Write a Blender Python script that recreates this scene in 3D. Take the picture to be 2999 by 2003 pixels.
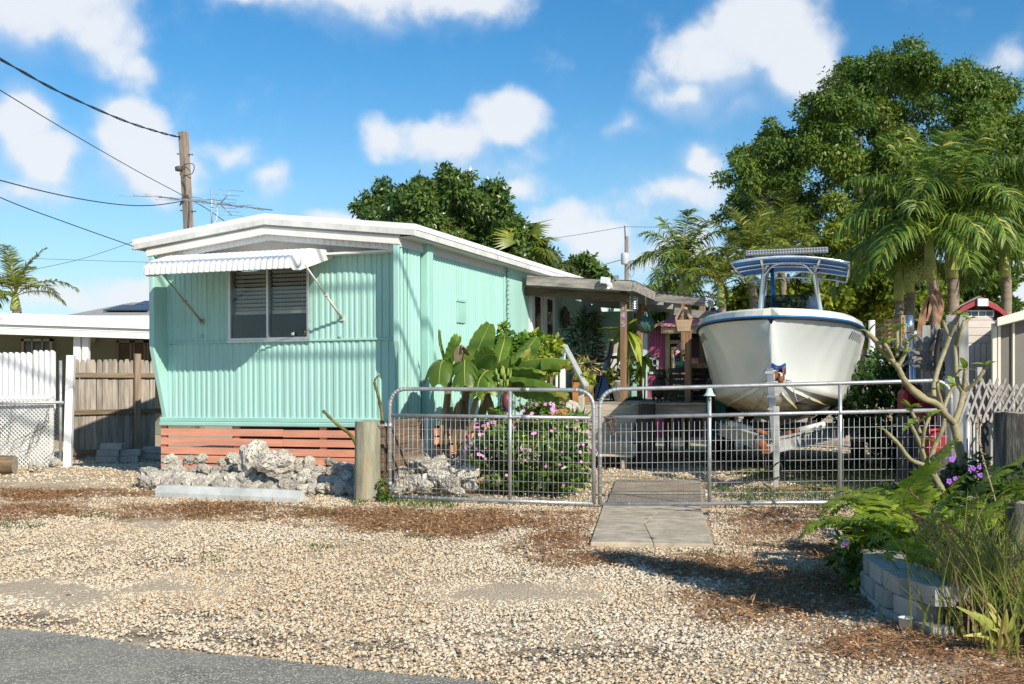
import bpy, math, random
import numpy as np
from mathutils import Vector, Matrix, Euler, noise as mnoise

for _o in list(bpy.data.objects):
 bpy.data.objects.remove(_o)
scene = bpy.context.scene
COL = scene.collection
random.seed(7)
RNG = np.random.default_rng(7)

# ------------------------------------------------------------------ camera, sky, sun, exposure
F, U0, V0, EYE = 3200.0, 1499.5, 1115.0, 1.28      # focal length and horizon in photo pixels, eye height in metres
cam_data = bpy.data.cameras.new('camera')
cam = bpy.data.objects.new('camera', cam_data)
COL.objects.link(cam)
cam.location = (0, 0, EYE)
cam.rotation_euler = (math.radians(90), 0, 0)
cam_data.sensor_width = 36.0
cam_data.lens = 36.0 * F / 2999.0
cam_data.shift_y = (V0 - 1001.5) / 2999.0
cam_data.clip_start = 0.1
cam_data.clip_end = 3000
scene.camera = cam

SUN_ELEV = math.radians(34)
SUN_AZ = math.atan2(0.56, -0.83)                    # compass angle of the sun from +Y towards +X (behind the camera, to the right)
SUN_STRENGTH, SKY_STRENGTH = 5.0, 0.085
sun_vec = Vector((math.sin(SUN_AZ) * math.cos(SUN_ELEV), math.cos(SUN_AZ) * math.cos(SUN_ELEV), math.sin(SUN_ELEV)))
sun_data = bpy.data.lights.new('sun', 'SUN')
sun_data.energy = SUN_STRENGTH
sun_data.angle = math.radians(0.5)
sun_data.color = (1.0, 0.93, 0.81)
sun = bpy.data.objects.new('sun', sun_data)
COL.objects.link(sun)
sun.rotation_euler = sun_vec.to_track_quat('Z', 'Y').to_euler()
sun.location = (20, -30, 30)

scene.view_settings.view_transform = 'Standard'
scene.view_settings.look = 'None'
scene.view_settings.exposure = 0.25
scene.view_settings.gamma = 1.0
scene.view_settings.use_curve_mapping = False
scene.render.engine = 'CYCLES'
scene.cycles.max_bounces = 7
scene.cycles.diffuse_bounces = 3
scene.cycles.glossy_bounces = 3
scene.cycles.transmission_bounces = 5
scene.cycles.transparent_max_bounces = 8
scene.cycles.use_denoising = True
try:
 scene.cycles.denoiser = 'OPENIMAGEDENOISE'
except Exception:
 pass


class NT:
 """small wrapper for wiring node trees"""
 def __init__(self, tree):
  self.t = tree
  self.x = 0

 def n(self, kind, ins=None, **props):
  nd = self.t.nodes.new(kind)
  self.x += 40
  nd.location = (self.x, 0)
  for k, v in props.items():
   setattr(nd, k, v)
  for k, v in (ins or {}).items():
   s = nd.inputs[k]
   if hasattr(v, 'is_output') or isinstance(v, bpy.types.NodeSocket):
    self.t.links.new(v, s)
   else:
    s.default_value = v
  return nd

 def math(self, op, a, b=0.0, c=0.0, clamp=False):
  nd = self.n('ShaderNodeMath', {0: a, 1: b, 2: c}, operation=op, use_clamp=clamp)
  return nd.outputs[0]

 def vmath(self, op, a, b=(0, 0, 0)):
  nd = self.n('ShaderNodeVectorMath', {0: a, 1: b}, operation=op)
  return nd.outputs['Value'] if op in ('LENGTH', 'DOT_PRODUCT') else nd.outputs[0]

 def mix(self, f, a, b, blend='MIX'):
  nd = self.n('ShaderNodeMix', data_type='RGBA', blend_type=blend)
  for sock, v in ((nd.inputs[0], f), (nd.inputs[6], a), (nd.inputs[7], b)):
   if isinstance(v, bpy.types.NodeSocket):
    self.t.links.new(v, sock)
   else:
    if sock.type == 'RGBA' and len(v) == 3:
     v = (*v, 1)
    sock.default_value = v
  return nd.outputs[2]

 def ramp(self, f, lo, hi, a=0.0, b=1.0, smooth=True):
  nd = self.n('ShaderNodeMapRange', {0: f, 1: lo, 2: hi, 3: a, 4: b}, interpolation_type='SMOOTHSTEP' if smooth else 'LINEAR')
  return nd.outputs[0]

 def noise(self, vec, scale, detail=4.0, rough=0.55, dist=0.0):
  nd = self.n('ShaderNodeTexNoise', {'Vector': vec, 'Scale': scale, 'Detail': detail, 'Roughness': rough, 'Distortion': dist})
  return nd.outputs[0]


# ---- sky: Nishita sky with cumulus clouds mixed in by direction
def cloud_group(blobs):
 g = bpy.data.node_groups.new('cloud_density', 'ShaderNodeTree')
 g.interface.new_socket('Vector', in_out='INPUT', socket_type='NodeSocketVector')
 g.interface.new_socket('Density', in_out='OUTPUT', socket_type='NodeSocketFloat')
 w = NT(g)
 gi = w.n('NodeGroupInput')
 go = w.n('NodeGroupOutput')
 d = gi.outputs[0]
 sp = w.n('ShaderNodeSeparateXYZ', {0: d})
 az = w.math('ARCTAN2', sp.outputs[0], sp.outputs[1])
 el = w.math('ARCSINE', sp.outputs[2])
 q0 = w.n('ShaderNodeCombineXYZ', {0: az, 1: el, 2: 0.0}).outputs[0]
 # warp the lookup so that the outlines billow
 wn = w.n('ShaderNodeTexNoise', {'Vector': q0, 'Scale': 16.0, 'Detail': 3.0})
 wv = w.vmath('SUBTRACT', wn.outputs['Color'], (0.5, 0.5, 0.5))
 q = w.vmath('ADD', q0, w.vmath('MULTIPLY', wv, (0.045, 0.045, 0.0)))
 acc = None
 for (u, v, ru, rv, amp) in blobs:
  a0 = math.atan((u - U0) / F)
  e0 = math.atan((V0 - v) / F * math.cos(a0))
  t = w.vmath('MULTIPLY', w.vmath('SUBTRACT', q, (a0, e0, 0)), (F / ru / 1.18, F / rv / 1.18, 0))
  f = w.math('MULTIPLY', w.math('SUBTRACT', 0.92, w.vmath('LENGTH', t)), amp * 1.35)
  acc = f if acc is None else w.math('SMOOTH_MAX', acc, f, 0.25)
 # clouds over the rest of the sky, out of the frame
 far = w.noise(w.vmath('MULTIPLY', d, (1, 1, 2.2)), 2.3, 3.0, 0.5)
 side = w.ramp(w.math('ABSOLUTE', az), 0.5, 0.62)
 acc = w.math('MAXIMUM', acc, w.math('MULTIPLY', w.ramp(far, 0.54, 0.72, -0.8, 0.75), side))
 acc = w.math('MAXIMUM', acc, -1.1)
 nz = w.noise(q0, 20.0, 8.0, 0.53, 0.1)
 n2 = w.noise(q0, 7.0, 4.0, 0.5)
 den = w.math('ADD', acc, w.math('MULTIPLY', w.math('SUBTRACT', nz, 0.5), 1.05))
 n3 = w.noise(q, 55.0, 5.0, 0.6)
 den = w.math('ADD', den, w.math('MULTIPLY', w.math('SUBTRACT', n2, 0.5), 0.5))
 den = w.math('ADD', den, w.math('MULTIPLY', w.math('SUBTRACT', n3, 0.5), 0.32))
 g.links.new(den, go.inputs[0])
 return g


BLOBS = [  # (u, v, half width, half height, strength) in photo pixels, turned into angles
 (40, 10, 370, 170, 1.0), (300, 120, 170, 130, .75), (400, 190, 90, 60, .5),
 (1000, -40, 420, 150, .85), (1330, -20, 260, 140, .85), (720, 10, 120, 60, .5),
 (365, 370, 130, 120, 1.25), (420, 480, 210, 120, 1.15), (60, 330, 110, 110, .95), (130, 470, 170, 120, 1.0), (60, 570, 190, 80, .8),
 (520, 540, 120, 60, .7),
 (690, 440, 110, 55, .52), (780, 520, 75, 50, .5),
 (1490, 360, 130, 100, 1.1), (1320, 400, 190, 90, 1.05), (1130, 390, 110, 75, .85), (1500, 540, 150, 75, .72), (1400, 470, 230, 60, .6),
 (2230, 90, 190, 190, 1.35), (2110, 190, 230, 130, 1.3), (2000, 260, 150, 85, 1.1), (2330, 200, 140, 140, 1.2), (2180, 310, 200, 90, .7),
 (2040, 470, 110, 90, 1.0), (1980, 570, 210, 120, .75), (1840, 360, 80, 60, .42), (1640, 650, 120, 90, .9), (1770, 700, 160, 110, .9),
 (1950, 720, 220, 110, .8), (980, 620, 120, 35, .75), (420, 850, 190, 70, .8), (180, 880, 170, 60, .75), (2960, 190, 110, 80, .5),
 (2700, 900, 500, 130, .7), (1400, 900, 900, 120, .6), (2950, 800, 160, 130, .7),
]
world = bpy.data.worlds.new('World')
scene.world = world
world.use_nodes = True
wt = world.node_tree
wt.nodes.clear()
w = NT(wt)
tc = w.n('ShaderNodeTexCoord')
dirv = tc.outputs['Generated']
sky = w.n('ShaderNodeTexSky', sky_type='NISHITA', sun_disc=False, sun_elevation=SUN_ELEV, sun_rotation=SUN_AZ,
          altitude=0.0, air_density=1.0, dust_density=0.35, ozone_density=2.2)
hs = w.n('ShaderNodeHueSaturation', {'Hue': 0.497, 'Saturation': 1.38, 'Value': 1.0, 'Color': sky.outputs[0]})
grp = cloud_group(BLOBS)
c0 = w.n('ShaderNodeGroup', node_tree=grp)
wt.links.new(dirv, c0.inputs[0])
up = w.vmath('NORMALIZE', w.vmath('ADD', dirv, (0.022, 0.0, 0.045)))
c1 = w.n('ShaderNodeGroup', node_tree=grp)
wt.links.new(up, c1.inputs[0])
lit = w.ramp(w.math('SUBTRACT', c0.outputs[0], c1.outputs[0]), -0.55, 0.55)
wide = w.math('MULTIPLY_ADD', lit, -0.95, 1.75)
dens = w.ramp(w.math('DIVIDE', w.math('ADD', c0.outputs[0], 0.04), wide), 0.0, 1.0)
core = w.ramp(c0.outputs[0], 0.0, 1.0)
ccol = w.mix(lit, (5.6, 7.0, 8.9), (8.7, 9.0, 9.5))
ccol = w.mix(w.math('MULTIPLY', core, 0.12), ccol, (8.2, 8.6, 9.1))
sz = w.n('ShaderNodeSeparateXYZ', {0: dirv}).outputs[2]
blue_sky = w.mix(1.0, hs.outputs[0], (1.32, 1.40, 1.42), 'MULTIPLY')
pale = w.mix(w.ramp(sz, 0.0, 0.28, 0.62, 0.0), blue_sky, (4.6, 7.0, 9.0))
skyc = w.mix(w.math('MULTIPLY', dens, 0.93), pale, ccol)
bg = w.n('ShaderNodeBackground', {'Color': skyc, 'Strength': SKY_STRENGTH})
wo = w.n('ShaderNodeOutputWorld', {'Surface': bg.outputs[0]})


# ------------------------------------------------------------------ helpers
def P(u, v, Y):
 """world point at photo pixel (u, v) at distance Y"""
 return Vector(((u - U0) / F * Y, Y, EYE - (v - V0) / F * Y))


def G(u, v):
 """ground point under photo pixel (u, v)"""
 Y = F * EYE / (v - V0)
 return Vector(((u - U0) / F * Y, Y, 0.0))


def tag(o, label=None, cat=None, group=None, kind=None):
 if label:
  o['label'] = label
 if cat:
  o['category'] = cat
 if group:
  o['group'] = group
 if kind:
  o['kind'] = kind
 return o


def empty(name, label=None, cat=None, loc=(0, 0, 0), rz=0.0, group=None, kind=None, rot=None):
 o = bpy.data.objects.new(name, None)
 COL.objects.link(o)
 o.location = loc
 o.rotation_euler = rot if rot is not None else (0, 0, rz)
 o.empty_display_size = 0.2
 return tag(o, label, cat, group, kind)


class MB:
 """collects shapes; build() links them as ONE mesh object"""
 def __init__(self):
  self.v, self.f, self.m, self.s = [], [], [], []

 def add(self, vs, fs, mi=0, smooth=False):
  b = len(self.v)
  self.v.extend([tuple(p) for p in vs])
  self.f.extend([tuple(b + i for i in f) for f in fs])
  self.m.extend([mi] * len(fs))
  self.s.extend([smooth] * len(fs))
  return self

 def box(self, c, size, rot=None, mi=0):
  hx, hy, hz = size[0] / 2, size[1] / 2, size[2] / 2
  vs = [Vector((x, y, z)) for z in (-hz, hz) for y in (-hy, hy) for x in (-hx, hx)]
  if rot is not None:
   vs = [rot @ p for p in vs]
  c = Vector(c)
  vs = [p + c for p in vs]
  return self.add(vs, [(0, 2, 3, 1), (4, 5, 7, 6), (0, 1, 5, 4), (2, 6, 7, 3), (0, 4, 6, 2), (1, 3, 7, 5)], mi)

 def b2(self, a, b, mi=0):
  """box from corner a to corner b"""
  c = [(a[i] + b[i]) / 2 for i in range(3)]
  return self.box(c, [abs(b[i] - a[i]) for i in range(3)], None, mi)

 def bar(self, a, b, w, h=None, up=(0, 0, 1), mi=0):
  """rectangular bar from a to b"""
  a, b = Vector(a), Vector(b)
  h = w if h is None else h
  d = (b - a)
  L = d.length
  d.normalize()
  upv = Vector(up)
  if abs(d.dot(upv)) > 0.98:
   upv = Vector((1, 0, 0)) if abs(d.x) < 0.9 else Vector((0, 1, 0))
  s = d.cross(upv).normalized()
  t = s.cross(d).normalized()
  rot = Matrix((s, d, t)).transposed()
  return self.box((a + b) / 2, (w, L, h), rot, mi)

 def tube(self, pts, r, n=8, mi=0, caps=True, closed=False):
  pts = [Vector(p) for p in pts]
  rs = r if isinstance(r, (list, tuple)) else [r] * len(pts)
  vs, fs = [], []
  prev = None
  m = len(pts)
  for i, p in enumerate(pts):
   if closed:
    d = pts[(i + 1) % m] - pts[i - 1]
   else:
    d = pts[min(i + 1, m - 1)] - pts[max(i - 1, 0)]
   if d.length < 1e-9:
    d = Vector((0, 0, 1))
   d.normalize()
   if prev is None:
    ref = Vector((0, 0, 1)) if abs(d.z) < 0.9 else Vector((1, 0, 0))
    s = d.cross(ref).normalized()
   else:
    s = (prev - d * prev.dot(d))
    if s.length < 1e-6:
     s = d.orthogonal()
    s.normalize()
   prev = s
   t = d.cross(s)
   for k in range(n):
    a = 2 * math.pi * k / n
    vs.append(p + (s * math.cos(a) + t * math.sin(a)) * rs[i])
  rng = m if closed else m - 1
  for i in range(rng):
   j = (i + 1) % m
   for k in range(n):
    k2 = (k + 1) % n
    fs.append((i * n + k, i * n + k2, j * n + k2, j * n + k))
  self.add(vs, fs, mi, True)
  if caps and not closed:
   b = len(self.v) - len(vs)
   self.f.append(tuple(b + k for k in reversed(range(n))))
   self.f.append(tuple(b + (m - 1) * n + k for k in range(n)))
   self.m.extend([mi, mi])
   self.s.extend([False, False])
  return self

 def lathe(self, prof, c=(0, 0, 0), n=16, mi=0, axis=None, smooth=True):
  """prof: (radius, height) pairs"""
  c = Vector(c)
  vs, fs = [], []
  for (r, h) in prof:
   for k in range(n):
    a = 2 * math.pi * k / n
    p = Vector((r * math.cos(a), r * math.sin(a), h))
    if axis is not None:
     p = axis @ p
    vs.append(c + p)
  for i in range(len(prof) - 1):
   for k in range(n):
    k2 = (k + 1) % n
    fs.append((i * n + k, i * n + k2, (i + 1) * n + k2, (i + 1) * n + k))
  self.add(vs, fs, mi, smooth)
  b = len(self.v) - len(vs)
  self.f.append(tuple(b + k for k in reversed(range(n))))
  self.f.append(tuple(b + (len(prof) - 1) * n + k for k in range(n)))
  self.m.extend([mi, mi])
  self.s.extend([False, False])
  return self

 def prism(self, poly, y0, y1, mi=0, plane='xz'):
  """polygon of (a, b) pairs swept along the third axis"""
  def mk(a, b, c):
   return {'xz': (a, c, b), 'yz': (c, a, b), 'xy': (a, b, c)}[plane]
  n = len(poly)
  vs = [mk(a, b, y0) for a, b in poly] + [mk(a, b, y1) for a, b in poly]
  fs = [tuple(range(n)), tuple(range(2 * n - 1, n - 1, -1))]
  fs += [(i, n + i, n + (i + 1) % n, (i + 1) % n) for i in range(n)]
  return self.add(vs, fs, mi)

 def grid(self, rows, mi=0, smooth=True):
  """rows: list of equal-length point lists"""
  n = len(rows[0])
  vs = [p for r in rows for p in r]
  fs = [(i * n + k, i * n + k + 1, (i + 1) * n + k + 1, (i + 1) * n + k) for i in range(len(rows) - 1) for k in range(n - 1)]
  return self.add(vs, fs, mi, smooth)

 def mesh(self, name, mats):
  me = bpy.data.meshes.new(name)
  me.from_pydata(self.v, [], self.f)
  for mt in (mats if isinstance(mats, (list, tuple)) else [mats]):
   me.materials.append(mt)
  me.polygons.foreach_set('material_index', self.m)
  me.polygons.foreach_set('use_smooth', self.s)
  me.update()
  return me

 def build(self, name, mats, parent=None, loc=None, rot=None, bevel=0.0):
  o = bpy.data.objects.new(name, self.mesh(name, mats))
  COL.objects.link(o)
  if parent is not None:
   o.parent = parent
  if loc is not None:
   o.location = loc
  if rot is not None:
   o.rotation_euler = rot
  if bevel:
   bv = o.modifiers.new('bevel', 'BEVEL')
   bv.width = bevel
   bv.segments = 1
   bv.limit_method = 'ANGLE'
  return o


def link(name, me, parent=None, loc=(0, 0, 0), rot=(0, 0, 0), sc=None):
 o = bpy.data.objects.new(name, me)
 COL.objects.link(o)
 if parent is not None:
  o.parent = parent
 o.location = loc
 if isinstance(rot, Matrix):
  o.rotation_euler = rot.to_euler()
 else:
  o.rotation_euler = rot
 if sc is not None:
  o.scale = (sc, sc, sc) if isinstance(sc, (int, float)) else sc
 return o


def copy_tree(o, parent=None):
 c = o.copy()
 COL.objects.link(c)
 c.parent = parent
 for ch in list(o.children):
  copy_tree(ch, c)
 return c


# ---- materials
MATS = {}


def mat(name, base, rough=0.7, var=0.18, scale=4.0, bump=0.0, bscale=60.0, metal=0.0, spec=0.4, rand=0.0, hue=0.0,
  stretch=(1, 1, 1), second=None, sec_scale=2.0, sec_lo=0.45, sec_hi=0.7, trans=0.0, bdist=0.01, coat=0.0):
 """painted, wooden, stone or metal surface: noise-varied colour, a second wear colour in patches, fine relief"""
 if name in MATS:
  return MATS[name]
 m = bpy.data.materials.new(name)
 m.use_nodes = True
 t = m.node_tree
 t.nodes.clear()
 w = NT(t)
 co = w.n('ShaderNodeTexCoord').outputs['Object']
 inf = w.n('ShaderNodeObjectInfo').outputs['Random']
 off = w.n('ShaderNodeCombineXYZ', {0: w.math('MULTIPLY', inf, 17.0), 1: w.math('MULTIPLY', inf, 31.0), 2: w.math('MULTIPLY', inf, 11.0)}).outputs[0]
 co = w.vmath('ADD', w.vmath('MULTIPLY', co, stretch), off)
 n1 = w.noise(co, scale, 5.0, 0.6)
 lo = tuple(c * (1 - var) for c in base)
 hi = tuple(min(1, c * (1 + var)) for c in base)
 col = w.mix(w.ramp(n1, 0.3, 0.7), lo, hi)
 if second is not None:
  n2 = w.noise(co, sec_scale, 6.0, 0.65, 0.3)
  col = w.mix(w.ramp(n2, sec_lo, sec_hi), col, second)
 if rand:
  r = w.math('MULTIPLY_ADD', inf, 2 * rand, 1 - rand)
  hsv = w.n('ShaderNodeHueSaturation', {'Color': col, 'Value': r, 'Hue': w.math('MULTIPLY_ADD', inf, hue, 0.5 - hue / 2)})
  col = hsv.outputs[0]
 bs = w.n('ShaderNodeBsdfPrincipled', {'Base Color': col, 'Metallic': metal, 'Specular IOR Level': spec, 'Coat Weight': coat})
 rn = w.math('MULTIPLY_ADD', w.math('SUBTRACT', n1, 0.5), 0.25, rough, clamp=True)
 t.links.new(rn, bs.inputs['Roughness'])
 if bump:
  nb = w.noise(co, bscale, 5.0, 0.6)
  bp = w.n('ShaderNodeBump', {'Height': nb, 'Strength': bump, 'Distance': bdist})
  t.links.new(bp.outputs[0], bs.inputs['Normal'])
 w.n('ShaderNodeOutputMaterial', {'Surface': bs.outputs[0]})
 MATS[name] = m
 return m


def leaf_mat(name, dark, light, yellow=None, yamt=0.0, rough=0.45, trans=0.35, spec=0.4):
 """leaf colour runs with the 'tint' stored on each leaf; thin leaves let light through"""
 if name in MATS:
  return MATS[name]
 m = bpy.data.materials.new(name)
 m.use_nodes = True
 t = m.node_tree
 t.nodes.clear()
 w = NT(t)
 tint = w.n('ShaderNodeAttribute', attribute_name='tint').outputs['Fac']
 inf = w.n('ShaderNodeObjectInfo').outputs['Random']
 col = w.mix(tint, dark, light)
 if yellow is not None:
  col = w.mix(w.ramp(tint, 1.0 - yamt, 1.0 - yamt * 0.4), col, yellow)
 hsv = w.n('ShaderNodeHueSaturation', {'Color': col, 'Value': w.math('MULTIPLY_ADD', inf, 0.3, 0.85)})
 bs = w.n('ShaderNodeBsdfPrincipled', {'Base Color': hsv.outputs[0], 'Roughness': rough, 'Specular IOR Level': spec})
 tr2 = w.n('ShaderNodeBsdfTranslucent', {'Color': hsv.outputs[0]})
 mx = w.n('ShaderNodeMixShader', {0: trans, 1: bs.outputs[0], 2: tr2.outputs[0]})
 w.n('ShaderNodeOutputMaterial', {'Surface': mx.outputs[0]})
 MATS[name] = m
 return m


def np_mesh(name, V, faces_n, idx, material, tint=None, smooth=False):
 """fast mesh from arrays: V (n,3), idx flat vertex indices, faces_n verts per face"""
 me = bpy.data.meshes.new(name)
 nf = len(idx) // faces_n
 me.vertices.add(len(V))
 me.vertices.foreach_set('co', np.asarray(V, dtype=np.float32).ravel())
 me.loops.add(len(idx))
 me.loops.foreach_set('vertex_index', np.asarray(idx, dtype=np.int32))
 me.polygons.add(nf)
 me.polygons.foreach_set('loop_start', np.arange(0, len(idx), faces_n, dtype=np.int32))
 me.polygons.foreach_set('loop_total', np.full(nf, faces_n, dtype=np.int32))
 if smooth:
  me.polygons.foreach_set('use_smooth', np.ones(nf, dtype=bool))
 if tint is not None:
  a = me.attributes.new('tint', 'FLOAT', 'POINT')
  a.data.foreach_set('value', np.asarray(tint, dtype=np.float32))
 me.materials.append(material)
 me.update(calc_edges=True)
 me.validate()
 return me


def unit(a):
 return a / np.maximum(np.linalg.norm(a, axis=-1, keepdims=True), 1e-9)


def leaf_mesh(name, pos, axis, nrm, L, W, tint, material, fold=0.15):
 """one kite-shaped folded leaf (two triangles) at every position"""
 n = len(pos)
 axis = unit(axis)
 side = unit(np.cross(axis, nrm))
 nn = np.cross(side, axis)
 L = np.broadcast_to(L, (n,))[:, None]
 W = np.broadcast_to(W, (n,))[:, None]
 base = pos
 tip = pos + axis * L - nn * L * 0.12
 mid = pos + axis * L * 0.45
 l = mid + side * W * 0.5 - nn * W * fold
 r = mid - side * W * 0.5 - nn * W * fold
 V = np.stack([base, l, tip, r], 1).reshape(-1, 3)
 b = np.arange(n)[:, None] * 4
 idx = (b + np.array([[0, 1, 2, 0, 2, 3]])).ravel()
 return np_mesh(name, V, 3, idx, material, np.repeat(tint, 4))


def lobes_points(lobes, n, rng, shell=0.55, clump=None, csize=0.35):
 """points through the outer part of a set of ellipsoids: (cx,cy,cz,rx,ry,rz)"""
 lobes = np.array(lobes, dtype=float)
 wgt = (lobes[:, 3] * lobes[:, 5] + lobes[:, 4] * lobes[:, 5] + lobes[:, 3] * lobes[:, 4])
 wgt /= wgt.sum()
 m = clump or n
 k = rng.choice(len(lobes), m, p=wgt)
 d = unit(rng.normal(size=(m, 3)))
 r = shell + (1 - shell) * rng.random(m) ** 0.6
 c = lobes[k, :3] + d * r[:, None] * lobes[k, 3:6]
 if clump is None:
  return c, d, rng.random(n)
 j = rng.integers(0, m, n)
 p = c[j] + rng.normal(size=(n, 3)) * csize * np.array([1, 1, 0.7])
 ct = rng.random(m)
 return p, unit(d[j] + rng.normal(size=(n, 3)) * 0.5), np.clip(ct[j] * 0.6 + rng.random(n) * 0.4, 0, 1)


def foliage(name, lobes, n, L, W, material, parent=None, rng=None, shell=0.55, clump=None, csize=0.35, droop=0.3, upb=0.5):
 rng = rng or RNG
 p, d, t = lobes_points(lobes, n, rng, shell, clump, csize)
 ax = unit(d * 0.6 + rng.normal(size=(n, 3)) * 0.7 + np.array([0, 0, -droop]))
 nr = unit(rng.normal(size=(n, 3)) * 0.6 + d * 0.5 + np.array([0, 0, upb]))
 s = rng.uniform(0.7, 1.3, n)
 me = leaf_mesh(name, p, ax, nr, L * s, W * s, t, material)
 return link(name, me, parent)


def lumpy(name, lobes, n, L, W, material, parent=None, rng=None, subs=14, sr=.42, droop=.25):
 """crown of many small leafy lumps on the surface of a few big lobes, so light and dark clumps show"""
 rng = rng or RNG
 lb = np.array(lobes, dtype=float)
 k = np.repeat(np.arange(len(lb)), subs)
 d = unit(rng.normal(size=(len(k), 3)))
 r = lb[k, 3:6]
 c = lb[k, :3] + d * r * rng.uniform(.45, .95, (len(k), 1))
 rad = r.mean(1) * sr * rng.uniform(.55, 1.25, len(k))
 wgt = rad ** 2
 j = rng.choice(len(k), n, p=wgt / wgt.sum())
 q = unit(rng.normal(size=(n, 3)) + np.array([0, 0, .35]))
 rr = rad[j] * (.35 + .65 * rng.random(n) ** .45) * (1 + .25 * rng.normal(size=n) * (rng.random(n) < .3))
 p = c[j] + q * rr[:, None] * np.array([1.1, 1.1, .8])
 ct = rng.random(len(k))
 t = np.clip(ct[j] * .5 + rng.random(n) * .5, 0, 1)
 ax = unit(q * .5 + rng.normal(size=(n, 3)) * .6 + np.array([0, 0, -droop]))
 nr = unit(q * 1.0 + rng.normal(size=(n, 3)) * .38 + np.array([0, 0, .25]))
 s = rng.uniform(.7, 1.3, n)
 return link(name, leaf_mesh(name, p, ax, nr, L * s, W * s, t, material), parent)


def rock_mesh(name, seed, material, sub=2, rough=0.35, flat=0.8):
 """lumpy pitted stone of about 1 m"""
 import bmesh
 bm = bmesh.new()
 bmesh.ops.create_icosphere(bm, subdivisions=sub, radius=0.5)
 off = Vector((seed * 7.3, seed * 3.1, seed * 5.7))
 for v in bm.verts:
  d = v.co.normalized()
  k = mnoise.noise(d * 1.3 + off) * 0.9 + mnoise.noise(d * 3.1 + off) * 0.5 + mnoise.noise(d * 7.0 + off) * 0.25
  c = mnoise.cell(d * 2.2 + off) * 0.25
  rg = abs(mnoise.noise(d * 4.5 + off * 1.7))
  v.co = d * 0.46 * (1 + rough * (k + c + .35 - 1.1 * max(0, .22 - rg) * 3))
  v.co.z *= flat
 me = bpy.data.meshes.new(name)
 bm.to_mesh(me)
 bm.free()
 me.materials.append(material)
 return me
# ------------------------------------------------------------------ ground, road, path, gravel
def vnoise(x, y, s, seed=0):
 """smooth value noise on arrays"""
 x, y = np.asarray(x) * s, np.asarray(y) * s
 xi, yi = np.floor(x).astype(int), np.floor(y).astype(int)
 fx, fy = x - xi, y - yi
 fx, fy = fx * fx * (3 - 2 * fx), fy * fy * (3 - 2 * fy)

 def h(a, b):
  n = (a * 374761393 + b * 668265263 + seed * 1442695041) & 0x7fffffff
  n = ((n ^ (n >> 13)) * 1274126177) & 0x7fffffff
  return ((n ^ (n >> 16)) & 0xffff) / 65535.0
 return (h(xi, yi) * (1 - fx) + h(xi + 1, yi) * fx) * (1 - fy) + (h(xi, yi + 1) * (1 - fx) + h(xi + 1, yi + 1) * fx) * fy


def ell(x, y, lst):
 """how far inside any of the ground patches (photo u, v, half sizes) a world point lies"""
 u = U0 + F * x / y
 v = V0 + F * EYE / y
 m = np.full(np.shape(x), -9.0)
 for (cu, cv, ru, rv) in lst:
  m = np.maximum(m, 1 - np.sqrt(((u - cu) / ru) ** 2 + ((v - cv) / rv) ** 2))
 return m


LITTER = [(150, 1500, 420, 32), (520, 1490, 420, 34), (1000, 1510, 420, 42), (1350, 1540, 330, 50), (1640, 1560, 170, 70), (2270, 1560, 260, 75),
          (2150, 1660, 330, 60), (2350, 1760, 420, 70), (2700, 1900, 420, 80), (2900, 1990, 300, 60), (120, 1450, 330, 30), (1750, 1640, 200, 36), (2480, 1640, 200, 90)]
DIRT = [(700, 1862, 190, 26), (120, 1815, 240, 26), (560, 1796, 120, 14), (760, 1875, 90, 18), (1090, 1888, 140, 26), (420, 1855, 120, 20), (500, 1640, 130, 22),
  (1700, 1910, 300, 24)]
BEHIND = [(1950, 1430, 420, 30), (2450, 1400, 400, 60)]


def masks(x, y):
 n = vnoise(x, y, 1.7, 1) * 0.5 + vnoise(x, y, 5.0, 2) * 0.3 + vnoise(x, y, 14.0, 3) * 0.2
 lit = np.clip((ell(x, y, LITTER) + (n - 0.5) * 1.9) * 1.5, 0, 1)
 drt = np.clip((ell(x, y, DIRT) + (n - 0.5) * 1.6) * 2.0, 0, 1)
 return lit, drt


ROAD_A, ROAD_B = G(0, 1843), G(1392, 2003)
road_dir = (ROAD_B - ROAD_A).normalized()
road_nrm = Vector((-road_dir.y, road_dir.x, 0))      # towards the yard
road_nrm = road_nrm if road_nrm.y > 0 else -road_nrm


def road_side(x, y):
 return (x - ROAD_A.x) * road_nrm.x + (y - ROAD_A.y) * road_nrm.y


# ground sheet: fine near the camera, coarse to the horizon
xs = np.unique(np.concatenate([np.linspace(-1500, -60, 10), np.linspace(-60, -9, 18), np.linspace(-9, 9, 181), np.linspace(9, 60, 18), np.linspace(60, 1500, 10)]))
ys = np.unique(np.concatenate([np.linspace(-300, -10, 8), np.linspace(-10, 3.5, 14), np.linspace(3.5, 22, 211), np.linspace(22, 80, 20), np.linspace(80, 2200, 12)]))
XX, YY = np.meshgrid(xs, ys)
near = (np.abs(XX) < 9.5) & (YY > 3) & (YY < 23)
ZZ = np.where(near, (vnoise(XX, YY, 0.9, 5) - 0.5) * 0.035 + (vnoise(XX, YY, 4.0, 6) - 0.5) * 0.018, 0) - 0.01
rs_ = road_side(XX, YY)
ZZ = np.where(rs_ < 0.25, -0.012, ZZ)
YS = np.maximum(YY, 3.0)
LM, DM = masks(XX, YS)
LM, DM = np.where(near, LM, 0), np.where(near, DM, 0)
nx, ny = len(xs), len(ys)
ii = np.arange(nx * ny).reshape(ny, nx)
quads = np.stack([ii[:-1, :-1], ii[:-1, 1:], ii[1:, 1:], ii[1:, :-1]], -1).reshape(-1)

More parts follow.
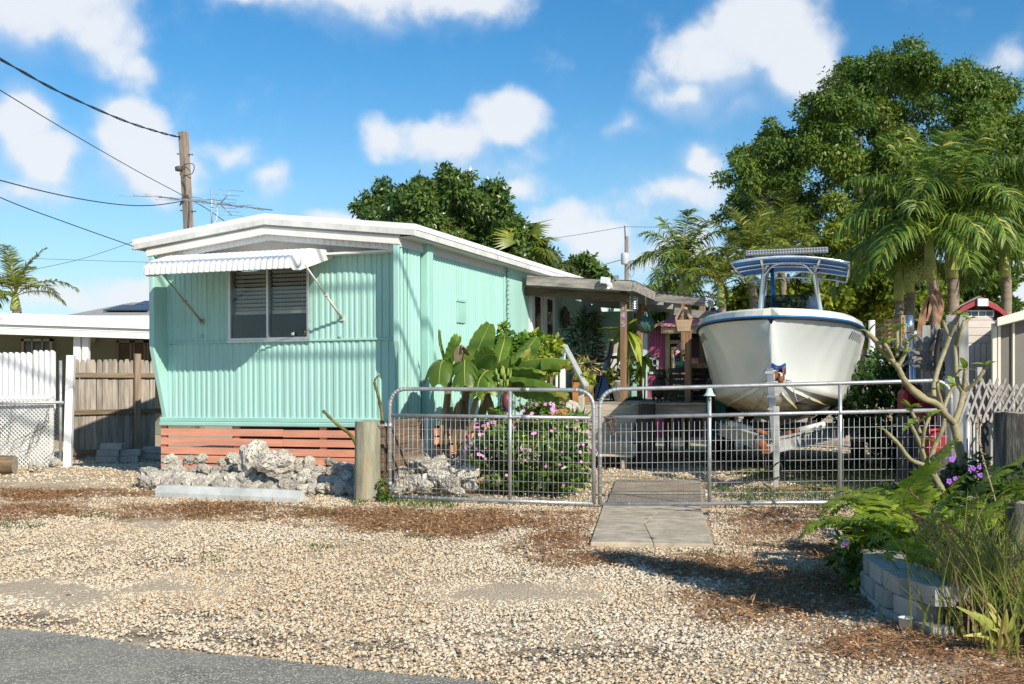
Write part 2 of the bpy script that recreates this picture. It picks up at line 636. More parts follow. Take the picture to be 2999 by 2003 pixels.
gm = bpy.data.materials.new('gravel_ground')
gm.use_nodes = True
t_ = gm.node_tree
t_.nodes.clear()
w = NT(t_)
gco = w.n('ShaderNodeTexCoord').outputs['Object']
gl = w.n('ShaderNodeAttribute', attribute_name='litter').outputs['Fac']
gd = w.n('ShaderNodeAttribute', attribute_name='dirt').outputs['Fac']
vo = w.n('ShaderNodeTexVoronoi', {'Vector': gco, 'Scale': 55.0, 'Randomness': 1.0})
vo2 = w.n('ShaderNodeTexVoronoi', {'Vector': gco, 'Scale': 130.0})
vc = w.n('ShaderNodeSeparateColor', {0: vo.outputs['Color']}).outputs[0]
stone = w.mix(vc, (0.36, 0.28, 0.185), (0.64, 0.53, 0.38))
sand = w.mix(w.noise(gco, 30.0, 6.0, 0.7), (0.40, 0.31, 0.205), (0.60, 0.49, 0.34))
base_c = w.mix(w.ramp(vo.outputs['Distance'], 0.25, 0.55), stone, sand)
big = w.noise(gco, 0.8, 4.0, 0.6)
base_c = w.mix(w.ramp(big, 0.45, 0.75, 0.0, 0.45), base_c, (0.33, 0.26, 0.18))
lc = w.mix(w.noise(gco, 40.0, 6.0, 0.75), (0.20, 0.105, 0.052), (0.48, 0.305, 0.165))
base_c = w.mix(w.math('MULTIPLY', gl, 0.9), base_c, lc)
base_c = w.mix(w.math('MULTIPLY', gd, 0.7), base_c, w.mix(w.noise(gco, 25.0, 5.0, 0.7), (0.045, 0.037, 0.03), (0.17, 0.14, 0.11)))
hgt = w.math('ADD', w.math('MULTIPLY', vo.outputs['Distance'], -0.5), w.math('MULTIPLY', vo2.outputs['Distance'], -0.25))
bp = w.n('ShaderNodeBump', {'Height': hgt, 'Strength': 0.9, 'Distance': 0.02})
bs = w.n('ShaderNodeBsdfPrincipled', {'Base Color': base_c, 'Roughness': 0.92, 'Specular IOR Level': 0.15, 'Normal': bp.outputs[0]})
w.n('ShaderNodeOutputMaterial', {'Surface': bs.outputs[0]})
gme = np_mesh('ground', np.stack([XX, YY, ZZ], -1).reshape(-1, 3), 4, quads, gm, None, True)
for an, ar in (('litter', LM), ('dirt', DM)):
 at = gme.attributes.new(an, 'FLOAT', 'POINT')
 at.data.foreach_set('value', ar.astype(np.float32).ravel())
ground = link('ground', gme)
tag(ground, 'pale tan crushed gravel yard with brown litter patches', kind='structure')

# road: worn asphalt strip with a ragged edge
asph = bpy.data.materials.new('asphalt')
asph.use_nodes = True
t_ = asph.node_tree
t_.nodes.clear()
w = NT(t_)
aco = w.n('ShaderNodeTexCoord').outputs['Object']
va = w.n('ShaderNodeTexVoronoi', {'Vector': aco, 'Scale': 95.0})
ag = w.n('ShaderNodeSeparateColor', {0: va.outputs['Color']})
ac = w.mix(w.ramp(ag.outputs[0], 0.25, 0.95), (0.20, 0.188, 0.155), (0.72, 0.66, 0.50))
ac = w.mix(w.ramp(va.outputs['Distance'], 0.3, 0.6), ac, (0.17, 0.16, 0.135))
ac = w.mix(w.ramp(w.noise(aco, 1.3, 5.0, 0.6), 0.35, 0.75, 0.0, 0.55), ac, (0.38, 0.35, 0.275))
ab = w.n('ShaderNodeBump', {'Height': w.math('MULTIPLY', va.outputs['Distance'], -1.0), 'Strength': 0.6, 'Distance': 0.008})
bs = w.n('ShaderNodeBsdfPrincipled', {'Base Color': ac, 'Roughness': 0.85, 'Specular IOR Level': 0.25, 'Normal': ab.outputs[0]})
w.n('ShaderNodeOutputMaterial', {'Surface': bs.outputs[0]})
edge, far_e = [], []
for k in range(-150, 260):
 s = k * 0.12
 p = ROAD_A + road_dir * s
 wob = (mnoise.noise(Vector((s * 1.3, 0, 0))) * 0.07 + mnoise.noise(Vector((s * 6, 3, 0))) * 0.03)
 q = p + road_nrm * wob
 edge.append((q.x, q.y, 0.006))
 q = p - road_nrm * 6.0
 far_e.append((q.x, q.y, 0.03))
mid_e = [(e[0] - road_nrm.x * 0.35, e[1] - road_nrm.y * 0.35, 0.022) for e in edge]
m = MB()
m.grid([edge, mid_e, far_e])
tag(m.build('road', asph), 'grey worn asphalt road edge', kind='structure')

# concrete path: cracked slabs
conc = mat('path_concrete', (0.44, 0.375, 0.275), 0.88, 0.25, 7.0, 0.5, 90.0, second=(0.27, 0.215, 0.15), sec_scale=2.2, sec_lo=0.42, sec_hi=0.78)
path = empty('path', 'pale cracked concrete path running under the gate', kind='structure')
A, B = G(1728, 1596), G(2087, 1600)
C, D = Vector((1.92, 11.15, 0)), Vector((0.93, 11.15, 0))
E2, F2 = Vector((2.42, 14.0, 0)), Vector((1.33, 14.0, 0))


def lerp(a, b, t):
 return a + (b - a) * t


def slab(pts, name='slab', z=0.022, mt=conc):
 c = sum(pts, Vector()) / len(pts)
 pts = [c + (p - c) * 0.994 for p in pts]
 mb = MB()
 mb.prism([(p.x, p.y) for p in pts], -0.05, z, plane='xy')
 return mb.build(name, mt, path, bevel=0.006)


L1, L2 = lerp(A, D, .42), lerp(A, D, .80)
R1, R2 = lerp(B, C, .36), lerp(B, C, .78)
M1, M2 = lerp(L1, R1, .45) + Vector((0, .14, 0)), lerp(L2, R2, .55) + Vector((0, -.1, 0))
mA = lerp(A, B, .52)
slab([A, mA, M1, L1], z=.022)
slab([mA, B, R1, M1], z=.018)
slab([L1, M1, M2, L2], z=.02)
slab([M1, R1, R2, M2], z=.023)
slab([L2, M2, R2, C, D], z=.021)
conc2 = mat('path_dirty_concrete', (0.27, 0.215, 0.155), 0.9, 0.25, 6.0, 0.5, 90.0, second=(0.36, 0.30, 0.22), sec_scale=2.0)
D2, C2 = D + Vector((.03, .06, 0)), C + Vector((.03, .06, 0))
slab([D2, C2, lerp(C2, E2, .5), lerp(D2, F2, .5)], mt=conc2)
slab([lerp(D2, F2, .5), lerp(C2, E2, .5), E2, F2], mt=conc2, z=.017)


def path_in(x, y):
 t = (y - 8.45) / (14.0 - 8.45)
 l, r = 0.61 + t * 0.72, 1.55 + t * 0.87
 return (y > 8.4) & (y < 14.05) & (x > l - .02) & (x < r + .02)


TX, TY, TH = -1.233, 13.2, math.radians(19.8)        # right front corner of the house and its heading
TC, TS = math.cos(TH), math.sin(TH)


def house_local(x, y):
 dx, dy = x - TX, y - TY
 return dx * TC - dy * TS, dx * TS + dy * TC


# gravel: loose pebbles scattered by geometry nodes
def pebble_field(name, label, pos, scl, tone, material, rot=None, sub=2, flat=0.46):
 me = bpy.data.meshes.new(name)
 n = len(pos)
 me.vertices.add(n)
 me.vertices.foreach_set('co', pos.astype(np.float32).ravel())
 for an, tp, ar in (('scl', 'FLOAT', scl), ('tone', 'FLOAT', tone)):
  me.attributes.new(an, tp, 'POINT').data.foreach_set('value', ar.astype(np.float32))
 me.attributes.new('variant', 'INT', 'POINT').data.foreach_set('value', RNG.integers(0, 5, n).astype(np.int32))
 r = rot if rot is not None else np.stack([RNG.normal(size=n) * 0.35, RNG.normal(size=n) * 0.35, RNG.random(n) * 6.28], 1)
 me.attributes.new('rot', 'FLOAT_VECTOR', 'POINT').data.foreach_set('vector', r.astype(np.float32).ravel())
 me.materials.append(material)
 o = link(name, me)
 ng = bpy.data.node_groups.new(name + '_scatter', 'GeometryNodeTree')
 ng.interface.new_socket('Geometry', in_out='INPUT', socket_type='NodeSocketGeometry')
 ng.interface.new_socket('Geometry', in_out='OUTPUT', socket_type='NodeSocketGeometry')
 g = NT(ng)
 gi, go = g.n('NodeGroupInput'), g.n('NodeGroupOutput')
 join = g.n('GeometryNodeJoinGeometry')
 for k in range(5):
  ico = g.n('GeometryNodeMeshIcoSphere', {'Radius': 0.5, 'Subdivisions': sub})
  po = g.n('GeometryNodeInputPosition')
  sh = g.vmath('ADD', po.outputs[0], (k * 3.7, k * 9.1, k * 5.3))
  nz = g.n('ShaderNodeTexNoise', {'Vector': sh, 'Scale': 1.6, 'Detail': 1.0})
  off = g.vmath('MULTIPLY', g.vmath('SUBTRACT', nz.outputs['Color'], (.5, .5, .5)), (1.1, 1.1, 1.1))
  sp_ = g.n('GeometryNodeSetPosition', {'Geometry': ico.outputs[0], 'Offset': off})
  tr = g.n('GeometryNodeTransform', {'Geometry': sp_.outputs[0], 'Scale': (1.0, 0.72 + 0.05 * k, flat)})
  sh2 = g.n('GeometryNodeSetShadeSmooth', {'Geometry': tr.outputs[0]})
  sm = g.n('GeometryNodeSetMaterial', {'Geometry': sh2.outputs[0], 'Material': material})
  gi2 = g.n('GeometryNodeGeometryToInstance')
  ng.links.new(sm.outputs[0], gi2.inputs[0])
  ng.links.new(gi2.outputs[0], join.inputs[0])
 at = {}
 for an, tp in (('scl', 'FLOAT'), ('variant', 'INT'), ('rot', 'FLOAT_VECTOR')):
  at[an] = g.n('GeometryNodeInputNamedAttribute', {'Name': an}, data_type=tp).outputs[0]
 ip = g.n('GeometryNodeInstanceOnPoints', {'Points': gi.outputs[0], 'Instance': join.outputs[0], 'Pick Instance': True,
                                             'Instance Index': at['variant'], 'Rotation': at['rot'], 'Scale': at['scl']})
 ng.links.new(ip.outputs[0], go.inputs[0])
 md = o.modifiers.new('scatter', 'NODES')
 md.node_group = ng
 tag(o, label, kind='stuff')
 return o


pm = bpy.data.materials.new('pebble')
pm.use_nodes = True
t_ = pm.node_tree
t_.nodes.clear()
w = NT(t_)
tn = w.n('ShaderNodeAttribute', attribute_name='tone', attribute_type='INSTANCER').outputs['Fac']
cr = w.n('ShaderNodeValToRGB', {0: tn})
el_ = cr.color_ramp.elements
el_[0].position, el_[0].color = 0.0, (0.25, 0.20, 0.145, 1)
el_[1].position, el_[1].color = 1.0, (0.71, 0.66, 0.565, 1)
for ps, cc in ((0.10, (0.42, 0.375, 0.315)), (0.2, (0.54, 0.35, 0.18)), (0.32, (0.60, 0.455, 0.28)), (0.55, (0.63, 0.52, 0.365)), (0.78, (0.68, 0.59, 0.45))):
 e = el_.new(ps)
 e.color = (*cc, 1)
pco = w.n('ShaderNodeTexCoord').outputs['Object']
pc = w.mix(w.ramp(w.noise(pco, 4.0, 3.0), 0.35, 0.75, 0.0, 0.35), cr.outputs[0], (0.42, 0.33, 0.22))
bs = w.n('ShaderNodeBsdfPrincipled', {'Base Color': pc, 'Roughness': 0.8, 'Specular IOR Level': 0.3})
w.n('ShaderNodeOutputMaterial', {'Surface': bs.outputs[0]})


def zone(y0, y1, dens, s0, s1, pw=2.2):
 n = int(0.54 * (y1 * y1 - y0 * y0) * dens)
 y = np.sqrt(RNG.random(n) * (y1 * y1 - y0 * y0) + y0 * y0)
 x = RNG.uniform(-0.54, 0.54, n) * y
 s = s0 + (s1 - s0) * RNG.random(n) ** pw
 return x, y, s


zs = [zone(4.0, 8.0, 3200, .008, .027, 2.4), zone(8.0, 12.0, 1500, .012, .028, 1.8), zone(12.0, 21, 220, .018, .05)]
px, py, ps_ = (np.concatenate([z[i] for z in zs]) for i in range(3))
lm, dm = masks(px, py)
hx, hy = house_local(px, py)
rsd = road_side(px, py)
patch = vnoise(px, py, 2.2, 9) * .6 + vnoise(px, py, 6.0, 10) * .4
keep = (RNG.random(len(px)) > lm * 0.88) & (RNG.random(len(px)) > dm * 0.55) & (patch * 1.25 + RNG.random(len(px)) * .42 > 0.48)
keep &= ~path_in(px, py) | (RNG.random(len(px)) < .012)
keep &= ~((hx < 0.1) & (hx > -3.7) & (hy > 0.1)) & ((rsd > 0.02) | ((rsd > -0.5) & (RNG.random(len(px)) < .10 * np.exp(rsd * 5))))
px, py, ps_ = px[keep], py[keep], ps_[keep]
tone = np.clip(RNG.random(len(px)) ** 0.8 * 0.66 + 0.14 + (vnoise(px, py, 1.1, 31) - .35) * .35, 0, 1)
pebble_field('gravel', 'loose pale tan and white pebbles spread over the yard', np.stack([px, py, ps_ * 0.06], 1), ps_, tone, pm)

# dry brown litter and short grass on it
litm = leaf_mat('dry_litter', (0.18, 0.085, 0.038), (0.54, 0.31, 0.145), trans=0.1, rough=0.8, spec=0.2)
n = 190000
ly = np.sqrt(RNG.random(n) * (12.9 ** 2 - 4.5 ** 2) + 4.5 ** 2)
lx = RNG.uniform(-0.54, 0.54, n) * ly
lm, dm = masks(lx, ly)
kk = (RNG.random(n) < lm * 0.95) & ~path_in(lx, ly) & (road_side(lx, ly) > 0.05)
lx, ly = lx[kk], ly[kk]
n = len(lx)
ax = np.stack([RNG.normal(size=n), RNG.normal(size=n), RNG.random(n) * 0.5], 1)
nr = np.stack([RNG.normal(size=n) * .3, RNG.normal(size=n) * .3, np.ones(n)], 1)
lme = leaf_mesh('dry_grass', np.stack([lx, ly, RNG.random(n) * .015], 1), ax, nr, RNG.uniform(.025, .085, n), RNG.uniform(.004, .012, n), RNG.random(n), litm)
tag(link('dry_grass', lme), 'dry reddish brown grass and needle litter on gravel', kind='stuff')
# scattered dead leaves
n = 900
ly = np.sqrt(RNG.random(n) * (13 ** 2 - 5 ** 2) + 25)
lx = RNG.uniform(-0.5, 0.54, n) * ly
lm, dm = masks(lx, ly)
kk = (RNG.random(n) < lm * 0.9 + .1) & (road_side(lx, ly) > 0.1)
lx, ly = lx[kk], ly[kk]
n = len(lx)
deadm = leaf_mat('dead_leaf', (0.13, 0.06, 0.03), (0.38, 0.2, 0.09), trans=0.1, rough=0.7)
lme = leaf_mesh('fallen_leaves', np.stack([lx, ly, np.full(n, .02)], 1), np.stack([RNG.normal(size=n), RNG.normal(size=n), RNG.normal(size=n) * .2], 1),
    np.stack([RNG.normal(size=n) * .3, RNG.normal(size=n) * .3, np.ones(n)], 1), RNG.uniform(.03, .08, n), RNG.uniform(.02, .035, n), RNG.random(n), deadm)
tag(link('leaf_litter', lme), 'scattered dead brown leaves on the gravel', kind='stuff')

# green grass and weeds: tufts behind the gate and sparse sprigs elsewhere
grm = leaf_mat('grass_blade', (0.035, 0.075, 0.015), (0.13, 0.21, 0.045), (0.28, 0.26, 0.07), 0.15, trans=0.3)


def grass(name, label, patches, n, h0, h1, wd, thr=0.0, spread=1.0):
 y = np.sqrt(RNG.random(n) * (17 ** 2 - 5 ** 2) + 25)
 x = RNG.uniform(-0.5, 0.54, n) * y
 nn = vnoise(x, y, 3.0, 21) * .6 + vnoise(x, y, 9, 22) * .4
 k = (ell(x, y, patches) + (nn - .5) * 1.8) > thr
 k &= ~path_in(x, y)
 x, y = x[k], y[k]
 n = len(x)
 a = np.stack([RNG.normal(size=n) * .5, RNG.normal(size=n) * .5, np.ones(n)], 1)
 me = leaf_mesh(name, np.stack([x, y, np.zeros(n)], 1), a, RNG.normal(size=(n, 3)), RNG.uniform(h0, h1, n), RNG.uniform(wd * .6, wd, n), RNG.random(n), grm)
 return tag(link(name, me), label, kind='stuff')


grass('grass', 'short green grass growing in gravel beyond the gate',
      [(2330, 1385, 180, 28), (2480, 1420, 200, 60), (2650, 1400, 200, 70), (2250, 1445, 200, 20), (1240, 1475, 150, 14), (1130, 1440, 60, 40), (2500, 1370, 120, 20), (2200, 1455, 160, 16)],
      150000, .02, .075, .012, 0.12)
grass('weeds', 'tiny green weed sprigs dotted over the front gravel',
      [(60, 1540, 90, 14), (920, 1500, 60, 10), (1220, 1575, 60, 10), (620, 1640, 40, 10), (940, 1605, 80, 8), (2080, 1620, 50, 20), (330, 1515, 150, 6), (1120, 1460, 60, 24), (2450, 1720, 90, 20)],
      160000, .012, .04, .010, 0.25)
# ------------------------------------------------------------------ mint green mobile home
mint = mat('mint_paint', (0.37, 0.62, 0.54), 0.42, 0.05, 1.5, 0.22, 3.0, second=(0.285, 0.495, 0.425), sec_scale=1.3, sec_lo=.5, sec_hi=.9, stretch=(2.2, 2.2, .35), spec=0.45)
mint_trim = mat('mint_trim_paint', (0.335, 0.585, 0.505), 0.45, 0.06, 2.0, 0.05, 10.0, spec=0.45)
roofw = mat('white_roof_coating', (0.80, 0.80, 0.77), 0.5, 0.05, 3.0, 0.2, 30.0)
dripw = mat('stained_white_metal', (0.66, 0.65, 0.61), 0.55, 0.1, 6.0, 0.1, 40.0, second=(0.36, 0.34, 0.30), sec_scale=14.0, sec_lo=0.52, sec_hi=0.85, stretch=(1, 1, 0.5))
creamw = mat('cream_white_paint', (0.76, 0.74, 0.68), 0.5, 0.05, 4.0, 0.1, 30.0, second=(0.62, 0.59, 0.52), sec_scale=3.0, sec_lo=.55, sec_hi=.8)
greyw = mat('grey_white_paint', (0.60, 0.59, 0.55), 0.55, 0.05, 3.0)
white = mat('white_paint', (0.80, 0.79, 0.76), 0.45, 0.05, 3.0, 0.1, 30.0)
alum = mat('aluminium', (0.62, 0.62, 0.61), 0.35, 0.08, 10.0, metal=0.85)
salmon = mat('salmon_paint', (0.75, 0.325, 0.20), 0.6, 0.12, 3.0, 0.35, 40.0, rand=0.08, second=(0.58, 0.27, 0.20), sec_scale=2.5, stretch=(1, 1, 5), spec=.3)
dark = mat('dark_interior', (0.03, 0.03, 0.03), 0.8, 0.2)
under = mat('underfloor', (0.07, 0.06, 0.05), 0.9, 0.2)
blind = mat('blind_slat', (0.80, 0.76, 0.66), 0.55, 0.08, 3.0)


def glass_mat(name, tint=(0.5, 0.55, 0.55), trans=0.75, rough=0.02, dirt=0.06):
 m = bpy.data.materials.new(name)
 m.use_nodes = True
 t = m.node_tree
 t.nodes.clear()
 w = NT(t)
 tr = w.n('ShaderNodeBsdfTransparent', {'Color': (*tint, 1)})
 gl = w.n('ShaderNodeBsdfGlossy', {'Color': (1, 1, 1, 1), 'Roughness': rough})
 df = w.n('ShaderNodeBsdfDiffuse', {'Color': (0.5, 0.5, 0.48, 1)})
 fr = w.n('ShaderNodeFresnel', {'IOR': 1.5})
 mx = w.n('ShaderNodeMixShader', {0: w.math('MULTIPLY', fr.outputs[0], 0.8), 1: tr.outputs[0], 2: gl.outputs[0]})
 co = w.n('ShaderNodeTexCoord').outputs['Object']
 ds = w.math('MULTIPLY', w.ramp(w.noise(co, 9.0, 8.0, 0.7), 0.45, 0.8), dirt)
 mx2 = w.n('ShaderNodeMixShader', {0: ds, 1: mx.outputs[0], 2: df.outputs[0]})
 w.n('ShaderNodeOutputMaterial', {'Surface': mx2.outputs[0]})
 return m


glass = glass_mat('window_glass', (.85, .87, .87), dirt=.018)
ROLL = -0.006
house_rot = Euler((0, ROLL, -TH), 'XYZ')
house = empty('mobile_home', 'mint green corrugated metal mobile home with white roof and salmon slatted skirting', 'house', (TX, TY, 0), rot=house_rot)
HM = Matrix.Translation((TX, TY, 0)) @ house_rot.to_matrix().to_4x4()
HI = HM.inverted()


def h_ray(u, v):
 o = HI @ Vector((0, 0, EYE))
 q = HI @ P(u, v, 10.0)
 return o, q - o


def fr(u, v, yl=0.0):
 """house (x, z) of a photo pixel on the plane y = yl"""
 o, d = h_ray(u, v)
 t = (yl - o.y) / d.y
 p = o + d * t
 return p.x, p.z


def sd(u, v, xl=0.0):
 """house (y, z) of a photo pixel on the plane x = xl"""
 o, d = h_ray(u, v)
 t = (xl - o.x) / d.x
 p = o + d * t
 return p.y, p.z


W_ = -fr(477, 1000, 0)[0]                      # width of the body
ZB = fr(700, 1249, -.045)[1]                   # underside of the base trim
ZT1 = fr(700, 1223, -.03)[1]
ZMID = fr(750, 1000, 0)[1]                     # trim line below the window
ZS = sd(1172, 716, 0)[1]                       # top of the side siding
LEN = 12.0
zpk = fr(775, 628, -.3)[1]
zeL, zeR = fr(392, 704, -.3)[1], fr(1213, 658, -.3)[1]
ZE = (zeL + zeR) / 2
XPK = fr(775, 628, -.3)[0]
XL, XR = fr(392, 704, -.3)[0], fr(1213, 658, -.3)[0]
print('house', W_, ZB, ZT1, ZMID, ZS, zpk, zeL, zeR, XPK, XL, XR)


def corr_profile(x0, x1, pitch, depth):
 """points across a sheet pressed with a wide and a narrow rib per pitch"""
 pts = []
 n = max(1, round((x1 - x0) / pitch))
 p = (x1 - x0) / n
 for i in range(n):
  b = x0 + i * p
  for f_, d in (((0.0, 0), (0.40, 0), (0.50, 1), (0.88, 1)) if pitch < .089 else ((0.0, 0), (0.36, 0), (0.42, 1), (0.60, 1), (0.66, 0), (0.76, 0.0), (0.79, .55), (0.90, .55), (0.94, 0))):
   pts.append((b + f_ * p, d * depth))
 pts.append((x1, 0))
 return pts


def siding(parent, x0, x1, z0, z1, mt, pitch=.088, depth=.012, panel=.36, plane='front', base=0.0, name='siding_panel', ztop=None):
 """corrugated panels, one object each; ztop(x) gives a sloped upper edge"""
 n = max(1, round(abs(x1 - x0) / panel))
 for i in range(n):
  a, b = x0 + (x1 - x0) * i / n, x0 + (x1 - x0) * (i + 1) / n
  pr = corr_profile(a + .0015, b - .0015, pitch, depth) if pitch > .089 or b - a < .3 else [(a + .0015 + (b - a - .003) * f_, d * depth) for f_, d in ((0, 0), (.13, 0), (.16, 1), (.27, 1), (.30, 0), (.38, .1), (.41, 1), (.54, 1), (.57, 0), (.64, 0), (.665, .85), (.76, .85), (.79, 0), (.87, .1), (.895, 1), (.965, 1), (1, 0))]
  rows = [[], []]
  for (s, d) in pr:
   zt = ztop(s) if ztop else z1
   if plane == 'front':
    rows[0].append((s, base - d, z0))
    rows[1].append((s, base - d, zt))
   else:
    rows[0].append((base + d, s, z0))
    rows[1].append((base + d, s, zt))
  # returns at both ends, so the sheet has an edge
  for r in rows:
   z = r[0][2] if r is rows[0] else None
   if plane == 'front':
    r.insert(0, (r[0][0], base + .02, r[0][2]))
    r.append((r[-1][0], base + .02, r[-1][2]))
   else:
    r.insert(0, (base - .02, r[0][1], r[0][2]))
    r.append((base - .02, r[-1][1], r[-1][2]))
  mb = MB()
  mb.grid(rows, smooth=False)
  mb.build(name, mt, parent)


def gable(x):
 """height of the roof's top edge at house x"""
 if x < XPK:
  return zeL + (zpk - zeL) * (x - XL) / (XPK - XL)
 return zeR + (zpk - zeR) * (XR - x) / (XR - XPK)


# -- body core (a box inside the siding, so nothing shows through)
mb = MB()
wx0, wz1 = fr(671, 780, 0)
wx1, wz0 = fr(909, 994, 0)
wz1 = fr(790, 765, 0)[1]
yb = .03
for (a, b) in (((-W_ + .03, yb, ZB + .05), (wx0, .10, ZS)), ((wx1, yb, ZB + .05), (-.03, .10, ZS)), ((wx0, yb, ZB + .05), (wx1, .10, wz0)), ((wx0, yb, wz1), (wx1, .10, ZS))):
 mb.b2(a, b)
mb.b2((-.10, .1, ZB + .05), (-.03, LEN, ZS))
mb.b2((-W_ + .03, .1, ZB + .05), (-W_ + .10, LEN, ZS))
mb.b2((-W_ + .03, LEN, ZB + .05), (-.03, LEN + .07, ZS))
mb.b2((-W_ + .1, .1, ZB + .05), (-.1, LEN, ZB + .15))
mb.build('wall', mint, house)
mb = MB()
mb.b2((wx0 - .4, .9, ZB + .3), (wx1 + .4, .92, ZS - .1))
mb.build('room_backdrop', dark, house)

# -- front siding
zwb = fr(750, 752, 0)[1]                        # underside of the white gable board
siding(house, -W_ + .02, -.02, ZT1 - .02, ZMID - .012, mint)
xg0, xg1 = fr(592, 752, 0)[0], fr(985, 745, 0)[0]
siding(house, -W_ + .02, wx0, ZMID + .012, ZS, mint)
siding(house, wx1, -.02, ZMID + .012, ZS, mint)
mb = MB()
mb.b2((-W_ + .02, -.028, ZMID - .014), (-.02, -.001, ZMID + .014))
mb.build('trim_strip', mint_trim, house, bevel=.004)
# base trim in two steps
mb = MB()
mb.b2((-W_ - .03, -.034, ZT1 - .055), (-.0, .03, ZT1))
mb.build('base_trim', mint_trim, house, bevel=.006)
mb = MB()
mb.b2((-W_ - .035, -.05, ZB), (.0, .03, ZT1 - .057))
mb.build('base_trim', mint_trim, house, bevel=.01)
mb = MB()
mb.b2((-.02, -.02, ZB), (.05, LEN, ZT1 - .057))
mb.build('base_trim', mint_trim, house, bevel=.01)

# -- wings: side walls run forward of the front wall and taper away below
def wing(x0, x1, vtaper, name='wing'):
 zt1 = fr(1148, vtaper, -.28)[1]
 mb = MB()
 mb.prism([(-.283, ZS + .02), (-.283, zt1), (-.02, ZT1 - .01), (.02, ZT1 - .01), (.02, ZS + .02)], x0, x1, plane='yz')
 return mb.build(name, mint, house, bevel=.008)


wing(-.075, .0, 1000)
wing(-W_ - .0, -W_ + .075, 1005)

# -- side wall: corrugated runs, pilaster, flat panel, doors
ys0, yc0, yc1 = -.26, sd(1236, 900, .0)[0], sd(1265, 900, .06)[0]
yf0, yf1 = sd(1474, 900, 0)[0], sd(1546, 900, 0)[0]
siding(house, ys0, yc0 - .05, ZT1, ZS, mint, plane='side', base=.0, pitch=.09)
siding(house, yc1, yf0, ZT1 - .05, ZS, mint, plane='side', base=.0, pitch=.09)
mb = MB()
mb.b2((-.02, yc0, ZB - .35), (.085, yc1, ZE - .03))
mb.build('corner_pilaster', mint_trim, house, bevel=.008)
mb = MB()
for k in range(2):
 yy = yc0 + (yc1 - yc0) * (k + 1) / 3
 mb.b2((.084, yy - .012, ZB - .34), (.092, yy + .012, ZE - .04))
mb.build('pilaster_rib', mint_trim, house)
mb = MB()
mb.b2((-.02, yf0 + .01, ZT1 - .4), (.018, yf1, ZS + .25))
mb.build('flat_panel', mint, house)
mb = MB()
mb.b2((-.02, yf0 - .02, ZT1 - .4), (.03, yf0 + .02, ZS + .02))
mb.build('corner_strip', mint_trim, house, bevel=.004)
# hatch in the side wall
ya, za = sd(1339, 885, .02)
yb2, zb2 = sd(1363, 948, .02)
mb = MB()
mb.b2((.0, ya, zb2), (.028, yb2, za))
mb.build('hatch', mint_trim, house, bevel=.006)
mb = MB()
mb.b2((.0, ya - .01, za + .01), (.034, yb2 + .01, za + .05))
mb.build('hatch_hood', mint_trim, house, bevel=.004)
# french doors
yd0, yd1 = yf1, sd(1620, 900, .0)[0]
zd1 = sd(1552, 829, .02)[1]
zdk = .955
dr = MB()
dr.b2((-.02, yd0, zdk), (.03, yd1, zd1))
door = dr.build('door', creamw, house)
hw = (yd1 - yd0 - .16) / 2
for k in range(2):
 y0 = yd0 + .05 + k * (hw + .06)
 mb = MB()
 mb.b2((.03, y0, zdk + .04), (.05, y0 + hw, zd1 - .06))
 mb.build('door_leaf', white, door, bevel=.004)
 mb = MB()
 mb.b2((.051, y0 + hw * .27, zdk + .2), (.056, y0 + hw * .73, zd1 - .2))
 mb.build('pane', mat('dark_door_glass', (0.012, 0.018, 0.014), 0.06, 0.1, spec=0.6), door)
 mb = MB()
 hy = y0 + hw * (.92 if k == 0 else .08)
 mb.b2((.05, hy - .015, zdk + .95), (.075, hy + .015, zdk + 1.1))
 mb.tube([(.06, hy, zdk + 1.02), (.11, hy, zdk + 1.02), (.11, hy + (-.09 if k == 0 else .09), zdk + 1.02)], .011, 6)
 mb.build('handle', alum, door)
# rest of the side wall under the porch
siding(house, yd1 + .01, LEN - .3, ZT1, ZS + .25, mint, plane='side', base=.0, pitch=.1, panel=1.2)
# window under the porch
mb = MB()
y0, y1 = sd(1752, 930, .02)[0], sd(1777, 930, .02)[0]
z0, z1 = sd(1752, 1020, .02)[1], sd(1752, 900, .02)[1]
for (a, b) in (((.0, y0, z0), (.05, y0 + .08, z1)), ((.0, y1 - .08, z0), (.05, y1, z1)), ((.0, y0, z1 - .07), (.05, y1, z1)), ((.0, y0, z0), (.05, y1, z0 + .07)), ((.0, y0, (z0 + z1) / 2 - .03), (.05, y1, (z0 + z1) / 2 + .03))):
 mb.b2(a, b)
pw = mb.build('window', creamw, house)
mb = MB()
mb.b2((.015, y0 + .05, z0 + .05), (.022, y1 - .05, (z0 + z1) / 2))
mb.build('pane', mat('window_curtain', (0.28, 0.2, 0.11), 0.6, 0.2), pw)
mb = MB()
mb.b2((.015, y0 + .05, (z0 + z1) / 2), (.022, y1 - .05, z1 - .05))
mb.build('pane', mat('dark_pane', (0.03, 0.04, 0.04), 0.1, 0.1, spec=.6), pw)

# -- roof
mb = MB()
N = 16
rows = []
for i in range(N + 1):
 x = XL + (XR - XL) * i / N
 rows.append([(x, -.30, gable(x)), (x, LEN + .3, gable(x))])
mb.grid(rows, smooth=False)
rows = [[(x, y, z - .05) for (x, y, z) in r][::-1] for r in rows]
mb.grid(rows, smooth=False)
roof = mb.build('roof', roofw, house)


